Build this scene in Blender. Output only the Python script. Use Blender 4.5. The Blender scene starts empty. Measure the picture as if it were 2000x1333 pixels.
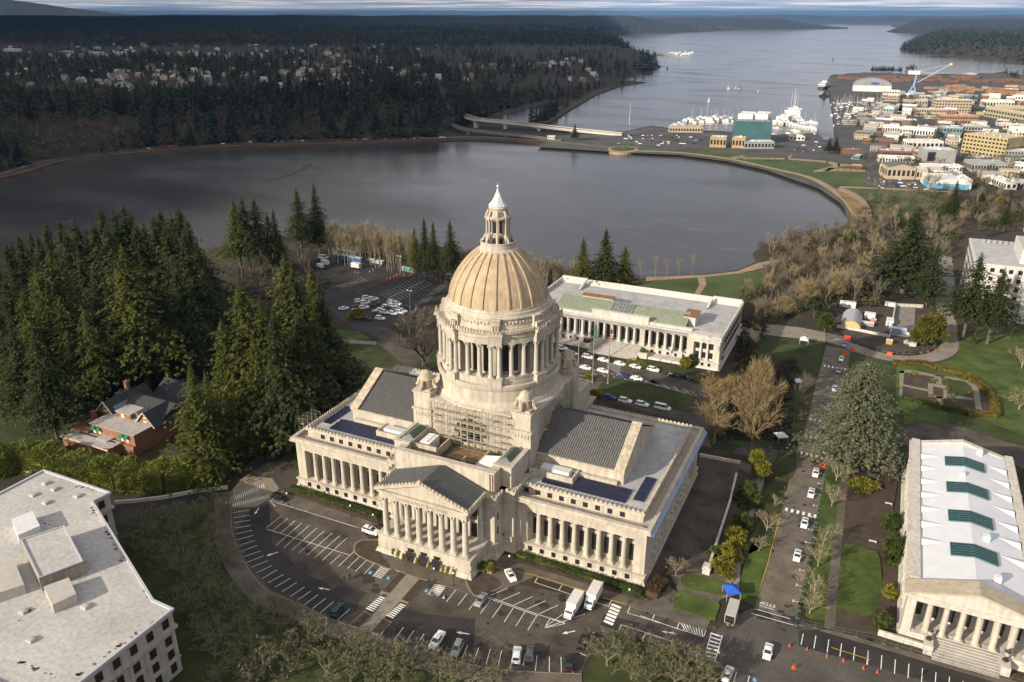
HAZE=True
import bpy, bmesh, math, random
import numpy as np
from mathutils import Vector, Matrix
sin,cos,pi=math.sin,math.cos,math.pi
SC=bpy.context.scene; COL=SC.collection
random.seed(7); RNG=np.random.RandomState(7)
# ---------- camera model, used to read real positions off the survey photo
W,H,FPX=2000,1333,1555.
CAM=np.array([89.4,-181.15,126.95]); YAW=math.radians(-25.25); PIT=math.radians(22.28)
_F=np.array([sin(YAW),cos(YAW),0]); _R=np.array([cos(YAW),-sin(YAW),0])
def _ray(px,py):
    x=(px-W/2)/FPX; y=-(py-H/2)/FPX
    return _R*x+_F*(cos(PIT)+y*sin(PIT))+np.array([0,0,-sin(PIT)+y*cos(PIT)])
def at(px,py,z=0.):
    d=_ray(px,py); p=CAM+d*((z-CAM[2])/d[2]); return (float(p[0]),float(p[1]),float(z))
def pr(x,y,z=0.):
    d=np.array([x,y,z])-CAM; a=d.dot(_F); b=d[2]
    fw=a*cos(PIT)-b*sin(PIT); up=a*sin(PIT)+b*cos(PIT)
    return (W/2+FPX*d.dot(_R)/fw, H/2-FPX*up/fw)
def tall(px,ytop,ybase,z0=0.):
    """base point and height of an upright thing whose top is seen at (px,ytop) and foot at row ybase"""
    bx=px+(1000-px)*(ybase-ytop)/(4461-ytop); b=at(bx,ybase,z0)
    lo,hi=z0,z0+200
    for _ in range(30):
        m=(lo+hi)/2
        if pr(b[0],b[1],m)[1]>ytop: lo=m
        else: hi=m
    return b,m-z0
cam=bpy.data.cameras.new('camera'); co=bpy.data.objects.new('camera',cam); COL.objects.link(co)
cam.sensor_width=36; cam.lens=36*FPX/W; cam.clip_start=1; cam.clip_end=200000
co.location=CAM.tolist(); co.rotation_euler=(math.radians(90)-PIT,0,-YAW); SC.camera=co

# ---------- objects
def tag(o,label=None,cat=None,group=None,kind=None):
    if label: o['label']=label
    if cat: o['category']=cat
    if group: o['group']=group
    if kind: o['kind']=kind
    return o
def empty(name,loc=(0,0,0),rz=0,**k):
    o=bpy.data.objects.new(name,None); COL.objects.link(o); o.location=loc; o.rotation_euler=(0,0,rz); return tag(o,**k)
KIDS={}
def link(name,me,parent=None,loc=(0,0,0),rz=0,**k):
    o=bpy.data.objects.new(name,me); COL.objects.link(o); o.location=loc; o.rotation_euler=(0,0,rz)
    if parent: o.parent=parent; KIDS.setdefault(parent.name,[]).append(o)
    return tag(o,**k)
def copy_tree(o,parent=None):
    c=o.copy(); COL.objects.link(c)
    if parent: c.parent=parent; KIDS.setdefault(parent.name,[]).append(c)
    for ch in KIDS.get(o.name,[]): copy_tree(ch,c)
    return c
class MB:
    def __init__(s): s.v=[]; s.f=[]; s.m=[]; s.mi=0
    def add(s,vs,fs):
        n=len(s.v); s.v+=[tuple(map(float,v)) for v in vs]; s.f+=[tuple(i+n for i in f) for f in fs]; s.m+=[s.mi]*len(fs); return s
    def box(s,x0,x1,y0,y1,z0,z1):
        return s.add([(x0,y0,z0),(x1,y0,z0),(x1,y1,z0),(x0,y1,z0),(x0,y0,z1),(x1,y0,z1),(x1,y1,z1),(x0,y1,z1)],
            [(0,3,2,1),(4,5,6,7),(0,1,5,4),(1,2,6,5),(2,3,7,6),(3,0,4,7)])
    def frus(s,x0,x1,y0,y1,z0,X0,X1,Y0,Y1,z1):
        return s.add([(x0,y0,z0),(x1,y0,z0),(x1,y1,z0),(x0,y1,z0),(X0,Y0,z1),(X1,Y0,z1),(X1,Y1,z1),(X0,Y1,z1)],
            [(0,3,2,1),(4,5,6,7),(0,1,5,4),(1,2,6,5),(2,3,7,6),(3,0,4,7)])
    def lathe(s,prof,cx=0,cy=0,n=24,a0=0,a1=2*pi,sx=1,sy=1,cap=True):
        full=abs(a1-a0-2*pi)<1e-6; m=n if full else n+1; vs=[]
        for r,z in prof:
            for i in range(m):
                a=a0+(a1-a0)*i/n; vs.append((cx+r*cos(a)*sx,cy+r*sin(a)*sy,z))
        fs=[]
        for j in range(len(prof)-1):
            for i in range(n):
                k=(i+1)%m; fs.append((j*m+i,j*m+k,(j+1)*m+k,(j+1)*m+i))
        if full and cap:
            fs.append(tuple(range(m))[::-1]); fs.append(tuple((len(prof)-1)*m+i for i in range(m)))
        return s.add(vs,fs)
    def cyl(s,cx,cy,z0,z1,r,r2=None,n=12): return s.lathe([(r,z0),(r if r2 is None else r2,z1)],cx,cy,n)
    def prism(s,poly,z0,z1):
        n=len(poly); a=sum(poly[i][0]*poly[(i+1)%n][1]-poly[(i+1)%n][0]*poly[i][1] for i in range(n))
        if a<0: poly=poly[::-1]
        from mathutils.geometry import tessellate_polygon
        q=[]
        for p in poly:
            if not q or abs(p[0]-q[-1][0])+abs(p[1]-q[-1][1])>1e-4: q.append(p)
        poly=q; n=len(poly); tris=[]
        for a_,b_,c_ in tessellate_polygon([[Vector((p[0],p[1],0)) for p in poly]]):
            A,B,C_=poly[a_],poly[b_],poly[c_]; k=(B[0]-A[0])*(C_[1]-A[1])-(B[1]-A[1])*(C_[0]-A[0]); tris.append((a_,b_,c_) if k>0 else (a_,c_,b_))
        V=[(p[0],p[1],z1) for p in poly]+[(p[0],p[1],z0) for p in poly]
        F=list(tris)+[(i+n,(i+1)%n+n,(i+1)%n,i) for i in range(n)]
        return s.add(V,F)
    def ext_x(s,prof,x0,x1):   # profile (y,z) closed, extruded along x
        n=len(prof); V=[(x0,y,z) for y,z in prof]+[(x1,y,z) for y,z in prof]
        return s.add(V,[tuple(range(n))[::-1],tuple(range(n,2*n))]+[(i,(i+1)%n,(i+1)%n+n,i+n) for i in range(n)])
    def ext_y(s,prof,y0,y1):
        n=len(prof); V=[(x,y0,z) for x,z in prof]+[(x,y1,z) for x,z in prof]
        return s.add(V,[tuple(range(n)),tuple(range(n,2*n))[::-1]]+[(i+n,(i+1)%n+n,(i+1)%n,i) for i in range(n)])
    def tube(s,p,q,r,r2=None,n=4):
        p=Vector(p);q=Vector(q);d=(q-p)
        if d.length<1e-6: return s
        d.normalize(); u=d.orthogonal().normalized(); w=d.cross(u); r2=r if r2 is None else r2
        V=[p+(u*cos(2*pi*i/n)+w*sin(2*pi*i/n))*r for i in range(n)]+[q+(u*cos(2*pi*i/n)+w*sin(2*pi*i/n))*r2 for i in range(n)]
        return s.add(V,[(i,(i+1)%n,(i+1)%n+n,i+n) for i in range(n)]+[tuple(range(n))[::-1],tuple(range(n,2*n))])
    def xf(s,k0,M):
        for i in range(k0,len(s.v)): s.v[i]=tuple(M@Vector(s.v[i]))
        return s
    def mesh(s,name,mats,smooth=False):
        me=bpy.data.meshes.new(name); me.from_pydata(s.v,[],s.f)
        if not isinstance(mats,(list,tuple)): mats=[mats]
        for m in mats: me.materials.append(m)
        if len(mats)>1: me.polygons.foreach_set('material_index',s.m)
        if smooth: 
            me.polygons.foreach_set('use_smooth',[True]*len(me.polygons))
            me.set_sharp_from_angle(angle=math.radians(35))
        me.update(); return me
    def build(s,name,mats,parent=None,smooth=False,**k):
        return link(name,s.mesh(name,mats,smooth),parent,**k)

# ---------- materials
MATS={}
def mat(name,c,rough=.8,var=.18,scale=.4,c2=None,stain=0,courses=0,bump=0,metal=0,spec=.3,fine=0,trans=0,bias=.5):
    if name in MATS: return MATS[name]
    m=bpy.data.materials.new(name); m.use_nodes=True; nt=m.node_tree; N=nt.nodes; L=nt.links
    b=N['Principled BSDF']; b.inputs['Roughness'].default_value=rough; b.inputs['Metallic'].default_value=metal
    b.inputs['Specular IOR Level'].default_value=spec
    g=N.new('ShaderNodeNewGeometry')
    n1=N.new('ShaderNodeTexNoise'); n1.inputs['Scale'].default_value=scale; n1.inputs['Detail'].default_value=5; n1.inputs['Roughness'].default_value=.65
    L.new(g.outputs['Position'],n1.inputs['Vector'])
    r=N.new('ShaderNodeMapRange'); r.inputs[1].default_value=.3+bias-.5; r.inputs[2].default_value=.7+bias-.5; L.new(n1.outputs[0],r.inputs[0])
    mx=N.new('ShaderNodeMix'); mx.data_type='RGBA'; L.new(r.outputs[0],mx.inputs[0])
    A=[x*(1-var) for x in c]; B=[min(x*(1+var),1) for x in c] if c2 is None else list(c2)
    mx.inputs[6].default_value=(*A,1); mx.inputs[7].default_value=(*B,1); out=mx.outputs[2]
    def mul(out,fac_out,lo,hi,f0,f1):
        rr=N.new('ShaderNodeMapRange'); rr.inputs[1].default_value=lo; rr.inputs[2].default_value=hi; rr.inputs[3].default_value=f0; rr.inputs[4].default_value=f1
        L.new(fac_out,rr.inputs[0]); h=N.new('ShaderNodeMix'); h.data_type='RGBA'; h.blend_type='MULTIPLY'; h.inputs[0].default_value=1
        L.new(out,h.inputs[6]); L.new(rr.outputs[0],h.inputs[7]); return h.outputs[2]
    if stain:
        mp=N.new('ShaderNodeMapping'); mp.inputs['Scale'].default_value=(1,1,.12); L.new(g.outputs['Position'],mp.inputs['Vector'])
        n2=N.new('ShaderNodeTexNoise'); n2.inputs['Scale'].default_value=1.1; n2.inputs['Detail'].default_value=4; L.new(mp.outputs[0],n2.inputs['Vector'])
        out=mul(out,n2.outputs[0],.38,.7,1.0,1-stain)
    if fine:
        n3=N.new('ShaderNodeTexNoise'); n3.inputs['Scale'].default_value=6; n3.inputs['Detail'].default_value=3; L.new(g.outputs['Position'],n3.inputs['Vector'])
        out=mul(out,n3.outputs[0],.3,.7,1-fine,1+fine)
    if courses:
        sx=N.new('ShaderNodeSeparateXYZ'); L.new(g.outputs['Position'],sx.inputs[0])
        md=N.new('ShaderNodeMath'); md.operation='PINGPONG'; md.inputs[1].default_value=courses/2; L.new(sx.outputs[2],md.inputs[0])
        out=mul(out,md.outputs[0],0,.09,.8,1)
    if bump:
        nb=N.new('ShaderNodeTexNoise'); nb.inputs['Scale'].default_value=2.5; nb.inputs['Detail'].default_value=4; L.new(g.outputs['Position'],nb.inputs['Vector'])
        bp=N.new('ShaderNodeBump'); bp.inputs['Strength'].default_value=bump; bp.inputs['Distance'].default_value=.3; L.new(nb.outputs[0],bp.inputs['Height']); L.new(bp.outputs[0],b.inputs['Normal'])
    L.new(out,b.inputs['Base Color']); MATS[name]=m; m.cycles.emission_sampling='NONE'
    return m
STONE=mat('sandstone',(.46,.415,.345),.85,.14,.25,stain=.28,courses=.62,fine=.07)
STONE2=mat('weathered_sandstone',(.44,.38,.29),.9,.22,.5,stain=.35,fine=.12)
DOMEST=mat('dome_stone',(.41,.32,.21),.85,.16,.35,stain=.22,courses=.5,fine=.06)
COLST=mat('column_stone',(.46,.425,.36),.8,.1,.6,stain=.25,courses=1.9)
DARK=mat('window_glass',(.022,.024,.028),.15,.5,.8,spec=.6)
BRONZE=mat('bronze_window',(.035,.03,.026),.5,.3,1)
SLATE=mat('slate_roof',(.115,.117,.115),.6,.22,.8,fine=.2)
SLATE2=mat('metal_seam',(.10,.105,.11),.5,.15,1)
ROOFC=mat('roof_membrane',(.36,.36,.36),.8,.22,.22,stain=.1,fine=.1)
WHITER=mat('white_roof_membrane',(.58,.59,.62),.55,.07,.3,fine=.04)
PV=mat('solar_glass',(.012,.014,.035),.25,.3,.5,spec=.6)
HVAC=mat('white_sheet_metal',(.62,.62,.62),.45,.1,1,fine=.05)
STEEL=mat('galvanised_steel',(.33,.33,.33),.45,.2,2,metal=.3)
ASPH=mat('asphalt',(.05,.043,.037),.75,.35,.11,fine=.3,c2=(.125,.102,.08),stain=.2)
ASPHD=mat('dark_asphalt',(.026,.024,.023),.6,.3,.09,fine=.25,c2=(.044,.04,.037))
CONC=mat('concrete',(.22,.195,.155),.85,.22,.35,fine=.15,stain=.1)
CONCD=mat('damp_concrete',(.085,.072,.058),.8,.25,.2,fine=.25,c2=(.15,.128,.10))
PAINT=mat('road_paint',(.72,.72,.70),.7,.18,2,fine=.15)
YEL=mat('yellow_paint',(.50,.33,.05),.7,.2,1.5)
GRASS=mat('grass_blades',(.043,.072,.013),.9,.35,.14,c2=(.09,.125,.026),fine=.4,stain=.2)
GRASSD=mat('shaded_grass',(.03,.042,.012),.95,.35,.12,c2=(.055,.068,.02),fine=.35)  # darker copy of the grass, shade put into its colour
SOIL=mat('bare_soil',(.06,.045,.032),.95,.3,.3,fine=.3)
MULCH=mat('bark_mulch',(.055,.038,.028),.95,.25,.5,fine=.35)
WOODFL=mat('woodland_floor',(.03,.027,.016),.95,.35,.05,c2=(.06,.048,.028),fine=.25)
WHITEP=mat('white_car_paint',(.72,.73,.74),.25,.03,.5,spec=.5)
SILVP=mat('silver_car_paint',(.36,.37,.38),.3,.04,.5,spec=.5,metal=.4)
BLACKP=mat('black_car_paint',(.012,.012,.014),.2,.1,.5,spec=.5)
BLUEP=mat('blue_car_paint',(.02,.05,.16),.25,.05,.5,spec=.5)
DKGRN=mat('dark_green_paint',(.02,.05,.05),.25,.05,.5,spec=.5)
GREYP=mat('grey_car_paint',(.08,.085,.10),.25,.05,.5,spec=.5)
REDP=mat('red_paint',(.45,.04,.02),.5,.1,1)
TYRE=mat('tyre_rubber',(.02,.02,.02),.8,.1,1)
LAMPW=mat('lamp_glass',(.8,.8,.78),.3,.02,1)
BARK=mat('bark',(.10,.08,.06),.9,.3,1.5)
PALEBARK=mat('pale_bark',(.24,.20,.15),.9,.25,1.2)

# ---------- sun, sky, exposure
SUN_EL=math.radians(21); SUN_TO=math.radians(30)          # shadows fall 30 deg east of north
sl=bpy.data.lights.new('sun','SUN'); sl.energy=4.6; sl.angle=math.radians(.55); sl.color=(1,.88,.71)
so=bpy.data.objects.new('sun',sl); COL.objects.link(so)
SDIR=Vector((sin(SUN_TO)*cos(SUN_EL),cos(SUN_TO)*cos(SUN_EL),-sin(SUN_EL)))
so.rotation_euler=SDIR.to_track_quat('-Z','Y').to_euler()
wd=bpy.data.worlds.new('World'); SC.world=wd; wd.use_nodes=True; nt=wd.node_tree; N=nt.nodes; L=nt.links
bg=N['Background']; sky=N.new('ShaderNodeTexSky'); sky.sky_type='NISHITA'; sky.sun_disc=False
sky.sun_elevation=SUN_EL; sky.sun_rotation=math.radians(210); sky.air_density=1.2; sky.dust_density=1.5
tc=N.new('ShaderNodeTexCoord'); sx=N.new('ShaderNodeSeparateXYZ'); L.new(tc.outputs['Generated'],sx.inputs[0])
def math_(op,a,b=None):
    m=N.new('ShaderNodeMath'); m.operation=op
    for i,v in enumerate((a,b)):
        if v is None: continue
        if isinstance(v,(int,float)): m.inputs[i].default_value=v
        else: L.new(v,m.inputs[i])
    return m.outputs[0]
zc=math_('MAXIMUM',sx.outputs[2],0.0); zz=math_('ADD',zc,.012)
cx=N.new('ShaderNodeCombineXYZ'); L.new(math_('DIVIDE',sx.outputs[0],zz),cx.inputs[0]); L.new(math_('DIVIDE',sx.outputs[1],zz),cx.inputs[1])
ns=N.new('ShaderNodeTexNoise'); ns.inputs['Scale'].default_value=.16; ns.inputs['Detail'].default_value=7; ns.inputs['Roughness'].default_value=.6; L.new(cx.outputs[0],ns.inputs['Vector'])
cr=N.new('ShaderNodeValToRGB'); L.new(ns.outputs[0],cr.inputs[0])
e=cr.color_ramp.elements; e[0].position=.40; e[0].color=(1.7,1.9,2.3,1); e[1].position=.60; e[1].color=(6.6,6.0,5.5,1); k=e.new(.5); k.color=(3.3,3.3,3.4,1)
cov=N.new('ShaderNodeMapRange'); cov.inputs[1].default_value=.0035; cov.inputs[2].default_value=.009; cov.inputs[3].default_value=0; cov.inputs[4].default_value=.9; L.new(zc,cov.inputs[0])
tint=N.new('ShaderNodeMix'); tint.data_type='RGBA'; tint.blend_type='MULTIPLY'; tint.inputs[0].default_value=1; L.new(sky.outputs[0],tint.inputs[6]); tint.inputs[7].default_value=(.18,.30,.50,1)
mx=N.new('ShaderNodeMix'); mx.data_type='RGBA'; L.new(cov.outputs[0],mx.inputs[0]); L.new(tint.outputs[2],mx.inputs[6]); L.new(cr.outputs[0],mx.inputs[7])
L.new(mx.outputs[2],bg.inputs['Color']); bg.inputs['Strength'].default_value=.125
vs=SC.view_settings; vs.view_transform='Standard'; vs.look='None'; vs.gamma=1; vs.use_curve_mapping=False; vs.exposure=.68
SC.render.engine='CYCLES'; cy=SC.cycles; cy.max_bounces=5; cy.diffuse_bounces=2; cy.glossy_bounces=2; cy.transparent_max_bounces=6; cy.volume_bounces=0
cy.use_denoising=True; cy.caustics_reflective=False; cy.caustics_refractive=False; cy.sample_clamp_indirect=4
# ================= the domed stone hall =================
LEG=empty('domed_hall',label='large domed sandstone hall with a temple portico and two colonnaded wings',cat='building')
def cresting(mb,p,q,pitch=1.15,r=.42,t=.22):
    p=Vector(p);q=Vector(q);d=q-p;n=max(1,int(d.length/pitch));u=d.normalized();w=Vector((-u.y,u.x,0)).normalized()
    for i in range(n):
        c=p+d*((i+.5)/n); V=[];
        pts=[(-r,-.05),(r,-.05),(r*.85,r*.9),(r*.35,r*1.45),(-r*.35,r*1.45),(-r*.85,r*.9)]
        for s in (-t/2,t/2):
            for a,h in pts: V.append(c+u*a+Vector((0,0,h))+w*s)
        mb.add(V,[(5,4,3,2,1,0),(6,7,8,9,10,11)]+[(i,(i+1)%6,(i+1)%6+6,i+6) for i in range(6)])
def col_mesh(name,r,h,n=14,cor=False,m=COLST):
    mb=MB(); mb.box(-r*1.35,r*1.35,-r*1.35,r*1.35,0,.28)
    mb.lathe([(r*1.25,.28),(r*1.25,.45),(r*1.02,.62),(r,h*.33),(r*.86,h-(1.35 if cor else .75))],n=n)
    if cor:
        mb.lathe([(r*.86,h-1.35),(r*1.1,h-1.15),(r*.95,h-1.0),(r*1.25,h-.65),(r*1.1,h-.5),(r*1.45,h-.2)],n=8)
        for k in range(8):
            a=k*pi/4; mb.tube((r*.9*cos(a),r*.9*sin(a),h-1.0),(r*1.45*cos(a),r*1.45*sin(a),h-.35),.12,.16)
        mb.box(-r*1.3,r*1.3,-r*1.3,r*1.3,h-.2,h)
    else:
        mb.lathe([(r*.86,h-.75),(r*.98,h-.6),(r*.9,h-.5),(r*1.25,h-.25)],n=n); mb.box(-r*1.3,r*1.3,-r*1.3,r*1.3,h-.25,h)
    return mb.mesh(name,m,True)
C_WING=col_mesh('wing_column',.66,9.2); C_PORT=col_mesh('portico_column',.78,11.1,cor=True); C_DRUM=col_mesh('drum_column',.60,9.2,12,cor=True)
def win_mesh(name,w,h,d=.12,bars=(1,2)):   # window in the xz plane, facing -y, with a bronze frame
    fr=MB(); t=.09
    fr.mi=0; fr.box(-w/2,w/2,.02,d,0,h); fr.mi=1
    for x in (-w/2,w/2-t): fr.box(x,x+t,-d,.02,0,h)
    for z in (0,h-t): fr.box(-w/2+t,w/2-t,-d,.02,z,z+t)
    for i in range(bars[0]): x=-w/2+w*(i+1)/(bars[0]+1); fr.box(x-t/3,x+t/3,-d*.6,.02,t,h-t)
    for i in range(bars[1]): z=h*(i+1)/(bars[1]+1); fr.box(-w/2+t,w/2-t,-d*.5,.02,z-t/3,z+t/3)
    return fr.mesh(name,[DARK,BRONZE])
W_TALL=win_mesh('tall_window',1.3,4.6,bars=(1,4)); W_SM=win_mesh('upper_window',1.2,1.5,bars=(1,1)); W_BASE=win_mesh('basement_window',1.0,1.25,bars=(1,0)); W_ATT=win_mesh('attic_window',1.15,1.25,bars=(1,1)); W_DRUM=win_mesh('drum_window',1.5,7.2,bars=(1,6))
def P(name,me,x,y,z,rz=0): return link(name,me,LEG,(x,y,z),rz)
for s in (1,-1):
    X=lambda a,b:(a,b) if s>0 else (-b,-a)
    w=MB()
    def B(x0,x1,y0,y1,z0,z1,w=w): a,b=X(x0,x1); w.box(a,b,y0,y1,z0,z1)
    B(17,49.4,-24.4,24.4,0,14.4)
    a0,b0=X(17,52.4); a1,b1=X(17,51.9); w.frus(a0,b0,-28.1,28.1,0,a1,b1,-27.6,27.6,.9); w.box(a1,b1,-27.6,27.6,.9,2.3); B(17,52.2,-27.9,27.9,2.3,2.6)
    for t in (-1,1):   # entablature, corner piers, cornice on the long sides
        Y=lambda a,b,t=t:(a,b) if t>0 else (-b,-a)
        B(17,51.7,*Y(24.0,27.0),11.9,14.3)
        B(17,21.0,*Y(24.4,27.0),2.6,11.9); B(48.8,51.7,*Y(21.5,27.0),2.6,11.9)
        B(17,52.3,*Y(24.2,27.6),14.3,14.7); B(17,52.9,*Y(26.9,28.2),14.7,15.1); B(17,52.7,*Y(26.9,27.9),15.1,15.8)
        B(21.0,21.6,*Y(24.2,25.4),2.6,11.9)
        for i in range(9):   # inner pilasters between the windows
            x=20.45+3.2*i+ (0 if i else .6); 
            if i: B(x-.55,x+.55,*Y(24.3,24.9),2.6,11.9)
    B(48.9,51.7,-24.1,24.1,11.9,14.3); B(48.9,52.3,-24.3,24.3,14.3,14.7); B(51.7,52.9,-26.9,26.9,14.7,15.1); B(51.7,52.7,-26.9,26.9,15.1,15.8)
    w.build('wing_wall',STONE,LEG)
    at_=MB(); a,b=X(17,49.7); at_.box(a,b,-23.6,23.6,14.4,16.9); a,b=X(17,50.1); at_.box(a,b,-24.1,-23.0,16.9,17.5); at_.box(a,b,23.0,24.1,16.9,17.5); a,b=X(49.2,50.1); at_.box(a,b,-23,23,16.9,17.5); at_.build('attic_wall',STONE,LEG)
    c=MB()
    for t in (-1,1): cresting(c,(s*17.5,t*23.85,17.5),(s*50.1,t*23.85,17.5))
    cresting(c,(s*49.85,-23.8,17.5),(s*49.85,23.8,17.5)); c.build('roof_cresting',STONE2,LEG)
    r=MB(); a,b=X(17,49.2); r.box(a,b,-23,23,16.9,16.98); r.build('terrace_roof',ROOFC,LEG)
    # gabled upper hall
    g=MB(); a,b=X(16,41.3); g.box(a,b,-13.3,13.3,16.98,20.7)
    g.ext_x([(-13.3,20.7),(13.3,20.7),(0,27.35)],a,b); a,b=X(16,41.5); g.box(a,b,-13.7,13.7,20.2,20.7); g.box(*X(17,40),-14.6,-13.7,17,18.2)
    g.build('upper_hall_wall',STONE,LEG)
    cp=MB(); a,b=X(38.9,41.6)
    for t in (-1,1):
        cp.add([(a,t*13.9,20.75),(b,t*13.9,20.75),(b,0,27.9),(a,0,27.9),(a,t*13.9,21.35),(b,t*13.9,21.35),(b,0,28.4),(a,0,28.4)],
            [(0,1,2,3),(7,6,5,4),(0,4,5,1),(1,5,6,2),(3,2,6,7),(0,3,7,4)])
    a,b=X(17,38.9); cp.box(a,b,-13.95,-13.45,20.75,21.0); cp.box(a,b,13.45,13.95,20.75,21.0)
    cp.build('coping',STONE2,LEG)
    rf=MB(); a,b=X(16.5,38.9)
    for t in (-1,1):
        rf.mi=0; rf.add([(a,t*13.5,20.85),(b,t*13.5,20.85),(b,0,27.6),(a,0,27.6)],[(0,1,2,3)])
        x=a+.35; rf.mi=1
        while x<b:
            p,q=Vector((x,t*13.4,20.93)),Vector((x,0,27.66)); rf.add([p+Vector((-.05,0,0)),p+Vector((.05,0,0)),q+Vector((.05,0,0)),q+Vector((-.05,0,0)),p+Vector((-.04,0,.13)),p+Vector((.04,0,.13)),q+Vector((.04,0,.13)),q+Vector((-.04,0,.13))],[(4,5,6,7),(0,4,7,3),(1,2,6,5),(0,1,5,4)]); x+=.62
        # snow guards read as pale dots
    rf.build('slate_roof',[SLATE,mat('seam_metal',(.055,.057,.06),.5,.15,1)],LEG)
    sg=MB()
    for t in (-1,1):
        for j in range(7):
            for i in range(17):
                x=a+1+i*1.24+(.6 if j%2 else 0); f=(j+.4)/7; y=t*13.4*(1-f); z=20.95+6.72*f
                if x<b-.5: sg.box(x,x+.16,y-.06,y+.06,z,z+.12)
    tag(sg.build('snow_guards',mat('guard_metal',(.22,.22,.21),.6,.1,1),LEG),kind='stuff')
    # rooftop plant enclosure
    e=MB(); a,b=X(17.6,29.6); e.box(a,b,-18.6,-18.2,16.98,18.7); a,b=X(29.2,29.6); e.box(a,b,-18.2,-13.7,16.98,18.7); a,b=X(17.6,29.2); e.box(a,b,-18.2,-13.9,16.98,17.3)
    e.build('plant_enclosure',STONE,LEG)
    h=MB(); a,b=X(20.2,28.0); h.box(a,b,-17.2,-14.8,17.3,19.1)
    for i in range(12): x=a+.3+i*.64; h.box(x,x+.12,-17.25,-14.75,19.1,19.2)
    for i in range(6): x=a+.6+i*1.25; h.box(x,x+.5,-17.28,-17.2,17.6,18.1)
    h.build('air_handler',HVAC,LEG)
    # solar panels
    def pv(x0,x1,y0,y1,tz=.55):
        m=MB(); a,b=X(x0,x1)
        V=[(a,y0,17.12),(b,y0,17.12),(b,y1,17.12+tz),(a,y1,17.12+tz)]; m.add(V+[(p[0],p[1],p[2]-.08) for p in V],[(0,1,2,3),(7,6,5,4),(0,4,5,1),(1,5,6,2),(2,6,7,3),(3,7,4,0)])
        m.build('solar_panel',PV,LEG)
    for i in range(7):
        x=29.9+i*2.06
        for y in (-20.9,-18.85,-16.8): pv(x,x+1.98,y,y+1.75,.3)
    for i in range(4): pv(22.0+i*1.95,22.0+i*1.95+1.88,-20.9,-19.2,.3)
    for j in range(6): pv(45.5,48.2,-18.5+j*1.85,-18.5+j*1.85+1.78,.25)
    for t in (-1,1):
        rz=0 if t<0 else pi
        for i in range(8): P('column',C_WING,s*(23.7+3.2*i),t*25.95,2.65)
        for i in range(9):
            x=s*(22.1+3.2*i)
            P('window',W_TALL,x,t*24.5,4.0,rz); P('window',W_SM,x,t*24.5,9.7,rz)
            if t<0: P('basement_window',W_BASE,x,t*27.72,.75,rz)
            P('attic_window',W_ATT,s*(19.2+3.16*i),t*23.68,15.05,rz)
    for i in range(12): P('column',C_WING,s*50.65,-17.6+3.2*i,2.65)
    for i in range(13): P('window',W_TALL,s*49.5,-19.2+3.2*i,4.0,s*pi/2)
# centre pavilion, portico
m=MB()
for t in (-1,1):
    Y=lambda a,b,t=t:(a,b) if t>0 else (-b,-a)
    yf=33.5 if t<0 else 31
    m.box(-15,15,*Y(20,yf),0,17.2); m.box(-18,18,*Y(20,28.9),0,17.2)
    for (xx,yy) in ((15,yf),(18,28.9)):
        a=Y(20,yy+1.0);b=Y(20,yy+.45); m.frus(-xx-1,xx+1,*a,0,-xx-.45,xx+.45,*b,1.5); m.box(-xx-.45,xx+.45,*b,1.5,4.0); m.box(-xx-.6,xx+.6,*Y(20,yy+.6),4.0,4.4)
        m.box(-xx-.35,xx+.35,*Y(20,yy+.35),14.6,14.9); m.box(-xx-.6,xx+.6,*Y(20,yy+.6),17.2,17.7); m.box(-xx-.8,xx+.8,*Y(20,yy+.8),17.7,18.0)
    m.box(-14.3,14.3,*Y(30.9,yf-1.3),18,23.4); m.box(-17.0,-12.4,*Y(17.1,28.1),18,23.4); m.box(12.0 if t<0 else 9.8,17.0,*Y(17.1,28.1),18,23.4)
    m.box(-14.3,-12.4,*Y(28.1,30.9),18,23.4); m.box(9.8 if t>0 else 12,14.3,*Y(28.1,30.9),18,23.4)
    m.box(-14.5,14.5,*Y(30.7,yf-1.1),23.4,23.8); m.box(-17.2,-12.3,*Y(27.2,28.3),23.4,23.8); m.box(12,17.2,*Y(27.2,28.3),23.4,23.8); m.box(-17.2,-16.2,*Y(17.1,27.2),23.4,23.8); m.box(16.2,17.2,*Y(17.1,27.2),23.4,23.8)
m.box(-12.4,12.0,28.1,30.9,18,20) if False else None
m.build('pavilion_wall',STONE,LEG)
c=MB()
for x in (-15.6,15.6): cresting(c,(x,-34.1,18),(x,-29.6,18))
for x in (-18.6,18.6): cresting(c,(x,-29.5,18),(x,-24,18))
for x in (-1,1): cresting(c,(x*15.8,-29.5,18),(x*18.6,-29.5,18)); cresting(c,(x*13.6,-34.1,18),(x*15.6,-34.1,18))
cresting(c,(-15,31.7,18),(15,31.7,18)); c.build('pavilion_cresting',STONE2,LEG)
m=MB(); m.box(-12.4,12,-30.7,-17.1,18,20.1)
x=-12.2
while x<7: m.box(x,x+.22,-30.6,-26.5,20.1,20.4); x+=.5
m.build('well_roof',mat('rusty_corrugated',(.10,.075,.05),.8,.35,.4,fine=.3),LEG)
m=MB(); m.box(-3.5,6.5,-24.5,-18,20.1,20.2); m.build('wet_tarp',mat('brown_tarp',(.16,.10,.05),.4,.5,.25,spec=.6),LEG)
m=MB(); m.box(-12.4,-5.2,-26.6,-26.2,20.1,23.2); m.box(-5.6,-5.2,-26.2,-17.2,20.1,22.4); m.box(6.6,7,-30.7,-19,20.1,21.8); m.box(2,2.4,-26.5,-24.4,20.1,21.5); m.build('well_partition',STONE2,LEG)
m=MB(); m.add([(7.2,-30.6,22.0),(11.8,-30.6,22.9),(11.8,-22.5,22.9),(7.2,-22.5,22.0)],[(0,1,2,3)])
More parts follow.
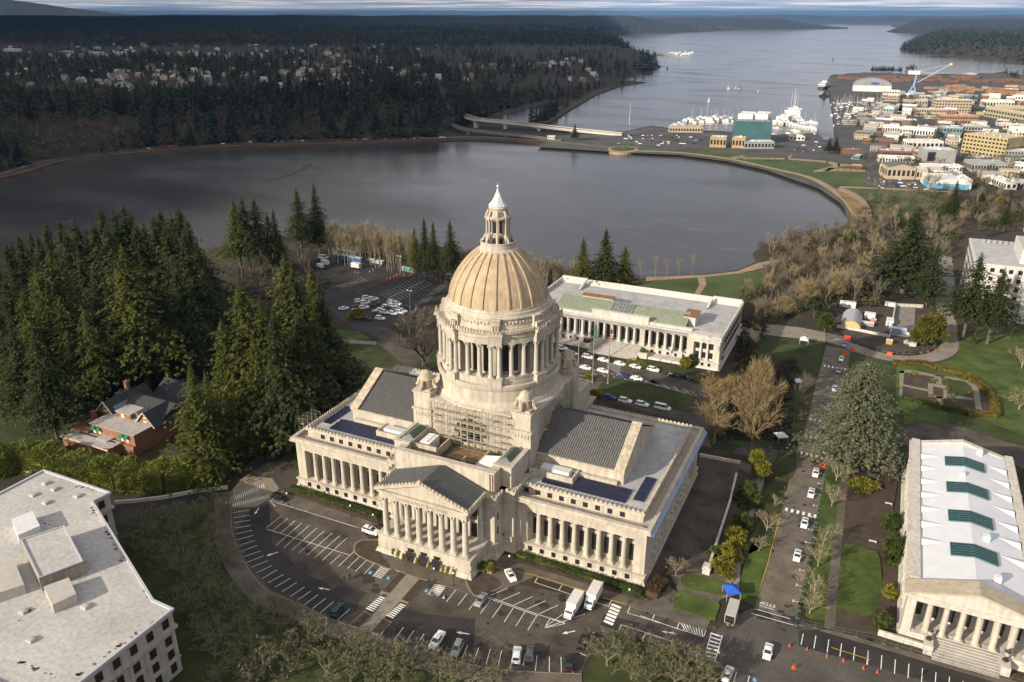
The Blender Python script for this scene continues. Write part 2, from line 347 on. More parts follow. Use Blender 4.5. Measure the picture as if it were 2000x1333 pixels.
for i in range(12): y=-30.3+i*.66; m.add([(7.2,y,22.02),(11.8,y,22.92),(11.8,y+.07,22.92),(7.2,y+.07,22.02),(7.2,y,22.12),(11.8,y,23.02),(11.8,y+.07,23.02),(7.2,y+.07,22.12)],[(4,5,6,7),(0,1,5,4),(2,3,7,6)])
m.build('white_lean_to_roof',HVAC,LEG)
m=MB(); m.box(-11.2,-8.2,-25,-19.8,20.1,22.9)
for j in range(4): m.cyl(-9.7,-24.2+j*1.3,22.9,23.1,.5,n=10)
m.build('cooling_unit',HVAC,LEG)
GRG=mat('green_glass',(.05,.075,.055),.3,.3,.6,spec=.6)
for x0 in (-15.6,12.6):
    m=MB(); m.add([(x0,-25.6,23.6),(x0+2.9,-25.6,23.6),(x0+2.9,-18.6,23.6),(x0,-18.6,23.6),(x0+1.45,-24.9,24.5),(x0+1.45,-19.3,24.5)],[(0,1,4),(1,2,5,4),(2,3,5),(3,0,4,5)])
    for i in range(9): y=-25+i*.75; m.tube((x0,y,23.65),(x0+1.45,y,24.55),.04); m.tube((x0+1.45,y,24.55),(x0+2.9,y,23.65),.04)
    m.build('skylight',GRG,LEG)
m=MB(); m.box(-16.2,-12.4,-27.2,-17.2,23.4,23.5); m.box(12,16.2,-27.2,-17.2,23.4,23.5); m.box(-16.2,16.2,17.2,30.7,20,20.1); m.build('pavilion_roof',ROOFC,LEG)
# portico
m=MB(); m.frus(-14.0,14.0,-44.1,-33.6,0,-13.4,13.4,-43.5,-33.6,1.4)
xs=[-13.4,-4.3,-2.3,-.8,1.2,3.0,5.0,13.4]
for a,b in ((-13.4,-4.6),(-2.6,-.9),(1.1,2.9),(4.9,13.4)): m.box(a,b,-43.2,-40,0,3.5)
m.box(-13.2,13.2,-40,-33.6,0,3.5); m.box(-13.2,13.2,-43.2,-33.6,3.5,5.0); m.box(-13.5,13.5,-43.5,-33.6,5.0,5.25)
m.build('portico_base',STONE,LEG)
m=MB()
for x in (-3.6,.1,3.9): m.box(x-1.0,x+1.0,-44.15,-43.9,0,3.0)
m.build('doorway',DARK,LEG)
for i in range(8): P('column',C_PORT,-11.34+3.24*i,-41.95,5.27)
for x in (-11.6,11.6): P('column',C_PORT,x,-34.6,5.27)
m=MB(); m.box(-12.3,12.3,-43,-33.6,16.4,17.9); m.box(-12.7,12.7,-43.3,-33.6,17.9,18.4)
m.ext_y([(-12.2,18.4),(12.2,18.4),(0,22.4)],-42.5,-34); 
for t in (-1,1):
    a,b=Vector((t*13.2,0,18.4)),Vector((0,0,22.9))
    V=[]
    for y in (-43.7,-42.6): V+=[(a.x,y,a.z),(b.x,y,b.z),(b.x,y,b.z+.65),(a.x,y,a.z+.65)]
    m.add(V,[(0,1,2,3),(7,6,5,4),(0,4,5,1),(3,2,6,7),(0,3,7,4)])
    m.box(*((12.3,13.2) if t>0 else (-13.2,-12.3)),-42.6,-33.6,18.4,19.0)
m.build('pediment',STONE,LEG)
c=MB(); 
for t in (-1,1): cresting(c,(t*13.1,-43.4,19.05),(t*.3,-43.4,23.5),1.0,.4); cresting(c,(t*12.9,-43.2,19.0),(t*12.9,-34,19.0),1.0,.4)
c.lathe([(.7,23.3),(.6,24),(.1,24.6)],0,-43.3,6); c.build('pediment_cresting',STONE2,LEG)
m=MB()
for t in (-1,1):
    m.mi=0; m.add([(t*12.4,-42.6,18.95),(t*12.4,-33.4,18.95),(0,-33.4,23.3),(0,-42.6,23.3)],[(0,1,2,3)])
    y=-42.2; m.mi=1
    while y<-33.6: m.tube((t*12.4,y,19.0),(0,y,23.36),.07,n=4); y+=.62
m.build('portico_roof',[SLATE,MATS['seam_metal']],LEG)
m=MB()
for x in (-9.7,-6.5,-3.3,-.1,3.1,6.3,9.5): m.box(x-.75,x+.75,-34.05,-33.5,5.3,8.6 if abs(x+.1)>4 else 9.3); m.box(x-.6,x+.6,-34.02,-33.5,11.2,15.6)
m.build('portico_windows',DARK,LEG)
m=MB()
for i in range(8): x=-11.3+3.24*i; m.box(x-.6,x+.6,-34.3,-33.5,5.25,16.4)
m.box(-12.5,12.5,-34.4,-33.5,9.8,10.5); m.build('portico_pilasters',STONE,LEG)
tx=bpy.data.curves.new('inscription','FONT'); tx.body='LEGISLATIVE BUILDING'; tx.size=1.15; tx.extrude=.04; tx.align_x='CENTER'; tx.space_character=1.25
tx.materials.append(mat('carved_letters',(.30,.25,.19),.9,.1,1)); o=bpy.data.objects.new('t',tx); COL.objects.link(o); me=bpy.data.meshes.new_from_object(o.evaluated_get(bpy.context.evaluated_depsgraph_get())); bpy.data.objects.remove(o); o=link('inscription',me,LEG,(0,-43.04,16.75)); o.rotation_euler=(pi/2,0,0)
for x in (-13.3,13.3):
    for z in (7,12.4): 
        pass
# crossing block and corner piers
m=MB(); 
for t in (-1,1): m.box(-12,12,*((15.6,17) if t>0 else (-17,-15.6)),17,31.2); m.box(*((15.6,17) if t>0 else (-17,-15.6)),-12,12,17,31.2); m.box(-12,12,*((14.5,17.6) if t>0 else (-17.6,-14.5)),31.2,32.0); m.box(*((14.5,17.6) if t>0 else (-17.6,-14.5)),-12,12,31.2,32.0)
for a in (-1,1):
    for b in (-1,1):
        X=lambda p,q,s:(p,q) if s>0 else (-q,-p)
        m.box(*X(12,17.5,a),*X(12,17.5,b),15,28.0); m.box(*X(11.8,17.8,a),*X(11.8,17.8,b),28,28.5); m.box(*X(12.1,17.3,a),*X(12.1,17.3,b),28.5,33.0); m.box(*X(11.9,17.6,a),*X(11.9,17.6,b),33,33.4)
m.box(-15.6,15.6,-15.6,15.6,29,31.6); m.build('crossing_wall',STONE,LEG)
g=MB()
for a in (-1,1):
    for k in range(5):
        x=a*(12.9+k*.93); g.lathe([(.1,26.3),(.38,26.6),(.38,27.1),(.1,27.4)],x,-17.55,8,sy=.4)
        g.lathe([(.1,26.3),(.38,26.6),(.38,27.1),(.1,27.4)],17.55,-12.9-k*.93,8,sx=.4) if a>0 else None
g.build('garland_frieze',STONE2,LEG)
for a in (-1,1):
    for b in (-1,1):
        m=MB(); cx,cy_=a*14.7,b*14.7
        m.box(cx-2.3,cx+2.3,cy_-2.3,cy_+2.3,33.4,34.0)
        m.lathe([(1.75,34),(1.75,36.1),(2.05,36.2),(2.05,36.5),(1.85,36.6),(1.6,37.6),(1.0,38.4),(.2,38.8)],cx,cy_,20)
        for k in range(4):
            q=pi/4+k*pi/2+pi/4
            for (r0,z0,r1,z1,w) in ((1.6,36.2,2.3,35.9,.5),(2.3,35.9,2.35,34.8,.45),(2.35,34.8,3.0,34.0,.5)):
                m.tube((cx+r0*cos(q),cy_+r0*sin(q),z0),(cx+r1*cos(q),cy_+r1*sin(q),z1),w,w,6)
        m.build('corner_turret',STONE2,LEG,smooth=True)
for (x,y,rz) in ((0,-17,0),(17,0,pi/2),(0,17,pi),(-17,0,-pi/2)):
    m=MB(); pts=[(4.9*cos(t*pi/16),4.9*sin(t*pi/16)) for t in range(17)]
    m.mi=0; m.add([(p,-.06,23.6+q) for p,q in pts]+[(4.9,-.06,21),(-4.9,-.06,21)],[tuple(range(19))]); m.mi=1
    for p in (-3,-1,1,3): m.box(p-.22,p+.22,-.3,0,20.2,23.6+math.sqrt(24-p*p)-.1)
    for z in (22,24.4,26.4): u=math.sqrt(max(0,24-max(0,z-23.6)**2)); m.box(-u,u,-.2,0,z,z+.18)
    for t in range(16):
        p=[5.1*cos(k*pi/16) for k in (t,t+1)];q=[23.6+5.1*sin(k*pi/16) for k in (t,t+1)]; m.tube((p[0],-.15,q[0]),(p[1],-.15,q[1]),.3,n=4)
    m.build('arched_window',[DARK,STONE],LEG,loc=(x,y,0),rz=rz)
# drum
m=MB(); m.lathe([(16.9,30.9),(16.9,31.6),(18.3,31.6),(18.1,32.2),(17.3,32.6),(17.0,33.3),(16.6,33.7),(16.5,36.7),(16.75,36.9),(16.95,37.6),(16.95,38.3),(16.2,38.4),(16.2,37.8),(15.0,37.8)],n=96,cap=False)
m.lathe([(15.7,37.8),(15.7,39.9),(15.85,40.0),(15.85,40.3),(13.0,40.3),(13.0,49.6)],n=96,cap=False)
m.build('drum_base',STONE,LEG,smooth=True)
UA=[math.radians(22.5+45*k) for k in range(8)]
def radbox(mb,a,r0,r1,w,z0,z1):
    k0=len(mb.v); mb.box(r0,r1,-w/2,w/2,z0,z1); mb.xf(k0,Matrix.Rotation(a,4,'Z'))
for a in UA: m=MB(); radbox(m,a,15.2,17.0,3.5,37.8,40.0); radbox(m,a,15.2,17.15,3.65,40.0,40.32); m.build('drum_pedestal',STONE,LEG); m=MB(); radbox(m,a,12.9,14.2,3.2,40.3,49.5); m.build('drum_pier',STONE,LEG)
for a in UA:
    for d in (-3.9,3.9): q=a+math.radians(d); P('column',C_DRUM,15.9*cos(q),15.9*sin(q),40.32,q)
    for d in (-6.6,6.6): q=a+pi/8+math.radians(d); P('column',C_DRUM,14.95*cos(q),14.95*sin(q),40.32,q)
    for d in (-11.5,0,11.5): q=a+pi/8+math.radians(d); P('drum_window',W_DRUM,13.08*cos(q),13.08*sin(q),41.0,q+pi/2)
m=MB(); m.lathe([(13.0,49.6),(14.3,49.5),(15.65,49.5),(15.65,51.0),(15.85,51.2),(15.85,52.1),(16.35,52.4),(16.55,52.9),(14.5,53.0),(14.5,53.3),(14.2,53.5),(14.2,55.5),(14.55,55.7),(14.55,56.1),(14.0,56.3),(13.9,57.0),(13.5,57.2),(13.45,57.8),(12.9,57.9)],n=96,cap=False)
for a in UA: radbox(m,a,14,16.6,3.5,49.5,51.1); radbox(m,a,14,16.8,3.7,51.1,52.2); radbox(m,a,14,17.35,4.1,52.2,52.9); radbox(m,a,13.5,15.1,2.4,53,55.6); radbox(m,a,13.5,15.35,2.8,55.6,56.1)
for a in UA:
    for j in range(3): radbox(m,a+math.radians((j-1)*2.6),14.9,15.9-.0*j,.45,53,54.4)
m.build('drum_entablature',STONE,LEG)
c=MB()
for k in range(120):
    a=2*pi*k/120; dd=min(abs((a-u+pi)%(2*pi)-pi) for u in UA); r=17.1 if dd<math.radians(6.8) else 16.35
    radbox(c,a,r-.12,r+.12,.5,52.9,53.5); radbox(c,a,r-.1,r+.1,.25,53.5,53.75)
for k in range(96):
    a=2*pi*k/96; dd=min(abs((a-u+pi)%(2*pi)-pi) for u in UA)
    if dd>math.radians(7): k0=len(c.v); c.lathe([(.08,-.35),(.32,-.1),(.32,.2),(.08,.45)],14.2,0,6,sy=1); c.xf(k0,Matrix.Rotation(a,4,'Z')@Matrix.Translation((0,0,54.5 if k%2 else 54.75)))
c.build('drum_frieze',STONE2,LEG)
DP=[(13.15,57.8),(12.98,58.9),(12.7,60.2),(12.25,61.5),(11.6,63),(10.7,64.6),(9.6,66.2),(8.3,67.7),(6.9,69.1),(5.2,70.4)]
m=MB(); m.lathe(DP,n=96,cap=False); m.build('dome_shell',DOMEST,LEG,smooth=True)
m=MB()
for k in range(24):
    a=math.radians(22.5+15*k)
    for (r0,z0),(r1,z1) in zip(DP[:-1],DP[1:]):
        w0=.74*(.45+.55*r0/13);w1=.74*(.45+.55*r1/13);t=.32; V=[]
        nr=(z1-z0);nz=(r0-r1);l=math.hypot(nr,nz);nr/=l;nz/=l
        for r,z,w in ((r0,z0,w0),(r1,z1,w1)):
            for yy,e in ((-w/2,-.1),(w/2,-.1),(w*.36,t),(-w*.36,t)): V.append(Matrix.Rotation(a,3,'Z')@Vector((r+nr*e,yy,z+nz*e)))
        m.add(V,[(0,4,7,3),(3,7,6,2),(2,6,5,1)])
m.build('dome_ribs',DOMEST,LEG)
# lantern
m=MB(); m.lathe([(5.5,70.0),(5.5,70.5),(5.1,70.7),(4.9,71.0),(4.7,71.1),(4.6,72.3),(4.75,72.4),(4.75,72.7),(4.4,72.7),(4.4,71.6),(2.4,71.6),(2.4,74.0),(2.6,74.3),(2.0,74.4),(2.0,78.4),(3.0,78.4),(3.35,78.8),(3.35,79.1),(2.6,79.2),(2.5,79.5),(2.3,79.6),(2.2,80.9),(2.45,81.1),(2.45,81.4),(2.2,81.7)],n=32,cap=False)
for k in range(8):
    a=math.radians(22.5+45*k); radbox(m,a,2.2,3.35,.75,71.6,74.5)
    for (r0,z0,r1,z1) in ((3.3,74.2,3.6,73.6),(3.6,73.6,3.9,72.9),(3.9,72.9,4.3,72.2),(3.1,79.1,2.8,79.9),(2.8,79.9,2.45,80.7)): m.tube((r0*cos(a),r0*sin(a),z0),(r1*cos(a),r1*sin(a),z1),.3,n=6)
    k0=len(m.v); m.lathe([(.3,74.5),(.26,74.8),(.24,77.8),(.36,78.4)],2.95,0,10); m.xf(k0,Matrix.Rotation(a,4,'Z')); radbox(m,a,2.6,3.5,.8,78.4,79.0); radbox(m,a,3.0,3.3,.35,79,79.7)
m.build('lantern',STONE,LEG,smooth=True)
m=MB()
for k in range(8): a=math.radians(45*k); radbox(m,a,1.9,2.06,.75,74.9,77.9); radbox(m,a,2.3,2.45,.8,72.2,73.7)
m.build('lantern_openings',DARK,LEG)  # dark slabs on the solid core stand in for shade inside openings
m=MB(); m.lathe([(2.35,81.7),(2.2,81.8),(1.45,82.8),(.9,83.9),(.5,85.0),(.32,85.5),(.45,85.6),(.45,85.8),(.2,85.9),(.16,86.4),(.3,86.5),(.38,86.7),(.3,86.9),(.08,87),(.05,87.6)],n=16,cap=False)
for k in range(8): a=math.radians(22.5+45*k); [m.tube((r0*cos(a),r0*sin(a),z0),(r1*cos(a),r1*sin(a),z1),.06) for (r0,z0),(r1,z1) in zip([(2.3,81.8),(1.48,82.85),(.93,83.9)],[(1.48,82.85),(.93,83.9),(.5,85.0)])]
m.build('spire',mat('spire_metal',(.6,.6,.6),.35,.06,1,metal=.3),LEG,smooth=True)
m=MB()
for x in (-12.2,-15.8): m.box(x-.08,x+.08,-34.35,-34.0,10,12)
# drain pipes on the pavilion front
dp=MB()
for x in (13.2,13.9): dp.tube((x,-32.35,18.3),(x,-32.35,23.6),.12,n=6)
dp.build('downpipes',mat('copper_pipe',(.25,.12,.06),.6,.2,1),LEG)
sw=MB(); 
for y in (-31.8,): 
    for z in (6.2,10.4): sw.box(15.02,15.06,y-.4,y+.4,z,z+2.2)
sw.build('side_windows',DARK,LEG)
# scaffolds stand against the hall, each one a thing
GSC=mat('scaffold_tube',(.28,.26,.22),.5,.2,2,metal=.3)
def scaffold(label,x0,x1,y0,y1,z0,z1,dx=2.0,dz=2.0,r=.045,dens=1):
    m=MB(); nx=max(1,round((x1-x0)/dx)); ny=max(1,round((y1-y0)/1.6 if y1-y0<5 else (y1-y0)/dx)); nz=round((z1-z0)/dz)
    xs=[x0+(x1-x0)*i/nx for i in range(nx+1)]; ys=[y0+(y1-y0)*i/ny for i in range(ny+1)]; zs=[z0+(z1-z0)*i/nz for i in range(nz+1)]
    for x in xs:
        for y in ys: m.tube((x,y,z0),(x,y,z1+random.uniform(0,.8)),r)
    for z in zs:
        for y in ys: m.tube((x0,y,z),(x1,y,z),r*.8); m.tube((x0,y,z+1),(x1,y,z+1),r*.6) if z<z1 else None
        for x in xs: m.tube((x,y0,z),(x,y1,z),r*.8)
    for i in range(nx):
        for j in range(nz):
            if random.random()<.5*dens and x1-x0>y1-y0: m.tube((xs[i],y0,zs[j]),(xs[i+1],y0,zs[j+1]),r*.7)
    e=empty('scaffold',label=label,cat='scaffold',group='scaffolds against the domed hall')
    m.build('tube_frame',GSC,e); d=MB()
    for z in zs[1:]:
        for i in range(nx):
            if random.random()<.45: d.box(xs[i]+.05,xs[i+1]-.05,y0+.1,y0+.75,z+.04,z+.09)
    if d.v: d.build('deck_boards',mat('scaffold_board',(.38,.31,.22),.9,.2,2),e)
scaffold('tube scaffold in front of the big arched window below the dome',-11.5,11.6,-19.2,-17.9,20.3,31.8)
scaffold('tube scaffold in the shaded corner between dome base and dark east roof',17.9,19.3,-11,11,22.5,32,dens=0)
for k in range(6):
    pass
scaffold('small tube scaffold tower outside the west cornice of the hall',-56.5,-53.2,-19.5,-13.5,0,17,dz=1.9,r=.05)
m=MB(); m.add([(52.72,-28.2,15.0),(52.72,28,15.0),(53.6,28,14.6),(53.6,-28.2,14.6),(53.6,28,13.9),(53.6,-28.2,13.9),(52.95,28,14.3),(52.95,-28.2,14.3)],[(0,3,2,1),(3,5,4,2),(5,7,6,4)])
tag(m.build('blue_tarpaulin',mat('blue_tarp',(.22,.28,.42),.55,.12,.8,fine=.1)),'long blue sheet wrapped along the east cornice edge of the hall','tarpaulin')
# ================= court building to the north =================
def facade(mb,parent,x0,x1,y,z0,z1,n,mesh,zs,face,inset=.0): pass
TJ=empty('court_building',label='long low stone court building with green metal roof behind the dome',cat='building')
TST=mat('pale_sandstone',(.52,.49,.44),.85,.12,.3,stain=.25,courses=.7,fine=.06)
C_TJ=col_mesh('court_column',.62,7.6,12,m=mat('pale_column',(.54,.51,.47),.8,.1,.6,stain=.2))
m=MB(); m.box(-41.5,41.5,112.8,152.6,0,11.4); m.frus(-42.6,42.6,105,153.6,0,-42.2,42.2,105.4,153.2,.8)
m.box(-42,42,110.2,113,.8,2.6); m.box(-42.2,42.2,110,153.1,2.6,2.9)
for t in (-1,1):
    X=lambda a,b:(a,b) if t>0 else (-b,-a)
    m.box(*X(29.3,41.9),105.8,114,.8,2.6); m.box(*X(29,42.2),105.5,114,2.6,2.9)
    m.box(*X(29.5,41.7),107.4,114,2.9,10.3)
    for a,b in ((29.5,31.6),(39.5,41.7)): m.box(*X(a,b),106.2,107.4,2.9,10.3)
    m.box(*X(29.5,41.7),106.1,114,10.3,11.6); m.box(*X(29.2,42.1),105.7,114,11.6,12.0)
    m.ext_y([(t*29.9,12),(t*41.3,12),(t*35.6,13.6)] if t>0 else [(-41.3,12),(-29.9,12),(-35.6,13.6)],105.9,106.6); m.box(*X(29.3,41.9),106.6,107.4,12,13)
    m.box(*X(8.8,10.8),110.6,112.9,2.9,10.4); m.box(*X(28,29.5),110.6,112.9,2.9,10.4)
    m.box(*X(41.2,42.0),107,153,11.4,13.0)
m.box(-29.5,29.5,110.5,113.5,10.4,11.7); m.box(-29.5,29.5,110.0,113.5,11.7,12.1)
m.box(-29.5,29.5,111.5,112.9,12.1,13.1); m.box(-12,12,111.0,112.4,12.1,14.9); m.box(-12.3,12.3,110.8,112.6,14.9,15.2)
m.build('stone_wall',TST,TJ)
m=MB(); m.box(-41.2,41.2,107.4,152.2,11.4,11.6); m.build('flat_roof',ROOFC,TJ)
m=MB(); 
m.add([(-41.9,153.1,13.3),(41.9,153.1,13.3),(41.9,149.0,11.7),(-41.9,149.0,11.7),(-41.9,153.1,11.4),(41.9,153.1,11.4)],[(0,3,2,1),(0,1,5,4)])
for t in (-1,1): m.box(*((29,41.3) if t>0 else (-41.3,-29)),151.8,153,12,13.9); m.add([(t*28.5,141,11.7),(t*28.5,149.5,11.7),(t*28.5,149.5,14.2),(t*28.5,141,12.2),(t*29.3,141,11.7),(t*29.3,149.5,11.7),(t*29.3,149.5,14.2),(t*29.3,141,12.2)],[(0,1,2,3),(7,6,5,4),(3,2,6,7),(1,5,6,2)])
m.build('white_inner_parapet',mat('cream_membrane',(.55,.53,.49),.7,.1,.3,stain=.1),TJ)
GRN=mat('green_copper_roof',(.235,.265,.195),.6,.12,.5,fine=.08)
m=MB(); m.ext_x([(112.9,13.1),(125,13.1),(125,14.0),(121.5,16.2)],-28.6,26.4)
x=-28.5
while x<26.4:
    m.add([(x,113,13.16),(x+.12,113,13.16),(x+.12,121.4,16.2),(x,121.4,16.2),(x,113,13.3),(x+.12,113,13.3),(x+.12,121.4,16.38),(x,121.4,16.38)],[(4,5,6,7),(0,4,7,3),(1,2,6,5)]); x+=.95
m.build('green_roof',GRN,TJ)
m=MB(); m.add([(-5.2,114.3,13.85),(3.6,114.3,13.85),(3.6,120.6,16.2),(-5.2,120.6,16.2)],[(0,1,2,3)])
for i in range(7): x=-5.2+i*1.46; m.tube((x,114.3,13.92),(x,120.6,16.28),.08)
m.build('roof_skylight',mat('dull_skylight',(.16,.17,.17),.4,.3,.5),TJ)
RUST=mat('rusty_sheet',(.22,.115,.06),.85,.35,.5,fine=.3)
for (x0,x1,y0,y1,z1) in ((-22,-8,125.5,129,15.2),(24,29,118,127,15.4)):
    m=MB(); m.box(x0,x1,y0,y1,11.6,z1); b=m.build('roof_vent_housing',TST,TJ); m=MB(); m.box(x0-.2,x1+.2,y0-.2,y1+.2,z1,z1+.25); m.build('rusty_cap',RUST,b)
for i in range(17):
    x=-25.6+3.2*i
    if i in (5,11): continue
    link('column',C_TJ,TJ,(x,111.4,2.9))
WT=win_mesh('court_window',1.7,5.2,bars=(1,4))
for i in range(18):
    x=-27.2+3.2*i
    if abs(abs(x)-9.6)<1.7 and False: continue
    link('window',WT,TJ,(x,112.75,3.6)); 
    if abs(x)>11: link('basement_window',W_BASE,TJ,(x,110.15,1.0))
W2=win_mesh('pavilion_window',1.5,2.4,bars=(1,1))
C_TJ2=col_mesh('pavilion_column',.5,7.3,10,m=MATS['pale_column'])
for t in (-1,1):
    for x in (33.0,35.6,38.2):
        link('pavilion_window',W2,TJ,(t*x,107.35,3.6)); link('pavilion_window',W2,TJ,(t*x,107.35,7.4)); link('basement_window',W_BASE,TJ,(t*x,105.75,1.0))
    for x in (34.3,36.9): link('pavilion_column',C_TJ2,TJ,(t*x,106.9,2.95))
for i in range(11): link('side_window',W2,TJ,(41.62,111+3.7*i,3.4),pi/2); link('side_window',W2,TJ,(41.62,111+3.7*i,7.2),pi/2)
STEP=mat('stair_stone',(.36,.34,.31),.85,.15,.4,fine=.1)
m=MB()
for i in range(9): m.box(-10.2,10.2,101.5+i*.95,110.2,i*.32,(i+1)*.32)
m.build('entrance_steps',STEP,TJ)
for x in (-12,12):
    m=MB(); m.box(x-1.9,x+1.9,104.5,108.5,0,2.3); b=m.build('planter_box',TST,TJ); m=MB()
    for k in range(60): a,r=random.random()*6.3,random.random()*1.6; m.lathe([(.0,2.3),(.3,2.5),(.0,3.0+random.random()*.4)],x+r*cos(a),106.5+r*sin(a),5)
    m.build('planting',mat('planter_greens',(.05,.055,.02),.9,.4,1),b)
# flagpoles
FAB_G=mat('green_flag_cloth',(.02,.22,.09),.8,.1,1); 
def flagpole(x,y,h,label,flag=None):
    e=empty('flagpole',(x,y,0),label=label,cat='flagpole',group='flagpoles in front of the court building'); m=MB(); m.lathe([(.5,0),(.5,.3),(.22,.4),(.16,h*.6),(.10,h)],0,0,8); m.lathe([(.0,h),(.18,h+.15),(.0,h+.35)],0,0,8); m.build('pole',mat('grey_pole',(.33,.31,.28),.5,.1,1,metal=.4),e)
    if flag:
        m=MB(); n=8; V=[]; 
        for j in range(n+1):
            for i in range(5): V.append((.15+i*.22+.12*sin(j*1.1+i),.18*sin(i*1.7+j*.8),h-4.4+j*4.2/n))
        F=[(j*5+i,j*5+i+1,j*5+i+6,j*5+i+5) for j in range(n) for i in range(4)]; m.add(V,F)
        if flag=='stripes':
            for k,f in enumerate(m.f): m.m[k]=2 if (k//4)>=4 and (k%4)<2 else (k//4)%2
            m.build('flag',[mat('red_cloth',(.4,.03,.04),.8,.1,1),mat('white_cloth',(.6,.6,.58),.8,.1,1),mat('navy_cloth',(.02,.03,.12),.8,.1,1)],e)
        else: m.build('flag',FAB_G,e)
flagpole(-8.5,87.1,20.9,'bare grey flagpole left of the pole with the green flag')
flagpole(1.8,74.9,22,'tall flagpole with a limp green flag before the court steps','g')
flagpole(7.3,76.5,22.3,'tall flagpole with a furled red and white striped flag','stripes')
flagpole(-1,111.6,21,'thin white flagpole rising from the court building roofline')
# ================= temple-fronted office, right =================
INS=empty('temple_front_office',label='stone temple-fronted office with four green skylights in its white roof',cat='building')
m=MB(); m.frus(107.2,133.8,-20.3,53.6,0,107.6,133.4,-19.9,53.2,1.0); m.box(107.6,133.4,-13,53.2,1.0,2.2); m.box(107.6,114,-20,-13,1,2.2); m.box(127,133.4,-20,-13,1,2.2); m.box(114,127,-17,-13,1,2.2)
m.box(108.2,132.8,-14,52.6,2.2,10.4); m.box(107.8,133.2,-20,52.9,10.4,11.6); m.box(107.3,133.7,-20.5,53.3,11.6,12.1)
m.box(107.8,109.9,-15,52.9,12.1,13.0); m.box(131.3,133.2,-15,52.9,12.1,13.0)
for t in (-1,1): m.box(*((107.8,109.6) if t<0 else (131.4,133.2)),-20,-17.5,2.2,10.4)
m.ext_y([(107.6,12.1),(133.4,12.1),(120.5,15.9)],-20.2,-16.2); m.ext_y([(107.8,12.1),(133.2,12.1),(120.5,15.5)],51.2,52.9)
for i in range(20):
    y=-12+3.4*i
    if y<51: m.box(107.8,108.2,y-.5,y+.5,2.2,10.4); m.box(132.8,133.2,y-.5,y+.5,2.2,10.4)
m.build('stone_wall',TST,INS)
m=MB()
for t in (-1,1):
    a,b=Vector((120.5+t*13.6,0,12.15)),Vector((120.5,0,16.0)); V=[]
    for y in (-20.9,-16.0): V+=[(a.x,y,a.z),(b.x,y,b.z),(b.x,y,b.z+.5),(a.x,y,a.z+.5)]
    m.add(V,[(0,1,2,3),(7,6,5,4),(0,4,5,1),(3,2,6,7),(0,3,7,4)])
m.build('raking_cornice',mat('tan_coping',(.40,.34,.26),.9,.15,.5,stain=.2),INS)
m=MB(); m.ext_y([(110.0,12.1),(131.2,12.1),(131.2,12.5),(120.5,14.6),(110.0,12.5)],-15.6,51.1)
m.box(110,131.2,-15.9,-15.5,12.1,12.9); m.build('white_roof',WHITER,INS)
for j,y in enumerate((40.9,26.7,12.6,-2.0)):
    for t in (-1,1):
        m=MB(); a,b=(120.5,115.9) if t<0 else (120.5,125.4); za,zb=14.62,13.7; y0,y1=y-2.6,y+2.5
        m.add([(a,y0,za+.25),(b,y0,zb+.25),(b,y1,zb+.25),(a,y1,za+.25),(a,y0,za-.1),(b,y0,zb-.1),(b,y1,zb-.1),(a,y1,za-.1)],[(0,1,2,3),(3,2,1,0),(0,1,5,4),(2,3,7,6),(1,2,6,5)])
        s=m.build('skylight',mat('teal_glass',(.04,.12,.13),.15,.2,.5,spec=.6),INS); m=MB()
        for k in range(6): yy=y0+(y1-y0)*k/5; m.tube((a,yy,za+.27),(b,yy,zb+.27),.03)
        m.tube((b,y0,zb+.28),(b,y1,zb+.28),.07); m.build('skylight_bars',mat('grey_aluminium',(.12,.18,.18),.4,.1,1),s)
    for t in (-1,1):
        for q in (0,7.0):
            if j==3 and q: continue
            yc=y+2.2-q; x0=120.5+t*5.4; x1=120.5+t*10.4
            m=MB(); m.add([(x0,yc,13.75),(x1,yc-2.0,12.65),(x1,yc+2.0,12.65),(x1,yc,13.35)],[(0,1,3),(0,3,2),(1,2,3),(0,2,1)]); m.build('roof_cricket',WHITER,INS)
for (x,y) in ((119.6,33.5),(123.5,5),(124.6,-10.6),(124.6,49)): m=MB(); k=len(m.v); m.box(x-.7,x+.7,y-.7,y+.7,13.6,15.3); m.build('roof_fan',HVAC,INS)
C_INS=col_mesh('temple_column',.68,8.1,14)
for i in range(8): link('column',C_INS,INS,(109.35+3.19*i,-18.6,2.25))
WI=win_mesh('temple_window',1.3,3.4,bars=(1,2))
for i in range(7): link('window',WI,INS,(110.95+3.19*i,-14.1,2.9)); link('upper_window',W_SM,INS,(110.95+3.19*i,-14.1,8.0))
for i in range(19): link('side_window',WI,INS,(108.15,-10.3+3.4*i,3.2),-pi/2); link('side_upper_window',W_SM,INS,(108.15,-10.3+3.4*i,8.0),-pi/2)
m=MB()
for i in range(10): m.box(114.2,126.8,-24.6+i*.72,-17,i*.22,(i+1)*.22)
m.build('entrance_steps',STEP,INS)
for q in ((112.5,114.2),(126.8,128.6)): m=MB(); m.box(*q,-23.5,-19,0,2.4); m.build('stair_cheek_wall',TST,INS)
for x,l in ((113.3,'dark bronze lantern left of the temple front steps'),(127.7,'dark bronze lantern right of the temple front steps')):
    e=empty('bronze_lantern',(x,-21.2,2.4),label=l,cat='lantern',group='bronze lanterns beside the temple steps'); m=MB(); m.lathe([(.6,0),(.6,.3),(.2,.5),(.2,1.0),(.5,1.2),(.5,1.3)],0,0,8); m.lathe([(.65,2.3),(.3,2.7),(.05,3.0)],0,0,8); m.build('lantern_stand',BRONZE,e); m=MB(); m.lathe([(.42,1.3),(.55,2.3)],0,0,8); m.build('lantern_glass',mat('frosted_lamp',(.4,.4,.36),.4,.1,1),e)
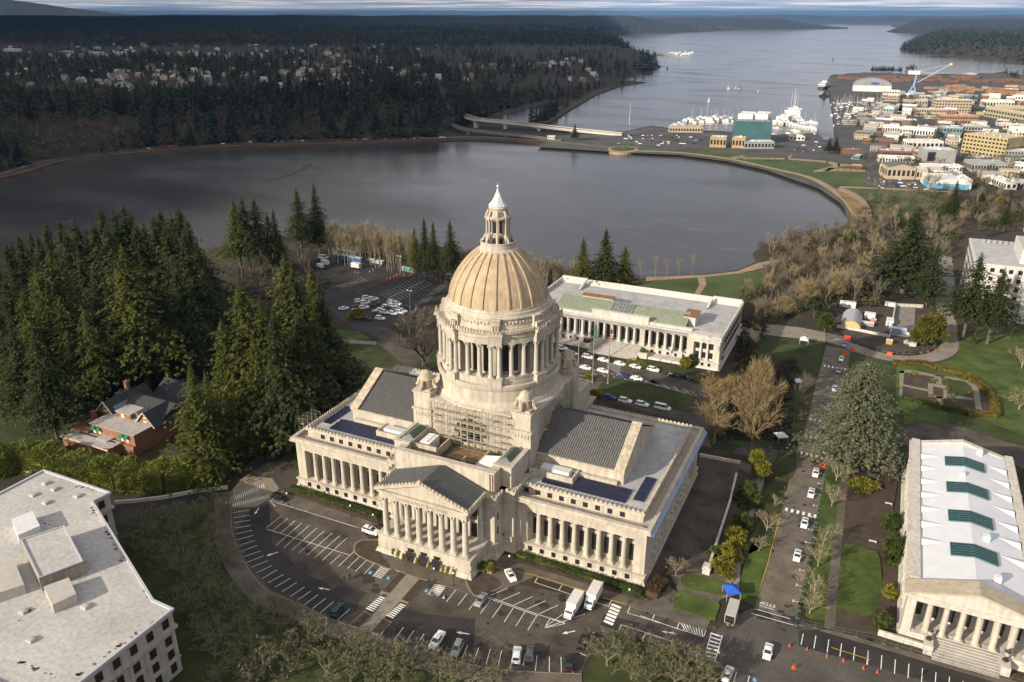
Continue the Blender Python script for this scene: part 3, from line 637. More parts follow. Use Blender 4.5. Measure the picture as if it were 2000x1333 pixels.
# ================= broad white-roofed office, bottom left =================
def sd_in(p,poly):
    c=False; n=len(poly)
    for i in range(n):
        a,b=poly[i],poly[(i+1)%n]
        if (a[1]>p[1])!=(b[1]>p[1]) and p[0]<a[0]+(p[1]-a[1])*(b[0]-a[0])/(b[1]-a[1]): c=not c
    return c
OB=empty('flat_roofed_office',label='broad stone office with a stained white flat roof and roof boxes',cat='building')
zt=16.; P0=[at(*q,zt)[:2] for q in [(86,917),(215,962),(182,978),(300,1170),(340,1188),(118,1333)]]
x0,yA=P0[0]; P0[1]=(P0[1][0],yA-.3)
P0=[(-99.9,yA),(P0[1][0],yA),(P0[2]),(P0[3]),(P0[4]),(P0[4][0]-.3,-122),(-60,-122.3),(-72,-122.5),(-72,-108),(-99.9,-108)]
def inset(poly,d):
    n=len(poly);A=sum(poly[i][0]*poly[(i+1)%n][1]-poly[(i+1)%n][0]*poly[i][1] for i in range(n)); s=1 if A>0 else -1; out=[]
    for i in range(n):
        p0,p1,p2=Vector(poly[i-1]),Vector(poly[i]),Vector(poly[(i+1)%n]); a=(p1-p0).normalized();b=(p2-p1).normalized()
        na=Vector((-a.y,a.x))*s; nb=Vector((-b.y,b.x))*s; k=(na+nb); k=k/max(.3,(1+na.dot(nb))); out.append(tuple(p1+k*d))
    return out
Q=inset(P0,.5)
m=MB(); m.prism(Q,0,11.2); m.prism(inset(P0,-.05),11.2,11.9); m.prism(inset(P0,.35),11.9,zt-.45); m.prism(inset(P0,.3),3.6,3.9); m.build('stone_wall',mat('grey_sandstone',(.40,.37,.34),.85,.14,.3,stain=.25,courses=.8,fine=.08),OB)
m=MB(); R1=inset(P0,.55); m.prism(R1,zt-.5,zt-.42); m.build('stained_roof',mat('stained_membrane',(.42,.41,.39),.7,.16,.05,stain=.25,fine=.04,c2=(.54,.525,.50)),OB)
m=MB(); A=P0;B=inset(P0,.55); n=len(A)
V=[(p[0],p[1],zt) for p in A]+[(p[0],p[1],zt) for p in B]+[(p[0],p[1],zt-.6) for p in A]+[(p[0],p[1],zt-.6) for p in B]
m.add(V,[(i,(i+1)%n,(i+1)%n+n,i+n) for i in range(n)][::1]+[(i+2*n,(i+1)%n+2*n,(i+1)%n,i) for i in range(n)]+[(i+n,(i+1)%n+n,(i+1)%n+3*n,i+3*n) for i in range(n)]); m.build('parapet_coping',mat('bluish_coping',(.42,.42,.46),.6,.1,1),OB)
WO=win_mesh('office_window',1.5,2.0,bars=(1,1)); WOG=win_mesh('office_window_low',1.4,2.1,bars=(1,1))
n=len(Q); cnt=0
for i in range(n):
    p,q=Vector(Q[i]),Vector(Q[(i+1)%n]); 
    A_=sum(Q[k][0]*Q[(k+1)%n][1]-Q[(k+1)%n][0]*Q[k][1] for k in range(n)); 
    if A_>0: p,q=q,p
    d=q-p; k=int(d.length/3.5); 
    nrm=Vector((-d.y,d.x)).normalized()
    if nrm.x*(CAM[0]-p.x)+nrm.y*(CAM[1]-p.y)<0 : continue
    rz=math.atan2(nrm.y,nrm.x)+pi/2
    for j in range(k):
        c=p+d*((j+.5)/k)
        for z,w,nm in ((1.2,WOG,'window'),(4.8,WO,'window'),(8.2,WO,'window'),(12.6,WO,'attic_window')):
            if cnt<98 or nm=='attic_window': off=.04 if nm=='window' else .19; link(nm,w,OB,(c.x+nrm.x*off,c.y+nrm.y*off,z),rz); cnt+=1
# pilaster strips on the sunlit east end
m=MB(); ex=Q[4][0]
y=Q[4][1]-.4
while y>-122: m.box(ex-.1,ex+.22,y-.35,y+.1,3.9,11.2); y-=3.5
m.build('pilaster',MATS['grey_sandstone'],OB)
def pt(x,y,z=zt): return at(x,y,z)
def roofbox(name,c,h,top=None,walls=None,base=zt-.42,parapet=0):
    pts=[at(x,y,base+h)[:2] for x,y in c]; m=MB(); m.prism(pts,base,base+h); o=m.build(name,walls or HVAC,OB)
    if parapet:
        m=MB(); A=pts;B=inset(pts,.3); n=len(A); z1=base+h+parapet; V=[(p[0],p[1],z1) for p in A]+[(p[0],p[1],z1) for p in B]+[(p[0],p[1],base+h-.3) for p in A]+[(p[0],p[1],base+h) for p in B]
        m.add(V,[(i,(i+1)%n,(i+1)%n+n,i+n) for i in range(n)]+[(i+2*n,(i+1)%n+2*n,(i+1)%n,i) for i in range(n)]+[(i+n,(i+1)%n+n,(i+1)%n+3*n,i+3*n) for i in range(n)])
        m.build(name+'_parapet',MATS['bluish_coping'],o); m=MB(); m.prism(B,base+h,base+h+.05); m.build(name+'_roof',MATS['stained_membrane'],o)
    return o
roofbox('penthouse',[(40,1056),(126,1028),(163,1098),(76,1131)],3.2,walls=mat('tan_stucco',(.30,.26,.20),.85,.15,.5,stain=.3),parapet=.3)
roofbox('plant_room',[(22,1014),(63,998),(78,1027),(35,1046)],2.2,walls=HVAC)
roofbox('plant_room',[(85,1146),(134,1128),(149,1160),(102,1182)],2.2,walls=mat('beige_metal',(.42,.40,.36),.6,.1,.6))
roofbox('plant_room',[(-30,1105),(27,1092),(47,1142),(-14,1162)],2.4,walls=MATS['beige_metal'])
for c in [(88,943),(105,955),(150,968),(64,966),(89,981),(166,1184),(60,1249),(45,1193)]:
    x,y,_=at(*c,zt); m=MB(); m.box(x-.8,x+.8,y-.6,y+.6,zt-.42,zt+.1); m.box(x-.6,x+.6,y-.4,y+.4,zt+.1,zt+.2); m.build('roof_hatch',MATS['beige_metal'],OB)
R=random.Random(44); m=MB()
for (x0_,y0_,x1_,y1_,n_) in ((262,1083,287,1172,34),(205,1034,240,1096,16),(100,935,190,960,16),(178,990,190,1008,10),(60,1190,30,1225,10),(150,1320,300,1215,20),(70,1020,120,1030,6),(20,1285,120,1325,12)):
    for k in range(n_):
        t=R.random(); c=at(x0_+(x1_-x0_)*t+R.gauss(0,2.2),y0_+(y1_-y0_)*t+R.gauss(0,1.5),zt-.4); r_=R.uniform(.12,.55); q=[(c[0]+r_*R.uniform(.5,1.4)*cos(a*.9),c[1]+r_*R.uniform(.4,1.0)*sin(a*.9),zt-.405) for a in range(7)]
        if sd_in(c[:2],R1): m.add(q,[tuple(range(7))])
ms=MB()
for k in range(34):
    yy=-74-k*1.5; xs_=[x for x in [(-99+i*.5) for i in range(160)] if sd_in((x,yy),R1)]
    if len(xs_)>4: ms.box(xs_[0],xs_[-1],yy-.03,yy+.03,zt-.42,zt-.408)
ms.build('roof_seams',mat('membrane_seam',(.42,.40,.375),.8,.1,.3),OB)
tag(m.build('moss_patches',mat('roof_moss',(.12,.10,.075),.95,.3,1.5,fine=.3),OB),kind='stuff')
# ================= white office, upper right =================
NE=empty('white_office_block',label='pale multi storey office behind two tall pines at the right edge',cat='building')
WST=mat('cream_cladding',(.56,.54,.51),.8,.1,.3,stain=.2,fine=.06)
m=MB(); h=24; m.box(130.5,205,216,262,0,h); m.box(130.2,205.2,215.7,262.3,h,h+.8); m.box(148,205,222,250,h,h+7); m.box(152,205,228,262,h+7,h+10); m.box(151,163,213.5,216,0,h)
for k in range(1,6): m.box(130.2,205,215.6,216,k*4,k*4+.9); 
m.build('cladding_wall',WST,NE)
m=MB(); m.box(131,204,216.5,261.5,h+.8,h+.85); m.box(148.5,204,222.5,249.5,h+7,h+7.06); m.build('roof_surface',mat('grey_roof_gravel',(.38,.38,.39),.9,.15,.3),NE)
WN=win_mesh('strip_window',1.6,1.8,bars=(1,0))
for k in range(6):
    for i in range(9): link('window',WN,NE,(130.45,219+4.9*i,1.4+4*k),-pi/2)
    for i in range(5): link('window',WN,NE,(134+3.6*i,215.9,1.4+4*k))
m=MB(); m.lathe([(.3,0),(.4,1.5),(2.2,2.2),(2.6,3.0)],154,254,14); m.build('satellite_dish',HVAC,NE,loc=(6,-8,34))
m=MB()
for i in range(6): m.box(135+i*2.4,136.6+i*2.4,256,257.5,h+.8,h+2.2)
m.build('roof_units',STEEL,NE)
# ================= brick mansion =================
MA=empty('brick_mansion',label='red brick mansion with dark gabled roofs and green awnings behind the hedge',cat='house')
BRICK=mat('red_brick',(.24,.125,.075),.9,.2,.8,courses=.3,fine=.15)
DSL=mat('dark_shingles',(.036,.038,.042),.8,.25,1,fine=.2)
CRM=mat('cream_trim',(.55,.48,.36),.7,.1,1)
FLR=mat('pale_gravel_roof',(.34,.31,.29),.9,.15,.5,fine=.1)
GAW=mat('green_awning',(.015,.12,.075),.7,.1,1)
m=MB(); m.box(-134.5,-114,-41,-36.5,0,3.4); m.box(-127.5,-108.3,-35.5,-27,0,6.8); m.box(-134,-127.6,-37,-29,0,4.8); m.box(-133,-108,-27,-12,0,6.6)
for x0,x1 in ((-133,-125.5),(-115,-107.5)): m.ext_y([(x0,6.6),(x1,6.6),((x0+x1)/2,10.4)],-28.2,-27.4)
m.box(-124,-117.5,-28.5,-26,6.6,8.6); m.box(-127.5,-108.3,-36.5,-35.5,0,3.2); m.build('brick_wall',BRICK,MA)
m=MB(); m.prism([(-134.9,-41.4),(-117,-41.4),(-113.4,-39.5),(-113.4,-36.2),(-134.9,-36.2)],3.4,3.7); m.box(-127.8,-108,-35.8,-27.2,6.8,7.0); m.box(-124.2,-117.3,-28.7,-23,8.6,8.8); m.build('flat_roof',FLR,MA)
m=MB(); m.box(-131,-123,-37.6,-36.9,3.7,3.75); m.box(-122,-115,-37.6,-36.9,3.7,3.75); m.build('roof_glazing',DARK,MA)
m=MB()
for x0,x1 in ((-133.6,-124.9),(-115.6,-106.9)):
    c=(x0+x1)/2
    for a,b in ((x0,c),(x1,c)): m.add([(a,-28.7,6.3),(b,-28.7,10.8),(b,-12,10.8),(a,-12,6.3),(a,-28.7,6.1),(b,-28.7,10.6),(b,-12,10.6),(a,-12,6.1)],[(0,1,2,3),(7,6,5,4),(0,4,5,1)])
m.ext_x([(-26.5,6.6),(-10.5,6.6),(-18.5,10.4)],-133.4,-107.6); m.ext_x([(-10.5,6.0),(2,6.0),(-4.5,10)],-128,-110); m.build('shingle_roof',DSL,MA)
m=MB()
for x0,x1 in ((-133.6,-124.9),(-115.6,-106.9)):
    c=(x0+x1)/2
    for a in (x0,x1): m.tube((a,-28.8,6.3),(c,-28.8,10.9),.22,n=4)
    for z,w in ((7.2,1.6),(8.6,1)): m.box(c-w/2,c+w/2,-28.35,-28.2,z,z+.6)
m.box(-134.9,-113.4,-41.5,-41.3,3.2,3.5); m.box(-121.6,-120.2,-28.65,-28.5,6.9,8.3)
for x in (-126,-123.7,-113.6,-111.4): m.box(x-.55,x+.55,-35.65,-35.5,3.8,5.4)
m.build('cream_trim',CRM,MA)
m=MB()
for x in (-126,-123.7,-113.6,-111.4): m.add([(x-.8,-35.5,6.4),(x+.8,-35.5,6.4),(x+.8,-36.5,5.5),(x-.8,-36.5,5.5),(x-.8,-36.5,5.2),(x+.8,-36.5,5.2)],[(0,3,2,1),(3,4,5,2)])
m.build('green_awning',GAW,MA)
m=MB()
for i in range(6): m.box(-121.8+i*.8,-121.5+i*.8,-38.6,-35.4,3.8,4.2)
m.build('white_pergola',mat('white_wood',(.6,.6,.58),.6,.05,1),MA)
for (x,y,h_) in ((-131.5,-17,12.8),(-133.2,-29.8,7)):
    m=MB(); m.box(x-.7,x+.7,y-.6,y+.6,0,h_); m.box(x-.85,x+.85,y-.75,y+.75,h_,h_+.3); m.build('chimney',BRICK,MA)
for x in (-126.8,-116.6):
    m=MB(); m.ext_y([(x-1,6.9),(x+1,6.9),(x+1,8.1),(x,9.1),(x-1,8.1)],-26.9,-21); m.build('dormer',mat('blue_grey_board',(.16,.20,.23),.8,.1,1),MA)
# ================= terrain, water =================
def PX(pts,z): return [at(x,y,z)[:2] for x,y in pts]
LAKE=PX([(-900,900),(-700,480),(-300,395),(0,352),(120,319),(250,303),(430,290),(600,285),(760,281),(850,278),(930,276),(1060,284),(1130,291),(1188,297),(1240,300),(1330,304),(1420,316),(1500,334),(1570,351),(1610,371),(1645,398),(1661,425),(1650,442),(1600,453),(1540,466),(1490,478),(1468,497),(1476,512),(1440,528),(1380,535),(1300,540),(1240,545),(1150,540),(1050,520),(950,500),(850,480),(750,470),(650,462),(550,465),(450,480),(300,500),(100,530),(-100,590),(-400,800)],-30)
POND=PX([(960,236),(1000,219),(1050,206),(1095,198),(1128,199),(1100,209),(1062,222),(1036,238),(1000,244)],-30)
INLET=PX([(1045,248),(1068,241),(1105,217),(1130,202),(1161,182),(1200,172),(1266,162),(1215,157),(1245,149),(1280,139),(1294,131),(1270,119),(1285,113),(1262,104),(1232,93),(1205,72),(1250,66),(1300,63.5),(1415,61),(1475,56),(1545,51),(1636,47.3),(1737,48.2),(1745,54),(1820,61),(1790,75),(1760,92),(1758,99),(1790,105),(1895,113),(2000,122),(2400,150),(2300,175),(2000,152),(1965,142),(1825,146),(1685,142),(1622,147),(1614,160),(1620,189),(1625,210),(1629,241),(1632,268),(1611,275),(1597,262),(1510,264),(1400,258),(1310,252),(1270,246),(1215,258),(1100,256)],-30)
def sd(P,poly):     # signed distance, positive inside
    P=np.asarray(P,float); A=np.array(poly); B=np.roll(A,-1,0); best=np.full(len(P),1e18); ins=np.zeros(len(P),bool)
    for a,b in zip(A,B):
        e=b-a; t=np.clip(((P-a)@e)/(e@e+1e-12),0,1); q=P-(a+t[:,None]*e); best=np.minimum(best,(q**2).sum(1))
        c=(a[1]>P[:,1])!=(b[1]>P[:,1]); xi=a[0]+(P[:,1]-a[1])*(b[0]-a[0])/(b[1]-a[1]+1e-12); ins^=c&(P[:,0]<xi)
    d=np.sqrt(best); return np.where(ins,d,-d)
def sm(t): t=np.clip(t,0,1); return t*t*(3-2*t)
LOW=PX([(700,291),(860,276),(905,255),(960,238),(1045,245),(1080,238),(1165,180),(1280,155),(1500,150),(1610,145),(1900,133),(2300,150),(3400,260),(3300,700)],-30)+[(900,100),(600,-300),(-300,-300),(-330,0)]
PLAT=[(-900,-900),(-900,-200),(-420,-20),(-330,60),(-285,125),(-235,182),(-189,183),(-110,178),(-60,168),(45,165),(66,176),(74,215),(98,262),(124,290),(200,300),(320,300),(700,260),(1500,200),(1500,-900)]
def terrain_z(P):
    P=np.asarray(P,float); dw=np.maximum(np.maximum(sd(P,LAKE),sd(P,POND)),sd(P,INLET)); dl=-dw
    z=-30+np.clip(dl*.3,-5,2.4)
    low=sd(P,LOW); m=sm(-low/60); d=dl
    bump=8*np.sin(P[:,0]/310+1.3)*np.sin(P[:,1]/270)+5*np.sin(P[:,0]/120+P[:,1]/150)
    rise=38*sm((d-18)/170)+np.clip(d/2600,0,1)*30+bump*sm(d/400)
    far=sm((np.hypot(P[:,0],P[:,1])-2500)/6000); rise=rise*(1-.35*far)+far*20*np.sin(P[:,0]/1500)*np.cos(P[:,1]/2100)*sm(d/900)
    z=z+m*np.where(d>0,rise,0)
    p=sd(P,PLAT); ext=sm(1+p/52.); zc=z+(-.06-z)*ext; z=np.where(p>0,-.06,np.where(dw>0,z,np.maximum(z,zc)))
    # the low hill that carries the east side woods
    e=sm((P[:,0]-100)/130)*sm((P[:,1]-150)/120)*(1-sm((P[:,1]-430)/130)); z=np.where((p<=0)&(dl>0)&(e>0),np.maximum(z,-30+28*e*sm(dl/40)),z)
    return z
def tz(x,y): return float(terrain_z([(x,y)])[0])
ang=np.concatenate([np.arange(-66,-44,1.0),np.arange(-44,44,.25),np.arange(44,66,1.0),np.arange(66,294,6)])
rad=[0,40,80]; r=110.
while r<34000: rad.append(r); r*=1.0125 if r<2500 else (1.03 if r<9000 else 1.09)
rad=np.array(rad); AA,RR=np.meshgrid(np.radians(ang)+0,rad); A2=YAW+AA
X=CAM[0]+RR*np.sin(A2); Y=CAM[1]+RR*np.cos(A2); PP=np.stack([X.ravel(),Y.ravel()],1); Z=terrain_z(PP)
na,nr=len(ang),len(rad); idx=np.arange(na*nr).reshape(nr,na); a=idx[:-1]; b=idx[1:]
f=np.stack([a.ravel(),np.roll(a,-1,1).ravel(),np.roll(b,-1,1).ravel(),b.ravel()],1)
me=bpy.data.meshes.new('ground'); me.from_pydata(np.column_stack([PP,Z]).tolist(),[],f.tolist()); me.materials.append(WOODFL); me.polygons.foreach_set('use_smooth',[True]*len(me.polygons))
link('ground',me,kind='structure')
WATER=bpy.data.materials.new('water'); WATER.use_nodes=True; nt=WATER.node_tree; N=nt.nodes; L=nt.links; b=N['Principled BSDF']
b.inputs['Base Color'].default_value=(.056,.053,.05,1); b.inputs['Roughness'].default_value=.08; b.inputs['IOR'].default_value=1.33; b.inputs['Specular IOR Level'].default_value=.5
g=N.new('ShaderNodeNewGeometry'); bp=N.new('ShaderNodeBump'); n1=N.new('ShaderNodeTexNoise'); n1.inputs['Scale'].default_value=.55; n1.inputs['Detail'].default_value=5; n1.inputs['Roughness'].default_value=.7
L.new(g.outputs['Position'],n1.inputs['Vector']); L.new(n1.outputs[0],bp.inputs['Height']); bp.inputs['Distance'].default_value=.2
n2=N.new('ShaderNodeTexNoise'); n2.inputs['Scale'].default_value=.006; n2.inputs['Detail'].default_value=5; mp=N.new('ShaderNodeMapping'); mp.inputs['Scale'].default_value=(1,2.2,1); mp.inputs['Rotation'].default_value=(0,0,-.5); L.new(g.outputs['Position'],mp.inputs['Vector']); L.new(mp.outputs[0],n2.inputs['Vector'])
r1=N.new('ShaderNodeMapRange'); r1.inputs[1].default_value=.35; r1.inputs[2].default_value=.65; r1.inputs[3].default_value=.25; r1.inputs[4].default_value=1.0; L.new(n2.outputs[0],r1.inputs[0]); L.new(r1.outputs[0],bp.inputs['Strength']); L.new(bp.outputs[0],b.inputs['Normal'])
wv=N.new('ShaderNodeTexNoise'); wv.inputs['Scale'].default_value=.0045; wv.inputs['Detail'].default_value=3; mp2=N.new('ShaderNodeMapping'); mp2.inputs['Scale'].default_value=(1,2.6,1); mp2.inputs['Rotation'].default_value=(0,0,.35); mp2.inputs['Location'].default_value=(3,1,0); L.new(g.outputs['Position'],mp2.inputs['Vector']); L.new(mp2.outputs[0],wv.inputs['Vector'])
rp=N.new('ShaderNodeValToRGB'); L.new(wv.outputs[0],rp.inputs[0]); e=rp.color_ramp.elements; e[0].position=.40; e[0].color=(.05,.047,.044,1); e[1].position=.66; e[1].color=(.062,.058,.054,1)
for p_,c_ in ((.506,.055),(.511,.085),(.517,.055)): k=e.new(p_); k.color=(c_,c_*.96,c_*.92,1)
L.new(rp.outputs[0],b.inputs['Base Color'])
r2=N.new('ShaderNodeMapRange'); r2.inputs[1].default_value=.55; r2.inputs[2].default_value=.8; r2.inputs[3].default_value=.10; r2.inputs[4].default_value=.30; L.new(n2.outputs[0],r2.inputs[0]); L.new(r2.outputs[0],b.inputs['Roughness'])
m=MB(); n=48; m.add([(CAM[0],CAM[1],-30)]+[(CAM[0]+33500*cos(i*2*pi/n),CAM[1]+33500*sin(i*2*pi/n),-30) for i in range(n)],[(0,1+i,1+(i+1)%n) for i in range(n)]); m.build('water',WATER,kind='structure')
# far ridges at the horizon
def ridge(name,pts,dist,base=-40,mt=None):
    """ridge line read as (px, rows above the sea horizon) at a real distance, built as a solid hill"""
    m=MB(); fr=[];tp=[];bk=[]
    for x,h in pts:
        d=_ray(x,30); d=d/np.hypot(d[0],d[1]); z=CAM[2]+h/FPX*dist
        for lst,k,zz in ((fr,.9,base),(tp,1,z),(bk,1.15,base)): lst.append((CAM[0]+d[0]*dist*k,CAM[1]+d[1]*dist*k,zz))
    n=len(fr); m.add(fr+tp+bk,[(i,i+1,i+1+n,i+n) for i in range(n-1)]+[(i+n,i+1+n,i+1+2*n,i+2*n) for i in range(n-1)]); return m.build(name,mt,kind='structure')
HILL=mat('far_forest',(.018,.026,.022),.95,.3,.002)
def rg(x0,x1,step,h,amp,seed):
    R=random.Random(seed); k=[R.uniform(0,6) for _ in range(4)]; out=[]; x=x0
    while x<=x1:
        hh=h(x) if callable(h) else h; out.append((x,hh+amp*(sin(x/90+k[0])*.5+sin(x/37+k[1])*.3+sin(x/15+k[2])*.15+R.uniform(-.12,.12)))); x+=step
    return out
ridge('far_hills',rg(-900,700,8,lambda x:2+24*math.exp(-((x+40)/190)**2)-2,2.5,3),26000,mt=HILL)
ridge('far_hills',rg(-900,3200,9,-1.0,1.6,5),19000,mt=HILL)
ridge('far_hills',rg(-900,1420,4,lambda x:-1.8-25*sm((x-1200)/220.),1.8,8),9000,mt=HILL)
ridge('far_hills',rg(1100,1660,4,lambda x:-5-15*sm((x-1480)/170.)-16*sm((1200-x)/100.),1.5,9),11500,mt=HILL)
ridge('far_hills',rg(1720,3000,4,lambda x:-5.5-21*sm((1830-x)/110.)**1.5,1.6,10),9500,mt=HILL)
# ================= campus surfaces =================
def area(name,pts,z,m,world=False,kind='structure',t=.25):
    P=pts if world else [at(x,y,0)[:2] for x,y in pts]
    mb=MB(); mb.prism(P,z-t,z); return mb.build(name,m,kind=kind)
def smooth_px(pts,n=6,closed=False):
    out=[]; N_=len(pts)
    for i in range(N_ if closed else N_-1):
        p0,p1,p2,p3=[Vector(pts[(i+k)%N_] if closed else pts[min(max(i+k,0),N_-1)]) for k in (-1,0,1,2)]
        for j in range(n):
            t=j/n; out.append(tuple(.5*((2*p1)+(p2-p0)*t+(2*p0-5*p1+4*p2-p3)*t*t+(3*p1-p0-3*p2+p3)*t**3)))
    if not closed: out.append(tuple(pts[-1]))
    return out
CURVE=smooth_px([(452,960),(452,991),(454,1038),(463,1067),(476,1096),(498,1129),(530,1158),(581,1178),(632,1203),(683,1223),(741,1243),(850,1281),(959,1306),(1040,1313),(1136,1317)],5)
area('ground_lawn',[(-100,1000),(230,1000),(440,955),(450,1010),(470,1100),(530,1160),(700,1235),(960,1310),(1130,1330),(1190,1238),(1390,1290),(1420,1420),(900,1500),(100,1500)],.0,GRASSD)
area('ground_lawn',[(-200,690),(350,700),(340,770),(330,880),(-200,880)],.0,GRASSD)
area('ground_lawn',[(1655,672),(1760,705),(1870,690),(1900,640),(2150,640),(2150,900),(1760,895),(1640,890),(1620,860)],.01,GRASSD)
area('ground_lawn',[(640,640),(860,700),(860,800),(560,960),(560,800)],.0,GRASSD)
area('parking_lot',[(560,900),(600,935)]+[(760,1090),(1262,1192),(1400,1225)]+[(1385,1285),(1330,1276),(1200,1234),(1165,1234)]+CURVE[::-1]+[(470,935),(520,905)],.03,ASPH)
area('parking_lot_patch',[(490,995),(525,985),(532,1060),(600,1125),(680,1150),(760,1180),(830,1200),(928,1210),(925,1290),(850,1276),(741,1238),(632,1199),(530,1154),(476,1090),(458,1040)],.036,ASPHD)
for i,(p,mm) in enumerate([([(612,1112),(655,1095),(702,1118),(650,1152)],'tan'),([(930,1215),(1000,1205),(1080,1235),(990,1262)],'tan'),([(560,1010),(640,1030),(620,1060),(545,1040)],'tan'),([(1050,1150),(1120,1165),(1100,1195),(1035,1178)],'tan'),([(780,1215),(850,1222),(840,1255),(770,1240)],'dark'),([(1180,1200),(1250,1218),(1240,1240),(1172,1222)],'dark'),([(700,1150),(750,1165),(720,1190),(665,1172)],'tan')]):
    area('asphalt_patch',p,.039+i*.0012,mat('worn_tan_asphalt',(.085,.073,.058),.85,.3,.2,fine=.3,stain=.2) if mm=='tan' else mat('fresh_asphalt',(.03,.028,.027),.7,.3,.2,fine=.25),t=.1)
Ro=random.Random(3); om=MB()
for k in range(170):
    x,y=(Ro.uniform(470,1180),Ro.uniform(990,1300)) if k<110 else (Ro.uniform(1480,1620),Ro.uniform(900,1300))
    c=at(x,y,0); r_=Ro.uniform(.25,1.1)*(1 if k%7 else 2.2); om.add([(c[0]+r_*Ro.uniform(.6,1.3)*cos(a*.7),c[1]+r_*Ro.uniform(.4,1.0)*sin(a*.7),.0505+k*1e-5) for a in range(9)],[tuple(range(9))])
tag(om.build('oil_stains',mat('oil_stain',(.032,.029,.026),.5,.3,1)),kind='stuff')
# curved walk outside the kerb
cw=[at(x,y,0)[:2] for x,y in CURVE]; out=[]
for i,p in enumerate(cw):
    a=Vector(cw[max(0,i-1)]);b=Vector(cw[min(len(cw)-1,i+1)]);t=(b-a).normalized(); out.append(tuple(Vector(p)+Vector((t.y,-t.x))*4.6)) 
if sd([out[20]],cw+[(0,-45)])[0]>0: out=[(2*p[0]-q[0],2*p[1]-q[1]) for p,q in zip(cw,out)]
area('pavement',cw+out[::-1],.14,CONCD,world=True)
k=[tuple(Vector(p)*.96+Vector(q)*.04) for p,q in zip(cw,out)]; area('kerb',cw+k[::-1],.17,CONC,world=True)
area('pavement',[(528,975),(560,985),(660,1018),(745,1047),(745,1090),(762,1111),(850,1137),(925,1165),(990,1150),(1046,1127),(1151,1159),(1216,1181),(1325,1216),(1378,1232),(1398,1195),(1345,1170),(1310,1150),(1300,1130),(1262,1170),(1100,1115),(1010,1080),(900,1105),(800,1075),(738,1024),(570,968),(552,958)],.13,CONCD)
area('paved_crossing',[(455,955),(478,930),(532,935),(545,955),(522,978),(500,990),(452,992)],.05,CONC)
# portico islands, planting beds
def rnd_px(cx,cy,rx,ry,a0=0,a1=360,n=24): return [(cx+rx*cos(math.radians(a0+(a1-a0)*i/n)),cy+ry*sin(math.radians(a0+(a1-a0)*i/n))) for i in range(n+1)]
for p in (smooth_px([(745,1055),(705,1056),(691,1068),(697,1085),(740,1105),(765,1113),(745,1085)],4),smooth_px([(905,1128),(925,1165),(960,1157),(978,1148),(980,1138),(965,1126),(930,1115)],4)):
    area('kerb',p,.18,CONC); c=Vector((sum(q[0] for q in p)/len(p),sum(q[1] for q in p)/len(p))); area('planting_bed',[tuple(c+(Vector(q)-c)*.93) for q in p],.24,SOIL)
for p in ([(743,1158),(758,1162),(794,1121),(782,1116)],[(781,1175),(797,1180),(836,1134),(820,1130)],[(681,1222),(699,1230),(726,1203),(712,1194)],[(722,1236),(740,1243),(765,1217),(750,1208)]):
    area('kerb',p,.16,CONC); c=Vector((sum(q[0] for q in p)/4,sum(q[1] for q in p)/4)); area('planting_bed',[tuple(c+(Vector(q)-c)*.88) for q in p],.22,MULCH)
area('path',[(758,1162),(781,1175),(820,1130),(794,1121)],.05,CONC); area('path',[(699,1230),(722,1236),(750,1208),(781,1175),(758,1162),(726,1203)],.046,CONC)
# hedge beds along the south wall
area('planting_bed',[(566,945),(740,1005),(738,1020),(560,965)],.2,SOIL); area('planting_bed',[(1000,1084),(1262,1160),(1255,1175),(1010,1100)],.2,SOIL); area('planting_bed',[(1262,1172),(1270,1175),(1300,1140),(1305,1132),(1285,1128)],.2,SOIL)
# east side
area('terrace',[(1366,893),(1444,908),(1384,1118),(1300,1115),(1270,1150),(1262,1140),(1356,935)],.25,mat('wet_terrace',(.055,.042,.034),.8,.35,.15,fine=.35,c2=(.12,.095,.075),stain=.2))
area('pavement',[(1444,900),(1476,912),(1478,960),(1440,1110),(1410,1170),(1390,1190),(1330,1165),(1310,1125),(1384,1118)],.12,CONCD)
area('planting_bed',[(1440,915),(1470,930),(1462,1010),(1440,1090),(1415,1130),(1392,1112),(1420,1000)],.2,SOIL)
for p in ([(1341,1122),(1427,1142),(1415,1163),(1337,1148)],[(1322,1160),(1333,1158),(1395,1175),(1405,1185),(1398,1205),(1390,1212),(1325,1192),(1315,1182)],[(1450,1075),(1480,1075),(1512,1010),(1535,955),(1525,948),(1500,950),(1490,1010)],[(1442,1160),(1470,1185),(1475,1183),(1500,1090),(1512,1045),(1490,1040),(1465,1070)]):
    area('lawn',smooth_px(p,3,True),.2,GRASS)
area('lawn',smooth_px([(1512,930),(1545,935),(1556,900),(1545,880),(1520,885)],3,True),.18,GRASSD)
area('lawn',smooth_px([(1495,960),(1520,945),(1533,962),(1522,1010),(1500,1060),(1480,1055)],3,True),.22,GRASSD)
area('pavement',[(1410,1170),(1442,1160),(1450,1075),(1490,950),(1500,915),(1485,912),(1455,1000),(1430,1080)],.14,CONC)
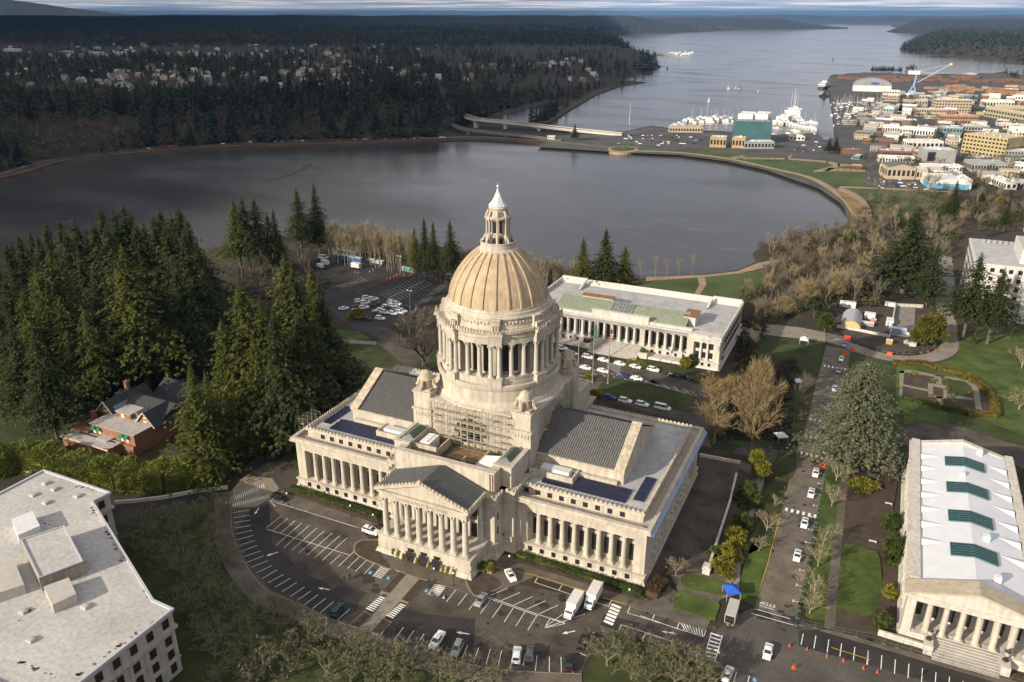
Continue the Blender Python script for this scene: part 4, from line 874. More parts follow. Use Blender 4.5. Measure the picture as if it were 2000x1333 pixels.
# the north-south street and its crossings
ROADM=mat('street_concrete',(.12,.102,.08),.85,.25,.25,fine=.22,c2=(.175,.15,.118),stain=.15)
rxl,rxr=77.3,86.6
area('road',[(rxl,-26),(rxr,-26),(rxr,150),(rxl,150)],.035,ROADM,world=True)
area('road',[(1385,1285),(1400,1232),(1430,1205),(1476,1186),(1558,1212),(1600,1228),(1800,1285),(2000,1345),(2200,1400),(2200,1600),(1380,1600),(1420,1330)],.04,mat('worn_asphalt',(.085,.077,.067),.8,.3,.1,fine=.25,stain=.2))
area('parking_strip',[(1560,1232),(1600,1230),(2060,1362),(2060,1400),(1560,1262)],.046,ASPHD)
area('lawn',[(1572,1200),(1582,1208),(1612,1212),(1622,1160),(1640,1050),(1652,900),(1645,860),(1628,860),(1612,920),(1590,1080)],.15,GRASS)
area('path',[(1610,1225),(1630,1230),(1636,1150),(1650,1000),(1662,880),(1650,880),(1636,990),(1618,1130)],.17,CONCD)
area('lawn',smooth_px([(1642,1068),(1700,1075),(1716,1085),(1722,1140),(1712,1190),(1690,1205),(1650,1192),(1632,1180)],4,True),.16,GRASS)
area('planting_bed',[(1652,960),(1668,955),(1720,965),(1745,990),(1732,1075),(1645,1062)],.165,SOIL)
area('planting_bed',[(1632,1180),(1690,1205),(1722,1140),(1745,1000),(1760,1000),(1752,1240),(1625,1235)],.15,SOIL)
area('lawn',[(1660,880),(1760,905),(1745,990),(1720,965),(1668,955),(1652,960)],.145,MULCH)
area('pavement',[(1625,1232),(1752,1268),(2050,1350),(2050,1364),(1600,1232)],.13,CONCD)
area('planting_bed',[(1800,1265),(2050,1335),(2050,1350),(1730,1255)],.18,SOIL)
# north side: court building grounds
area('road',[(-62,60),(77.3,52),(77.3,44),(-62,52)],.03,ASPH,world=True)
area('parking_lot',[(-30,98),(10,96),(55,86),(58,60),(54,56),(20,62),(-30,70),(-60,78),(-60,92)],.034,ASPH,world=True)
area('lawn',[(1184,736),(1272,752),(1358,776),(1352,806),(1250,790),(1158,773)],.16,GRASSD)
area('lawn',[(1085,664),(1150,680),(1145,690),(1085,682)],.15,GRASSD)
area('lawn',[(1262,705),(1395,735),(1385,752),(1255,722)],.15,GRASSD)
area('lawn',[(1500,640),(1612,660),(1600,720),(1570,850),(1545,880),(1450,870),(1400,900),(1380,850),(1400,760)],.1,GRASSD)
area('path',[(1560,640),(1612,650),(1612,668),(1500,655),(1440,640),(1440,630)],.13,CONC)
def bandz(name,line,w,z,m,t=.2):
    P=[Vector(at(x,y,0)[:2]) for x,y in smooth_px(line,5)]; L0=[];L1=[]
    for i,p in enumerate(P):
        a=P[max(0,i-1)];b=P[min(len(P)-1,i+1)];d=(b-a).normalized();n=Vector((-d.y,d.x))*w/2; L0.append(tuple(p+n)); L1.append(tuple(p-n))
    mb=MB(); mb.prism(L0+L1[::-1],z-t,z); return mb.build(name,m,kind='structure')
bandz('road',[(1625,664),(1660,676),(1700,690),(1745,700),(1795,702),(1835,694),(1856,676),(1855,650),(1848,615),(1843,585),(1850,560),(1848,530),(1846,500)],7,.045,mat('pale_street',(.20,.18,.155),.85,.2,.2,fine=.15))
bandz('road',[(1470,634),(1530,643),(1600,655),(1660,668)],9,.032,ROADM)
area('road',smooth_px([(1762,850),(1770,835),(1820,825),(1890,838),(1960,862),(2080,900),(2080,960),(1980,905),(1900,868),(1850,860),(1815,870),(1780,880)],4,True),.034,ASPH)
area('lawn',smooth_px([(1870,640),(1900,660),(1990,650),(2100,640),(2100,880),(2000,850),(1900,812),(1800,790),(1760,800),(1750,760),(1760,705),(1830,712),(1872,690)],3,True),.12,GRASS)
area('lawn',[(1765,798),(1800,790),(1850,805),(1850,838),(1800,825),(1765,830)],.13,GRASS)
# sunken garden
area('planting_bed',[(1757,727),(1825,730),(1900,748),(1940,790),(1945,815),(1850,800),(1762,778)],.16,SOIL)
for p in ([(1757,725),(1766,725),(1762,775),(1756,775)],[(1757,724),(1780,724),(1826,733),(1826,737),(1780,730),(1757,730)],[(1764,752),(1813,762),(1813,766),(1763,755)],[(1825,735),(1838,738),(1840,752),(1828,750)],[(1812,749),(1822,751),(1822,775),(1813,772)],[(1822,750),(1850,755),(1850,778),(1843,776),(1842,760),(1822,755)],[(1828,775),(1840,776),(1842,795),(1830,792)],[(1852,771),(1900,779),(1900,783),(1850,777)],[(1845,736),(1885,742),(1885,746),(1845,740)],[(1884,741),(1910,750),(1917,802),(1906,800),(1898,757),(1884,746)],[(1813,771),(1850,778),(1850,782),(1813,776)]):
    area('path',p,.2,CONC)
area('lawn',[(1852,742),(1884,747),(1897,757),(1900,779),(1852,771)],.19,GRASSD)
# big west parking lot and lawns
area('parking_lot',[(570,498),(650,492),(870,545),(900,560),(760,640),(735,660),(690,645),(650,610),(600,560)],.03,ASPHD)
area('road',[(735,640),(760,640),(840,700),(800,720),(740,672)],.035,ASPH)
area('lawn',[(655,645),(700,648),(725,662),(655,668)],.1,GRASS); area('lawn',[(655,672),(725,668),(760,700),(690,760),(640,780)],.09,GRASSD)
area('road',[(230,1010),(235,985),(330,968),(440,957),(500,900),(560,860),(575,870),(520,925),(470,985),(440,985),(330,990),(240,1030)],.024,ASPHD)
area('road',[(655,662),(735,668),(735,674),(655,670)],.12,CONC)
area('lawn',[(250,730),(330,700),(400,690),(380,760),(300,780)],.08,GRASSD)
# ---------- painted markings
mk=MB()
def ln(p,q,w=.13,z=.055,mb=None):
    a=Vector(at(*p,0));b=Vector(at(*q,0));d=(b-a);u=Vector((-d.y,d.x,0)).normalized()*w/2; zz=Vector((0,0,z)); (mb or mk).add([a-u+zz,b-u+zz,b+u+zz,a+u+zz],[(0,1,2,3)])
Z2=lambda x,y:(400+x/2.76,850+y/2.76); Z3=lambda x,y:(850+x/2.76,850+y/2.76); Z4=lambda x,y:(1250+x/2.76,850+y/2.76)
for a in [((152,420),(238,406)),((154,447),(242,433)),((158,474),(245,460)),((162,503),(249,488)),((166,535),(254,515)),((171,567),(262,542)),((180,598),(270,570)),((192,629),(283,597)),((207,659),(300,626)),((228,687),(318,652)),((250,714),(340,678)),((280,744),(363,704)),((309,774),(391,728)),((340,798),(426,752)),((377,822),(462,773)),((415,846),(497,795)),((459,873),(538,820)),((497,893),(573,841)),((537,916),(612,861)),((578,938),(653,881)),((622,960),(695,899)),((672,983),(700,955)),((716,998),(783,938)),
  ((333,500),(412,438)),((368,514),(448,450)),((410,530),(487,462)),((383,597),(524,474)),((425,610),(563,488)),((467,624),(605,502)),((508,636),(645,517)),((550,650),(686,530)),((592,663),(727,544)),((632,678),(766,556)),((678,693),(733,645)),((722,708),(812,621)),((768,721),(845,646)),((813,736),(880,668)),((858,750),(920,686)),((905,765),(960,700)),
  ((333,508),(779,648)),((345,352),(850,508)),((352,357),(380,385)),((541,410),(564,390)),((648,442),(672,422)),((762,478),(786,456)),((435,375),(456,355)),((1018,1110),(1072,1037)),((1077,1128),(1127,1056)),((1135,1146),(1182,1073)),((1198,1166),(1215,1140)),((1260,1172),(1297,1105)),((960,700),(1050,738)),((945,1083),(1005,1005)),((948,860),(1050,738)),((1088,905),(1195,785))]:
    ln(Z2(*a[0]),Z2(*a[1]))
for a in [((60,900),(112,835)),((122,920),(182,843)),((182,943),(215,900)),((205,1226),(235,1147)),((273,1240),(297,1155)),((338,1252),(358,1163)),((404,1257),(420,1190)),((474,1245),(484,1180)),((540,1272),(549,1190)),((615,1278),(615,1196)),((680,1283),(678,1198)),((742,1283),(743,1205)),((142,1214),(175,1133)),((17,1176),(55,1105)),
  ((244,963),(298,890)),((306,988),(360,912)),((371,1010),(422,932)),((434,1031),(485,953)),((499,1053),(552,968)),((297,866),(390,827)),((357,893),(457,850)),((425,917),(525,872)),((493,940),(595,895)),((560,965),(664,917)),((593,1034),(690,966)),((590,1040),(806,966)),((285,872),(550,967)),((283,880),(552,975)),((550,968),(700,1012)),((620,990),(700,1018)),((590,1040),(620,990)),((593,1040),(700,1018)),
  ((536,795),(555,765)),((536,795),(730,860)),((666,838),(686,808)),((870,905),(935,925)),((935,925),(950,893)),((1036,960),(1053,922)),((1036,960),(1310,1045)),((1170,1000),(1183,966)),((990,1057),(1003,1024)),((1003,1024),(1278,1112)),((1120,1102),(1137,1069)),((1264,1150),(1278,1112)),((835,1083),(860,1092)),((780,1175),(812,1192))]:
    ln(Z3(*a[0]),Z3(*a[1]))
def stripes(p0,p1,q0,q1,n,w=.35,mb=None):
    for i in range(n):
        t=(i+.5)/n; ln((p0[0]+(p1[0]-p0[0])*t,p0[1]+(p1[1]-p0[1])*t),(q0[0]+(q1[0]-q0[0])*t,q0[1]+(q1[1]-q0[1])*t),w,.062,mb)
stripes(Z2(945,868),Z2(865,938),Z2(975,878),Z2(905,955),8); stripes(Z2(1055,908),Z2(975,975),Z2(1085,918),Z2(1012,992),8)
stripes(Z2(160,330),Z2(320,262),Z2(165,352),Z2(325,285),16,.16); stripes(Z2(148,372),Z2(345,322),Z2(150,388),Z2(350,340),18,.16)
stripes(Z2(958,705),Z2(908,762),Z2(1003,718),Z2(950,778),8,.2); stripes(Z2(1262,805),Z2(1208,862),Z2(1305,815),Z2(1252,880),8,.2)
stripes(Z3(0,803),Z3(-45,860),Z3(62,815),Z3(10,880),7,.2)
stripes(Z3(955,905),Z3(905,1010),Z3(1005,925),Z3(955,1032),6,.8)
stripes(Z4(385,1060),Z4(350,1200),Z4(445,1080),Z4(408,1212),7,.5); ln(Z4(445,1080),Z4(402,1230),.2); ln(Z4(385,1065),Z4(343,1215),.2)
stripes(Z4(212,1010),Z4(340,1055),Z4(235,1050),Z4(345,1085),8,.2)
for a in [((0,975),(200,1045)),((200,1045),(212,1008)),((65,1000),(80,965)),((212,1010),(355,1055)),((200,1045),(343,1088)),((343,1088),(355,1055)),((12,1105),(30,1070)),((160,1150),(173,1115)),((30,1070),(173,1115)),((645,920),(720,942)),((620,938),(810,992)),((600,962),(850,1032)),
  ((868,1132),(880,1072)),((937,1152),(948,1083)),((1008,1173),(1018,1103)),((1077,1195),(1087,1125)),((1150,1216),(1158,1143)),((1222,1238),(1230,1163)),((505,1333),(520,1280)),((580,1340),(590,1300))]: ln(Z4(*a[0]),Z4(*a[1]),.16,.06)
for i in range(9): ln((1600+(235+66*i)/2.5,800+(1250+21*i)/2.5),(1600+(240+66*i)/2.5,800+(1180+21*i)/2.5),.16,.06)
for (x,y0,y1) in ((0,0,0),): pass
for yy in (20.0,54,66,79,128): 
    for i in range(6): xx=78.3+i*1.5; m_=[(xx,yy-.9),(xx+.7,yy-.9),(xx+.7,yy+.9),(xx,yy+.9)]; mk.add([(*p,.06) for p in m_],[(0,1,2,3)])
for i in range(16): y=-18+i*6.2; mk.add([(85.2,y,.06),(86.5,y,.06),(86.5,y+.14,.06),(85.2,y+.14,.06)],[(0,1,2,3)]) ; mk.add([(85.1,y-.4,.061),(85.3,y-.4,.061),(85.3,y+.55,.061),(85.1,y+.55,.061)],[(0,1,2,3)])
for i in range(12): y=70+i*6; mk.add([(77.6,y,.06),(79.2,y,.06),(79.2,y+.14,.06),(77.6,y+.14,.06)],[(0,1,2,3)])
for i in range(14): x=1150+i*18; ln((x,717+i*4.3),(x+14,724+i*4.4),.14)
for i in range(10): x=1165+i*20; ln((x,735+i*3.6),(x-8,727+i*3.6),.14)
ln((1230,738),(1360,774),.14)
for i in range(5): ln((1185,708+i*3.2),(1212,716+i*3.2),.2)
for i in range(9): ln((1985+0*i,0),(1985,0)) if 0 else None
for i in range(7): mk.add([(133+i*1.6-.5,60+i*-1.7,.06),(134.2+i*1.6-.5,60-i*1.7,.06),(134.2+i*1.6-.5,61.1-i*1.7,.06),(133+i*1.6-.5,61.1-i*1.7,.06)],[(0,1,2,3)])
# far lot rows
Z5=lambda x,y:(600+x/6.347,470+y/6.347)
ln(Z5(1000,720),Z5(1450,500),.2)
for i in range(13): t=i/12; x=1000+450*t; y=720-220*t; ln(Z5(x-100,y-60),Z5(x+100,y+55),.12)
for i in range(14): ln(Z5(1330+i*28,800-i*22),Z5(1480+i*24,770-i*20),.1)
for i in range(8): ln(Z5(370+i*40,560-i*14),Z5(470+i*40,600-i*14),.1)
mk.build('road_marking',PAINT,kind='structure')
for (p,a) in ((Z2(362,643),150),(Z2(642,830),195),(Z3(148,1069),195),(Z3(718,1065),160),(Z3(1255,1065),195),(Z2(280,412),110)):
    x,y,_=at(*p,0); m=MB(); 
    V=[(-1.6,-.12),(.3,-.12),(.3,-.45),(1.5,0),(.3,.45),(.3,.12),(-1.6,.12)]; m.add([(u,v,.062) for u,v in V],[(0,1,2,3,4,5,6)])
    d=Vector(at(p[0]+cos(math.radians(a)),p[1]+sin(math.radians(a))*.55,0))-Vector((x,y,0)); m.build('road_marking',PAINT,kind='structure',loc=(x,y,0),rz=math.atan2(d.y,d.x))
BLUEM=mat('blue_paint',(.03,.12,.25),.7,.1,1)
for p in (Z2(990,772),Z2(893,743),Z2(1195,840),Z2(1288,876),Z3(48,875),Z4(618,1320)):
    x,y,_=at(*p,0); m=MB(); m.mi=0; m.box(x-.65,x+.65,y-.65,y+.65,.02,.058); m.mi=1
    m.tube((x-.15,y+.35,.075),(x-.1,y-.05,.075),.05); m.tube((x-.1,y-.05,.075),(x+.25,y-.1,.075),.05); m.tube((x+.25,y-.1,.075),(x+.35,y-.4,.075),.05); m.lathe([(.0,.06),(.09,.06),(.09,.085),(0,.085)],x-.17,y+.45,8)
    for k in range(10): q=math.radians(100+k*22); m.tube((x+.3*cos(q),y-.15+.3*sin(q),.075),(x+.3*cos(q+.38),y-.15+.3*sin(q+.38),.075),.035)
    m.build('road_marking',[BLUEM,PAINT],kind='structure')
tx=bpy.data.curves.new('road_marking','FONT'); tx.body='STOP'; tx.size=1.5; tx.align_x='CENTER'; tx.materials.append(PAINT); x,y,_=at(*Z4(688,915),0)
me=None; o=bpy.data.objects.new('road_marking_text',tx); COL.objects.link(o); dg=bpy.context.evaluated_depsgraph_get(); me=bpy.data.meshes.new_from_object(o.evaluated_get(dg)); me.materials.clear(); me.materials.append(PAINT); bpy.data.objects.remove(o); link('road_marking',me,kind='structure',loc=(x,y+.5,.064),rz=pi)
yk=MB()
for a in [(Z2(138,375),Z2(140,350)),(Z2(140,350),Z2(200,250)),(Z2(325,275),Z2(335,315)),(Z2(335,315),Z2(400,345)),(Z3(300,710),Z3(540,760)),(Z3(540,760),Z3(830,850)),(Z3(900,880),Z3(1030,915)),(Z4(690,690),Z4(630,880)),(Z4(785,310),Z4(690,690)),(Z4(740,275),Z4(785,310)),(Z4(730,232),Z4(790,228)),(Z4(790,228),Z4(833,160)),((1838,590),(1846,640)),((1846,640),(1850,665)),((1850,665),(1840,680)),((1856,585),(1865,650)),((1865,650),(1866,680)),(Z4(1030,1148),Z4(1242,1215))]: ln(a[0],a[1],.18,.165,yk)
yk.build('yellow_kerb_line',YEL,kind='structure')
# low stone walls
def wall(label,pts,h=.9,t=.5,m=None,z0=0,name='stone_wall',world=False):
    mb=MB(); P=pts if world else [at(x,y,0)[:2] for x,y in pts]
    for a,b in zip(P[:-1],P[1:]):
        a=Vector(a);b=Vector(b);d=(b-a).normalized();n=Vector((-d.y,d.x))*t/2; b2=b
        c=[a-n,b2-n,b2+n,a+n]; mb.prism([tuple(p) for p in c],z0,z0+h); c=[a-n*1.25,b2-n*1.25,b2+n*1.25,a+n*1.25]; mb.prism([tuple(p) for p in c],z0+h,z0+h+.12)
    return tag(mb.build(name,m or TST),label,'wall')
wall('low stone wall closing the north end of the brown side terrace',[(1366,893),(1446,908)],1.1)
wall('low stone wall along the shrubs east of the brown terrace',[(1438,930),(1425,985),(1404,1050),(1385,1108)],1.0)
wall('grey retaining wall below the long green hedge',[(445,955),(380,963),(320,975),(262,982),(225,985)],.9)
x,y,_=at(1380,1118,0); m=MB(); m.box(x-.9,x+.9,y-1.2,y+1.2,0,1.6); m.box(x-1.05,x+1.05,y-1.35,y+1.35,1.6,1.85); m.box(x-.7,x+.7,y-1,y+1,1.85,2.2); tag(m.build('stone_pier',TST),'stone end pier of the low terrace wall','pier')
wall('pale wall at the far left edge behind the hedge',[(-20,898),(30,915),(66,930)],1.2,.5)
wall('low accessible ramp wall beside the temple-fronted office',[(1714,1240),(1802,1268)],1.3,.4)
# ================= vegetation =================
def tri_mesh(name,V,mats,mi=None,quads=False):
    V=np.asarray(V,np.float32); k=4 if quads else 3; n=len(V)//k
    me=bpy.data.meshes.new(name); me.vertices.add(len(V)); me.vertices.foreach_set('co',V.ravel()); me.loops.add(n*k); me.loops.foreach_set('vertex_index',np.arange(n*k,dtype=np.int32))
    me.polygons.add(n); me.polygons.foreach_set('loop_start',np.arange(0,n*k,k,dtype=np.int32)); me.polygons.foreach_set('loop_total',np.full(n,k,np.int32))
    for m in mats: me.materials.append(m)
    if mi is not None: me.polygons.foreach_set('material_index',np.asarray(mi,np.int32))
    me.update(calc_edges=True); return me
def leafmat(name,c,c2,scale=.35):
    m=mat(name,c,.75,.3,scale,c2=c2,fine=.45,spec=.25); b=m.node_tree.nodes['Principled BSDF']
    nt=m.node_tree; tr=nt.nodes.new('ShaderNodeBsdfTranslucent'); mx=nt.nodes.new('ShaderNodeMixShader'); mx.inputs[0].default_value=.22; src=b.inputs['Base Color'].links[0].from_socket
    nt.links.new(src,tr.inputs[0]); out=nt.nodes['Material Output']; nt.links.new(b.outputs[0],mx.inputs[1]); nt.links.new(tr.outputs[0],mx.inputs[2]); nt.links.new(mx.outputs[0],out.inputs[0]); return m
FIR=leafmat('fir_needles',(.042,.056,.013),(.135,.15,.028)); FIRD=leafmat('dark_fir_needles',(.028,.042,.016),(.07,.088,.024)); CED=leafmat('cedar_needles',(.10,.12,.07),(.21,.225,.13))  # darker fir copy; in the grove its colour stands in for shade
YELG=leafmat('yellow_green_leaves',(.11,.12,.015),(.26,.24,.03)); SHR=leafmat('shrub_leaves',(.035,.055,.015),(.09,.12,.025)); HEDG=leafmat('hedge_leaves',(.08,.11,.016),(.20,.22,.035),.2)
TW=mat('tan_twigs',(.25,.21,.13),.9,.2,.5); TWG=mat('grey_twigs',(.155,.14,.105),.9,.25,.4); TWO=mat('mossy_twigs',(.14,.135,.075),.9,.25,.6); TWR=mat('reddish_twigs',(.15,.105,.07),.9,.2,.5)
def foliage(C,D,size,R,droop=.3,k=2,asp=.6):
    """C centres, D outward dirs; each clump = k random triangles roughly in the plane of the branch"""
    n=len(C); out=[]
    for _ in range(k):
        a=R.uniform(0,2*pi,n); u=np.stack([np.cos(a),np.sin(a),R.uniform(-.5,.35,n)],1); u/=np.linalg.norm(u,axis=1)[:,None]
        w=np.cross(u,np.stack([R.normal(0,.5,n),R.normal(0,.5,n),np.ones(n)],1)); w/=np.linalg.norm(w,axis=1)[:,None]+1e-9
        s=size*R.uniform(.6,1.3,n)[:,None]; c=C+R.normal(0,.18,(n,3))*s
        tip=c+(u*.6+D*.9)*s; tip[:,2]-=droop*s[:,0]; out.append(np.stack([c-D*s*.5+w*s*asp,c-D*s*.5-w*s*asp,tip],1))
    return np.concatenate(out,0).reshape(-1,3)
def conifer_arrays(seed,h=40.,r=6.5,z0=.14,whorl=.85,nb=7,clump=1.25,k=2,irr=.35,power=.85,asp=.55):
    R=np.random.RandomState(seed); C=[];D=[];S=[]; z=z0*h; ph=R.rand(4)*6
    while z<h*.985:
        t=(z-z0*h)/(h*(1-z0)); L0=r*((1-t)**power)*(min(1,(t+.12)*5)**.5)*(1+.3*irr*sin(z*1.9+ph[2])+.25*irr*sin(z*.83+ph[3])); n=max(3,int(nb*(.5+L0/r*.7))); a0=R.rand()*6
        for i in range(n):
            a=a0+2*pi*i/n+R.normal(0,.25); L=L0*(1+irr*R.normal()*.6+.22*sin(2*a+ph[0]+t*5)+.12*sin(9*t+ph[1])); L=max(L,.12)
            m=max(2,int(L/.95)); s=(np.arange(m)+R.rand())/m; rr=L*s**.8
            x=rr*cos(a);y=rr*sin(a); zz=z-.32*L*s**1.6+.18*L*s*(t>.5)+R.normal(0,.15,m)
            aa=a+R.normal(0,.14,m); C.append(np.stack([rr*np.cos(aa),rr*np.sin(aa),zz],1)); D.append(np.stack([np.cos(aa),np.sin(aa),-.25*np.ones(m)],1)); S.append(np.full(m,clump*(1-.45*t)*max(.22,min(1,(1-t)*6)))*(1.1-.35*s))
        z+=whorl*(1-.45*t)*R.uniform(.75,1.25)
    C=np.concatenate(C);D=np.concatenate(D);S=np.concatenate(S)[:,None]
    n=len(C); out=[]
    for _ in range(k):
        a=R.normal(0,.7,n); ca,sa=np.cos(a)[:,None],np.sin(a)[:,None]; d=np.stack([D[:,0]*ca[:,0]-D[:,1]*sa[:,0],D[:,0]*sa[:,0]+D[:,1]*ca[:,0],D[:,2]+R.normal(0,.3,n)],1)
        w=np.stack([-d[:,1],d[:,0],R.normal(0,.35,n)],1); c=C+R.normal(0,.3,(n,3))*S
        out.append(np.stack([c-d*S*.45+w*S*asp,c-d*S*.45-w*S*asp,c+d*S*.95],1))
    top=[]; 
    return np.concatenate(out,0).reshape(-1,3)
def trunk_mesh(name,h,r,m=BARK): mb=MB(); mb.lathe([(r*1.5,-.6),(r,1.2),(r*.8,h*.4),(r*.25,h*.97)],n=7); return mb.mesh(name,m,True)
CON=[]   # near conifer variants
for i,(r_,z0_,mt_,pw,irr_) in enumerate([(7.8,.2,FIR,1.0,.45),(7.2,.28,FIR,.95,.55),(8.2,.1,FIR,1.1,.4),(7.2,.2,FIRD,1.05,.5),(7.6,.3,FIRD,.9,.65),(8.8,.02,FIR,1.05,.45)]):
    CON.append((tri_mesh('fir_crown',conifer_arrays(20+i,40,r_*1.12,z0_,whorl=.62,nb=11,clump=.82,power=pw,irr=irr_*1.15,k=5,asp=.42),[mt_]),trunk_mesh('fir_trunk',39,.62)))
def put(name,crown,trunk,base,h,h0,wide=1.,label=None,cat='tree',group=None,rz=None,lean=0):
    e=empty(name,base,rz if rz is not None else random.uniform(0,6.28),label=label,cat=cat,group=group); s=h/h0; e.scale=(s*wide,s*wide,s)
    if lean: e.rotation_euler.x=lean
    if trunk: link('trunk',trunk,e)
    link('crown',crown,e); return e
def conifer(px,yt,yb,v,wide=1.,label=None,group=None,z0=0,name='fir_tree',h=None):
    b,hh=tall(px,yt,yb,z0); return put(name,CON[v][0],CON[v][1],b,h or hh,39.6,wide,label,'tree',group)
GR_A='tall firs in the dark grove west of the hall'
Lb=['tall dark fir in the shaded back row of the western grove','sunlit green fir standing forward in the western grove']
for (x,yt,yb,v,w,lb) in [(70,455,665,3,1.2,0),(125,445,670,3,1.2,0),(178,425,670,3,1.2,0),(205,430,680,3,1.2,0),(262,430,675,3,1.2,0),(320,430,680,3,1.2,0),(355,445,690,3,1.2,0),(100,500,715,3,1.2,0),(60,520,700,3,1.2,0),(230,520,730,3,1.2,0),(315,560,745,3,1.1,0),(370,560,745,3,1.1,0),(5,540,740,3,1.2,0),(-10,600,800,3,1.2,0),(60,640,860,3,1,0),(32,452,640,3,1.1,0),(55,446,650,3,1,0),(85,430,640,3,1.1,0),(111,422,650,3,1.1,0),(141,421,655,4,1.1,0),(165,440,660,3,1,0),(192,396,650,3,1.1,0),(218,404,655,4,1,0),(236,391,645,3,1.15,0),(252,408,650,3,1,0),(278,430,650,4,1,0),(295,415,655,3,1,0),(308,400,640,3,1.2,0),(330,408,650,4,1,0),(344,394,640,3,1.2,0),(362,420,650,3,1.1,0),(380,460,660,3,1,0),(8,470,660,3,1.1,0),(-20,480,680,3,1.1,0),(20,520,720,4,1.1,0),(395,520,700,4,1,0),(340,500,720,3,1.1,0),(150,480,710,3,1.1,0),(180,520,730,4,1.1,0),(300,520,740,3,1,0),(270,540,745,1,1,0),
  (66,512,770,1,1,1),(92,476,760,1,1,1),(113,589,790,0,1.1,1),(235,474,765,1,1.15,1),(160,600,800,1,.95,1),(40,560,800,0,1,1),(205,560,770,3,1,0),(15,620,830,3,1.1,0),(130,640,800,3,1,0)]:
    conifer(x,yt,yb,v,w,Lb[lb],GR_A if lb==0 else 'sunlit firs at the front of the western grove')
GB='big sunlit firs beside the west wing'
for (x,yt,yb,v,w,lb) in [(464,538,850,0,1.15,'broad golden green fir with a blunt top nearest the mansion side of the grove'),(505,577,850,0,1,'shorter golden fir between two taller firs west of the hall'),(552,493,835,1,1.1,'tallest golden green fir directly left of the west wing roof'),(568,506,845,3,1,'dark flank fir tucked behind the tallest golden fir'),(603,500,790,2,.95,'slim sunlit fir beside the west parking lot edge'),(620,540,800,3,1,'dark fir at the right edge of the sunlit fir group'),(430,620,860,0,1,'golden fir with drooping boughs left of the sunlit fir group'),(368,703,925,5,1.15,'fir with low sweeping boughs in front of the brick mansion'),(398,720,900,2,1.1,'bushy fir just behind the mansion side fir'),(530,600,880,3,1.1,'shaded low fir under the sunlit fir group'),(490,640,870,5,.9,'shaded fir between the hall corner and the sunlit firs'),(580,600,860,3,1.1,'dark fir touching the west wing corner'),(425,850,935,5,.55,'small mossy fir beside the drive entrance')]:
    conifer(x,yt,yb,v,w,lb,None)
for (x,yt,yb,v,w,lb) in [(453,384,540,1,1,'tall fir with a bare lower trunk left of the lake view'),(470,381,538,4,.95,'fir standing against its twin left of the lake view'),(494,381,535,4,.9,'slender ragged fir right of the paired lakeside firs'),(520,411,535,3,.9,'low dark fir between ragged fir and lone spires'),(532,404,533,3,.8,'dark pointed fir beside the low dark fir'),(577,365,505,4,.95,'ragged spire fir silhouetted on the water, left of its pair'),(611,352,500,3,.85,'tallest narrow spire fir silhouetted on the lake'),
  (808,440,540,0,.8,'olive green fir left of three dark firs behind the parking lot'),(827,422,542,3,.9,'left one of three dark firs behind the parking lot'),(845,429,545,3,.8,'middle one of three dark firs behind the parking lot'),(878,428,548,3,1.05,'right hand bushiest of three dark firs behind the parking lot'),
  (1140,460,590,0,1.1,'olive fir behind the left half of the court building'),(1185,443,592,3,1.3,'large dark fir rising behind the court building roof'),(1222,478,592,0,1.25,'golden fir right of the large dark fir behind the court roof'),
  (1795,404,572,3,1.75,'massive dark broad evergreen above the greenhouse tent'),(1835,470,600,3,1.0,'dark evergreen beside the lane below the massive one'),(1920,490,662,4,1.1,'ragged pine in front of the pale office block'),(1965,520,672,4,1.15,'leaning ragged pine right of the first pine'),(1908,640,672,5,.8,'small dense green fir at the foot of the two pines'),
  (1872,350,432,3,1.1,'lone dark fir on the wooded slope near downtown'),(1975,385,450,3,.9,'dark fir at the right edge of the wooded slope')]:
    conifer(x,yt,yb,v,w,lb,None)
for (x,yt,yb,lb) in [(1622,266,301,'left one of twin dark firs by the waterfront park'),(1636,264,301,'right one of twin dark firs by the waterfront park'),(1123,240,275,'lone dark tree at the middle of the white bridge'),(1762,195,222,'green tree between downtown blocks near the marina')]:
    conifer(x,yt,yb,3,1.2,lb,None,z0=-27.6)
# big blue cedar
cb,ch=tall(1703,690,905); R=np.random.RandomState(5)
V=conifer_arrays(77,36,11.6,.08,whorl=.45,nb=14,clump=.66,k=6,irr=.5,power=.5,asp=.42); e=put('blue_cedar',tri_mesh('cedar_crown',V,[CED]),trunk_mesh('cedar_trunk',34,1.5,mat('cedar_bark',(.30,.24,.17),.9,.2,1)),(cb[0]-.5,cb[1]+1,0),36,36,.98,'huge blue green cedar spreading beside the street','tree')
# broad evergreens from clumps
def blob_tree(name,label,px,yb,w,h,mt,z0=.1,trunk=.3,n=2600,cl=.8,group=None,zb=0,lumps=9,seed=1):
    R=np.random.RandomState(seed); x,y,_=at(px,yb,zb); C=[];D=[]
    for i in range(lumps):
        a=R.rand()*6.28; t=R.rand(); q=w*.32*(1-.6*t)*(0 if i==0 else 1); lc=np.array([q*cos(a),q*sin(a),h*(z0+.2+.62*t)]); lr=np.array([w*.34,w*.34,h*.24])*R.uniform(.7,1.15)*(1-.35*t)
        d=R.normal(size=(n//lumps,3)); d/=np.linalg.norm(d,axis=1)[:,None]; C.append(lc+d*lr*R.uniform(.65,1.06,(n//lumps,1))); D.append(d)
    C=np.concatenate(C);D=np.concatenate(D); V=foliage(C,D,cl,R,k=2,asp=.5); e=empty(name,(x,y,zb),label=label,cat='tree' if h>4 else 'shrub',group=group)
    if trunk: link('trunk',trunk_mesh('shrub_trunk',h*.75,trunk),e)
    link('crown',tri_mesh(name+'_crown',V,[mt]),e); return e
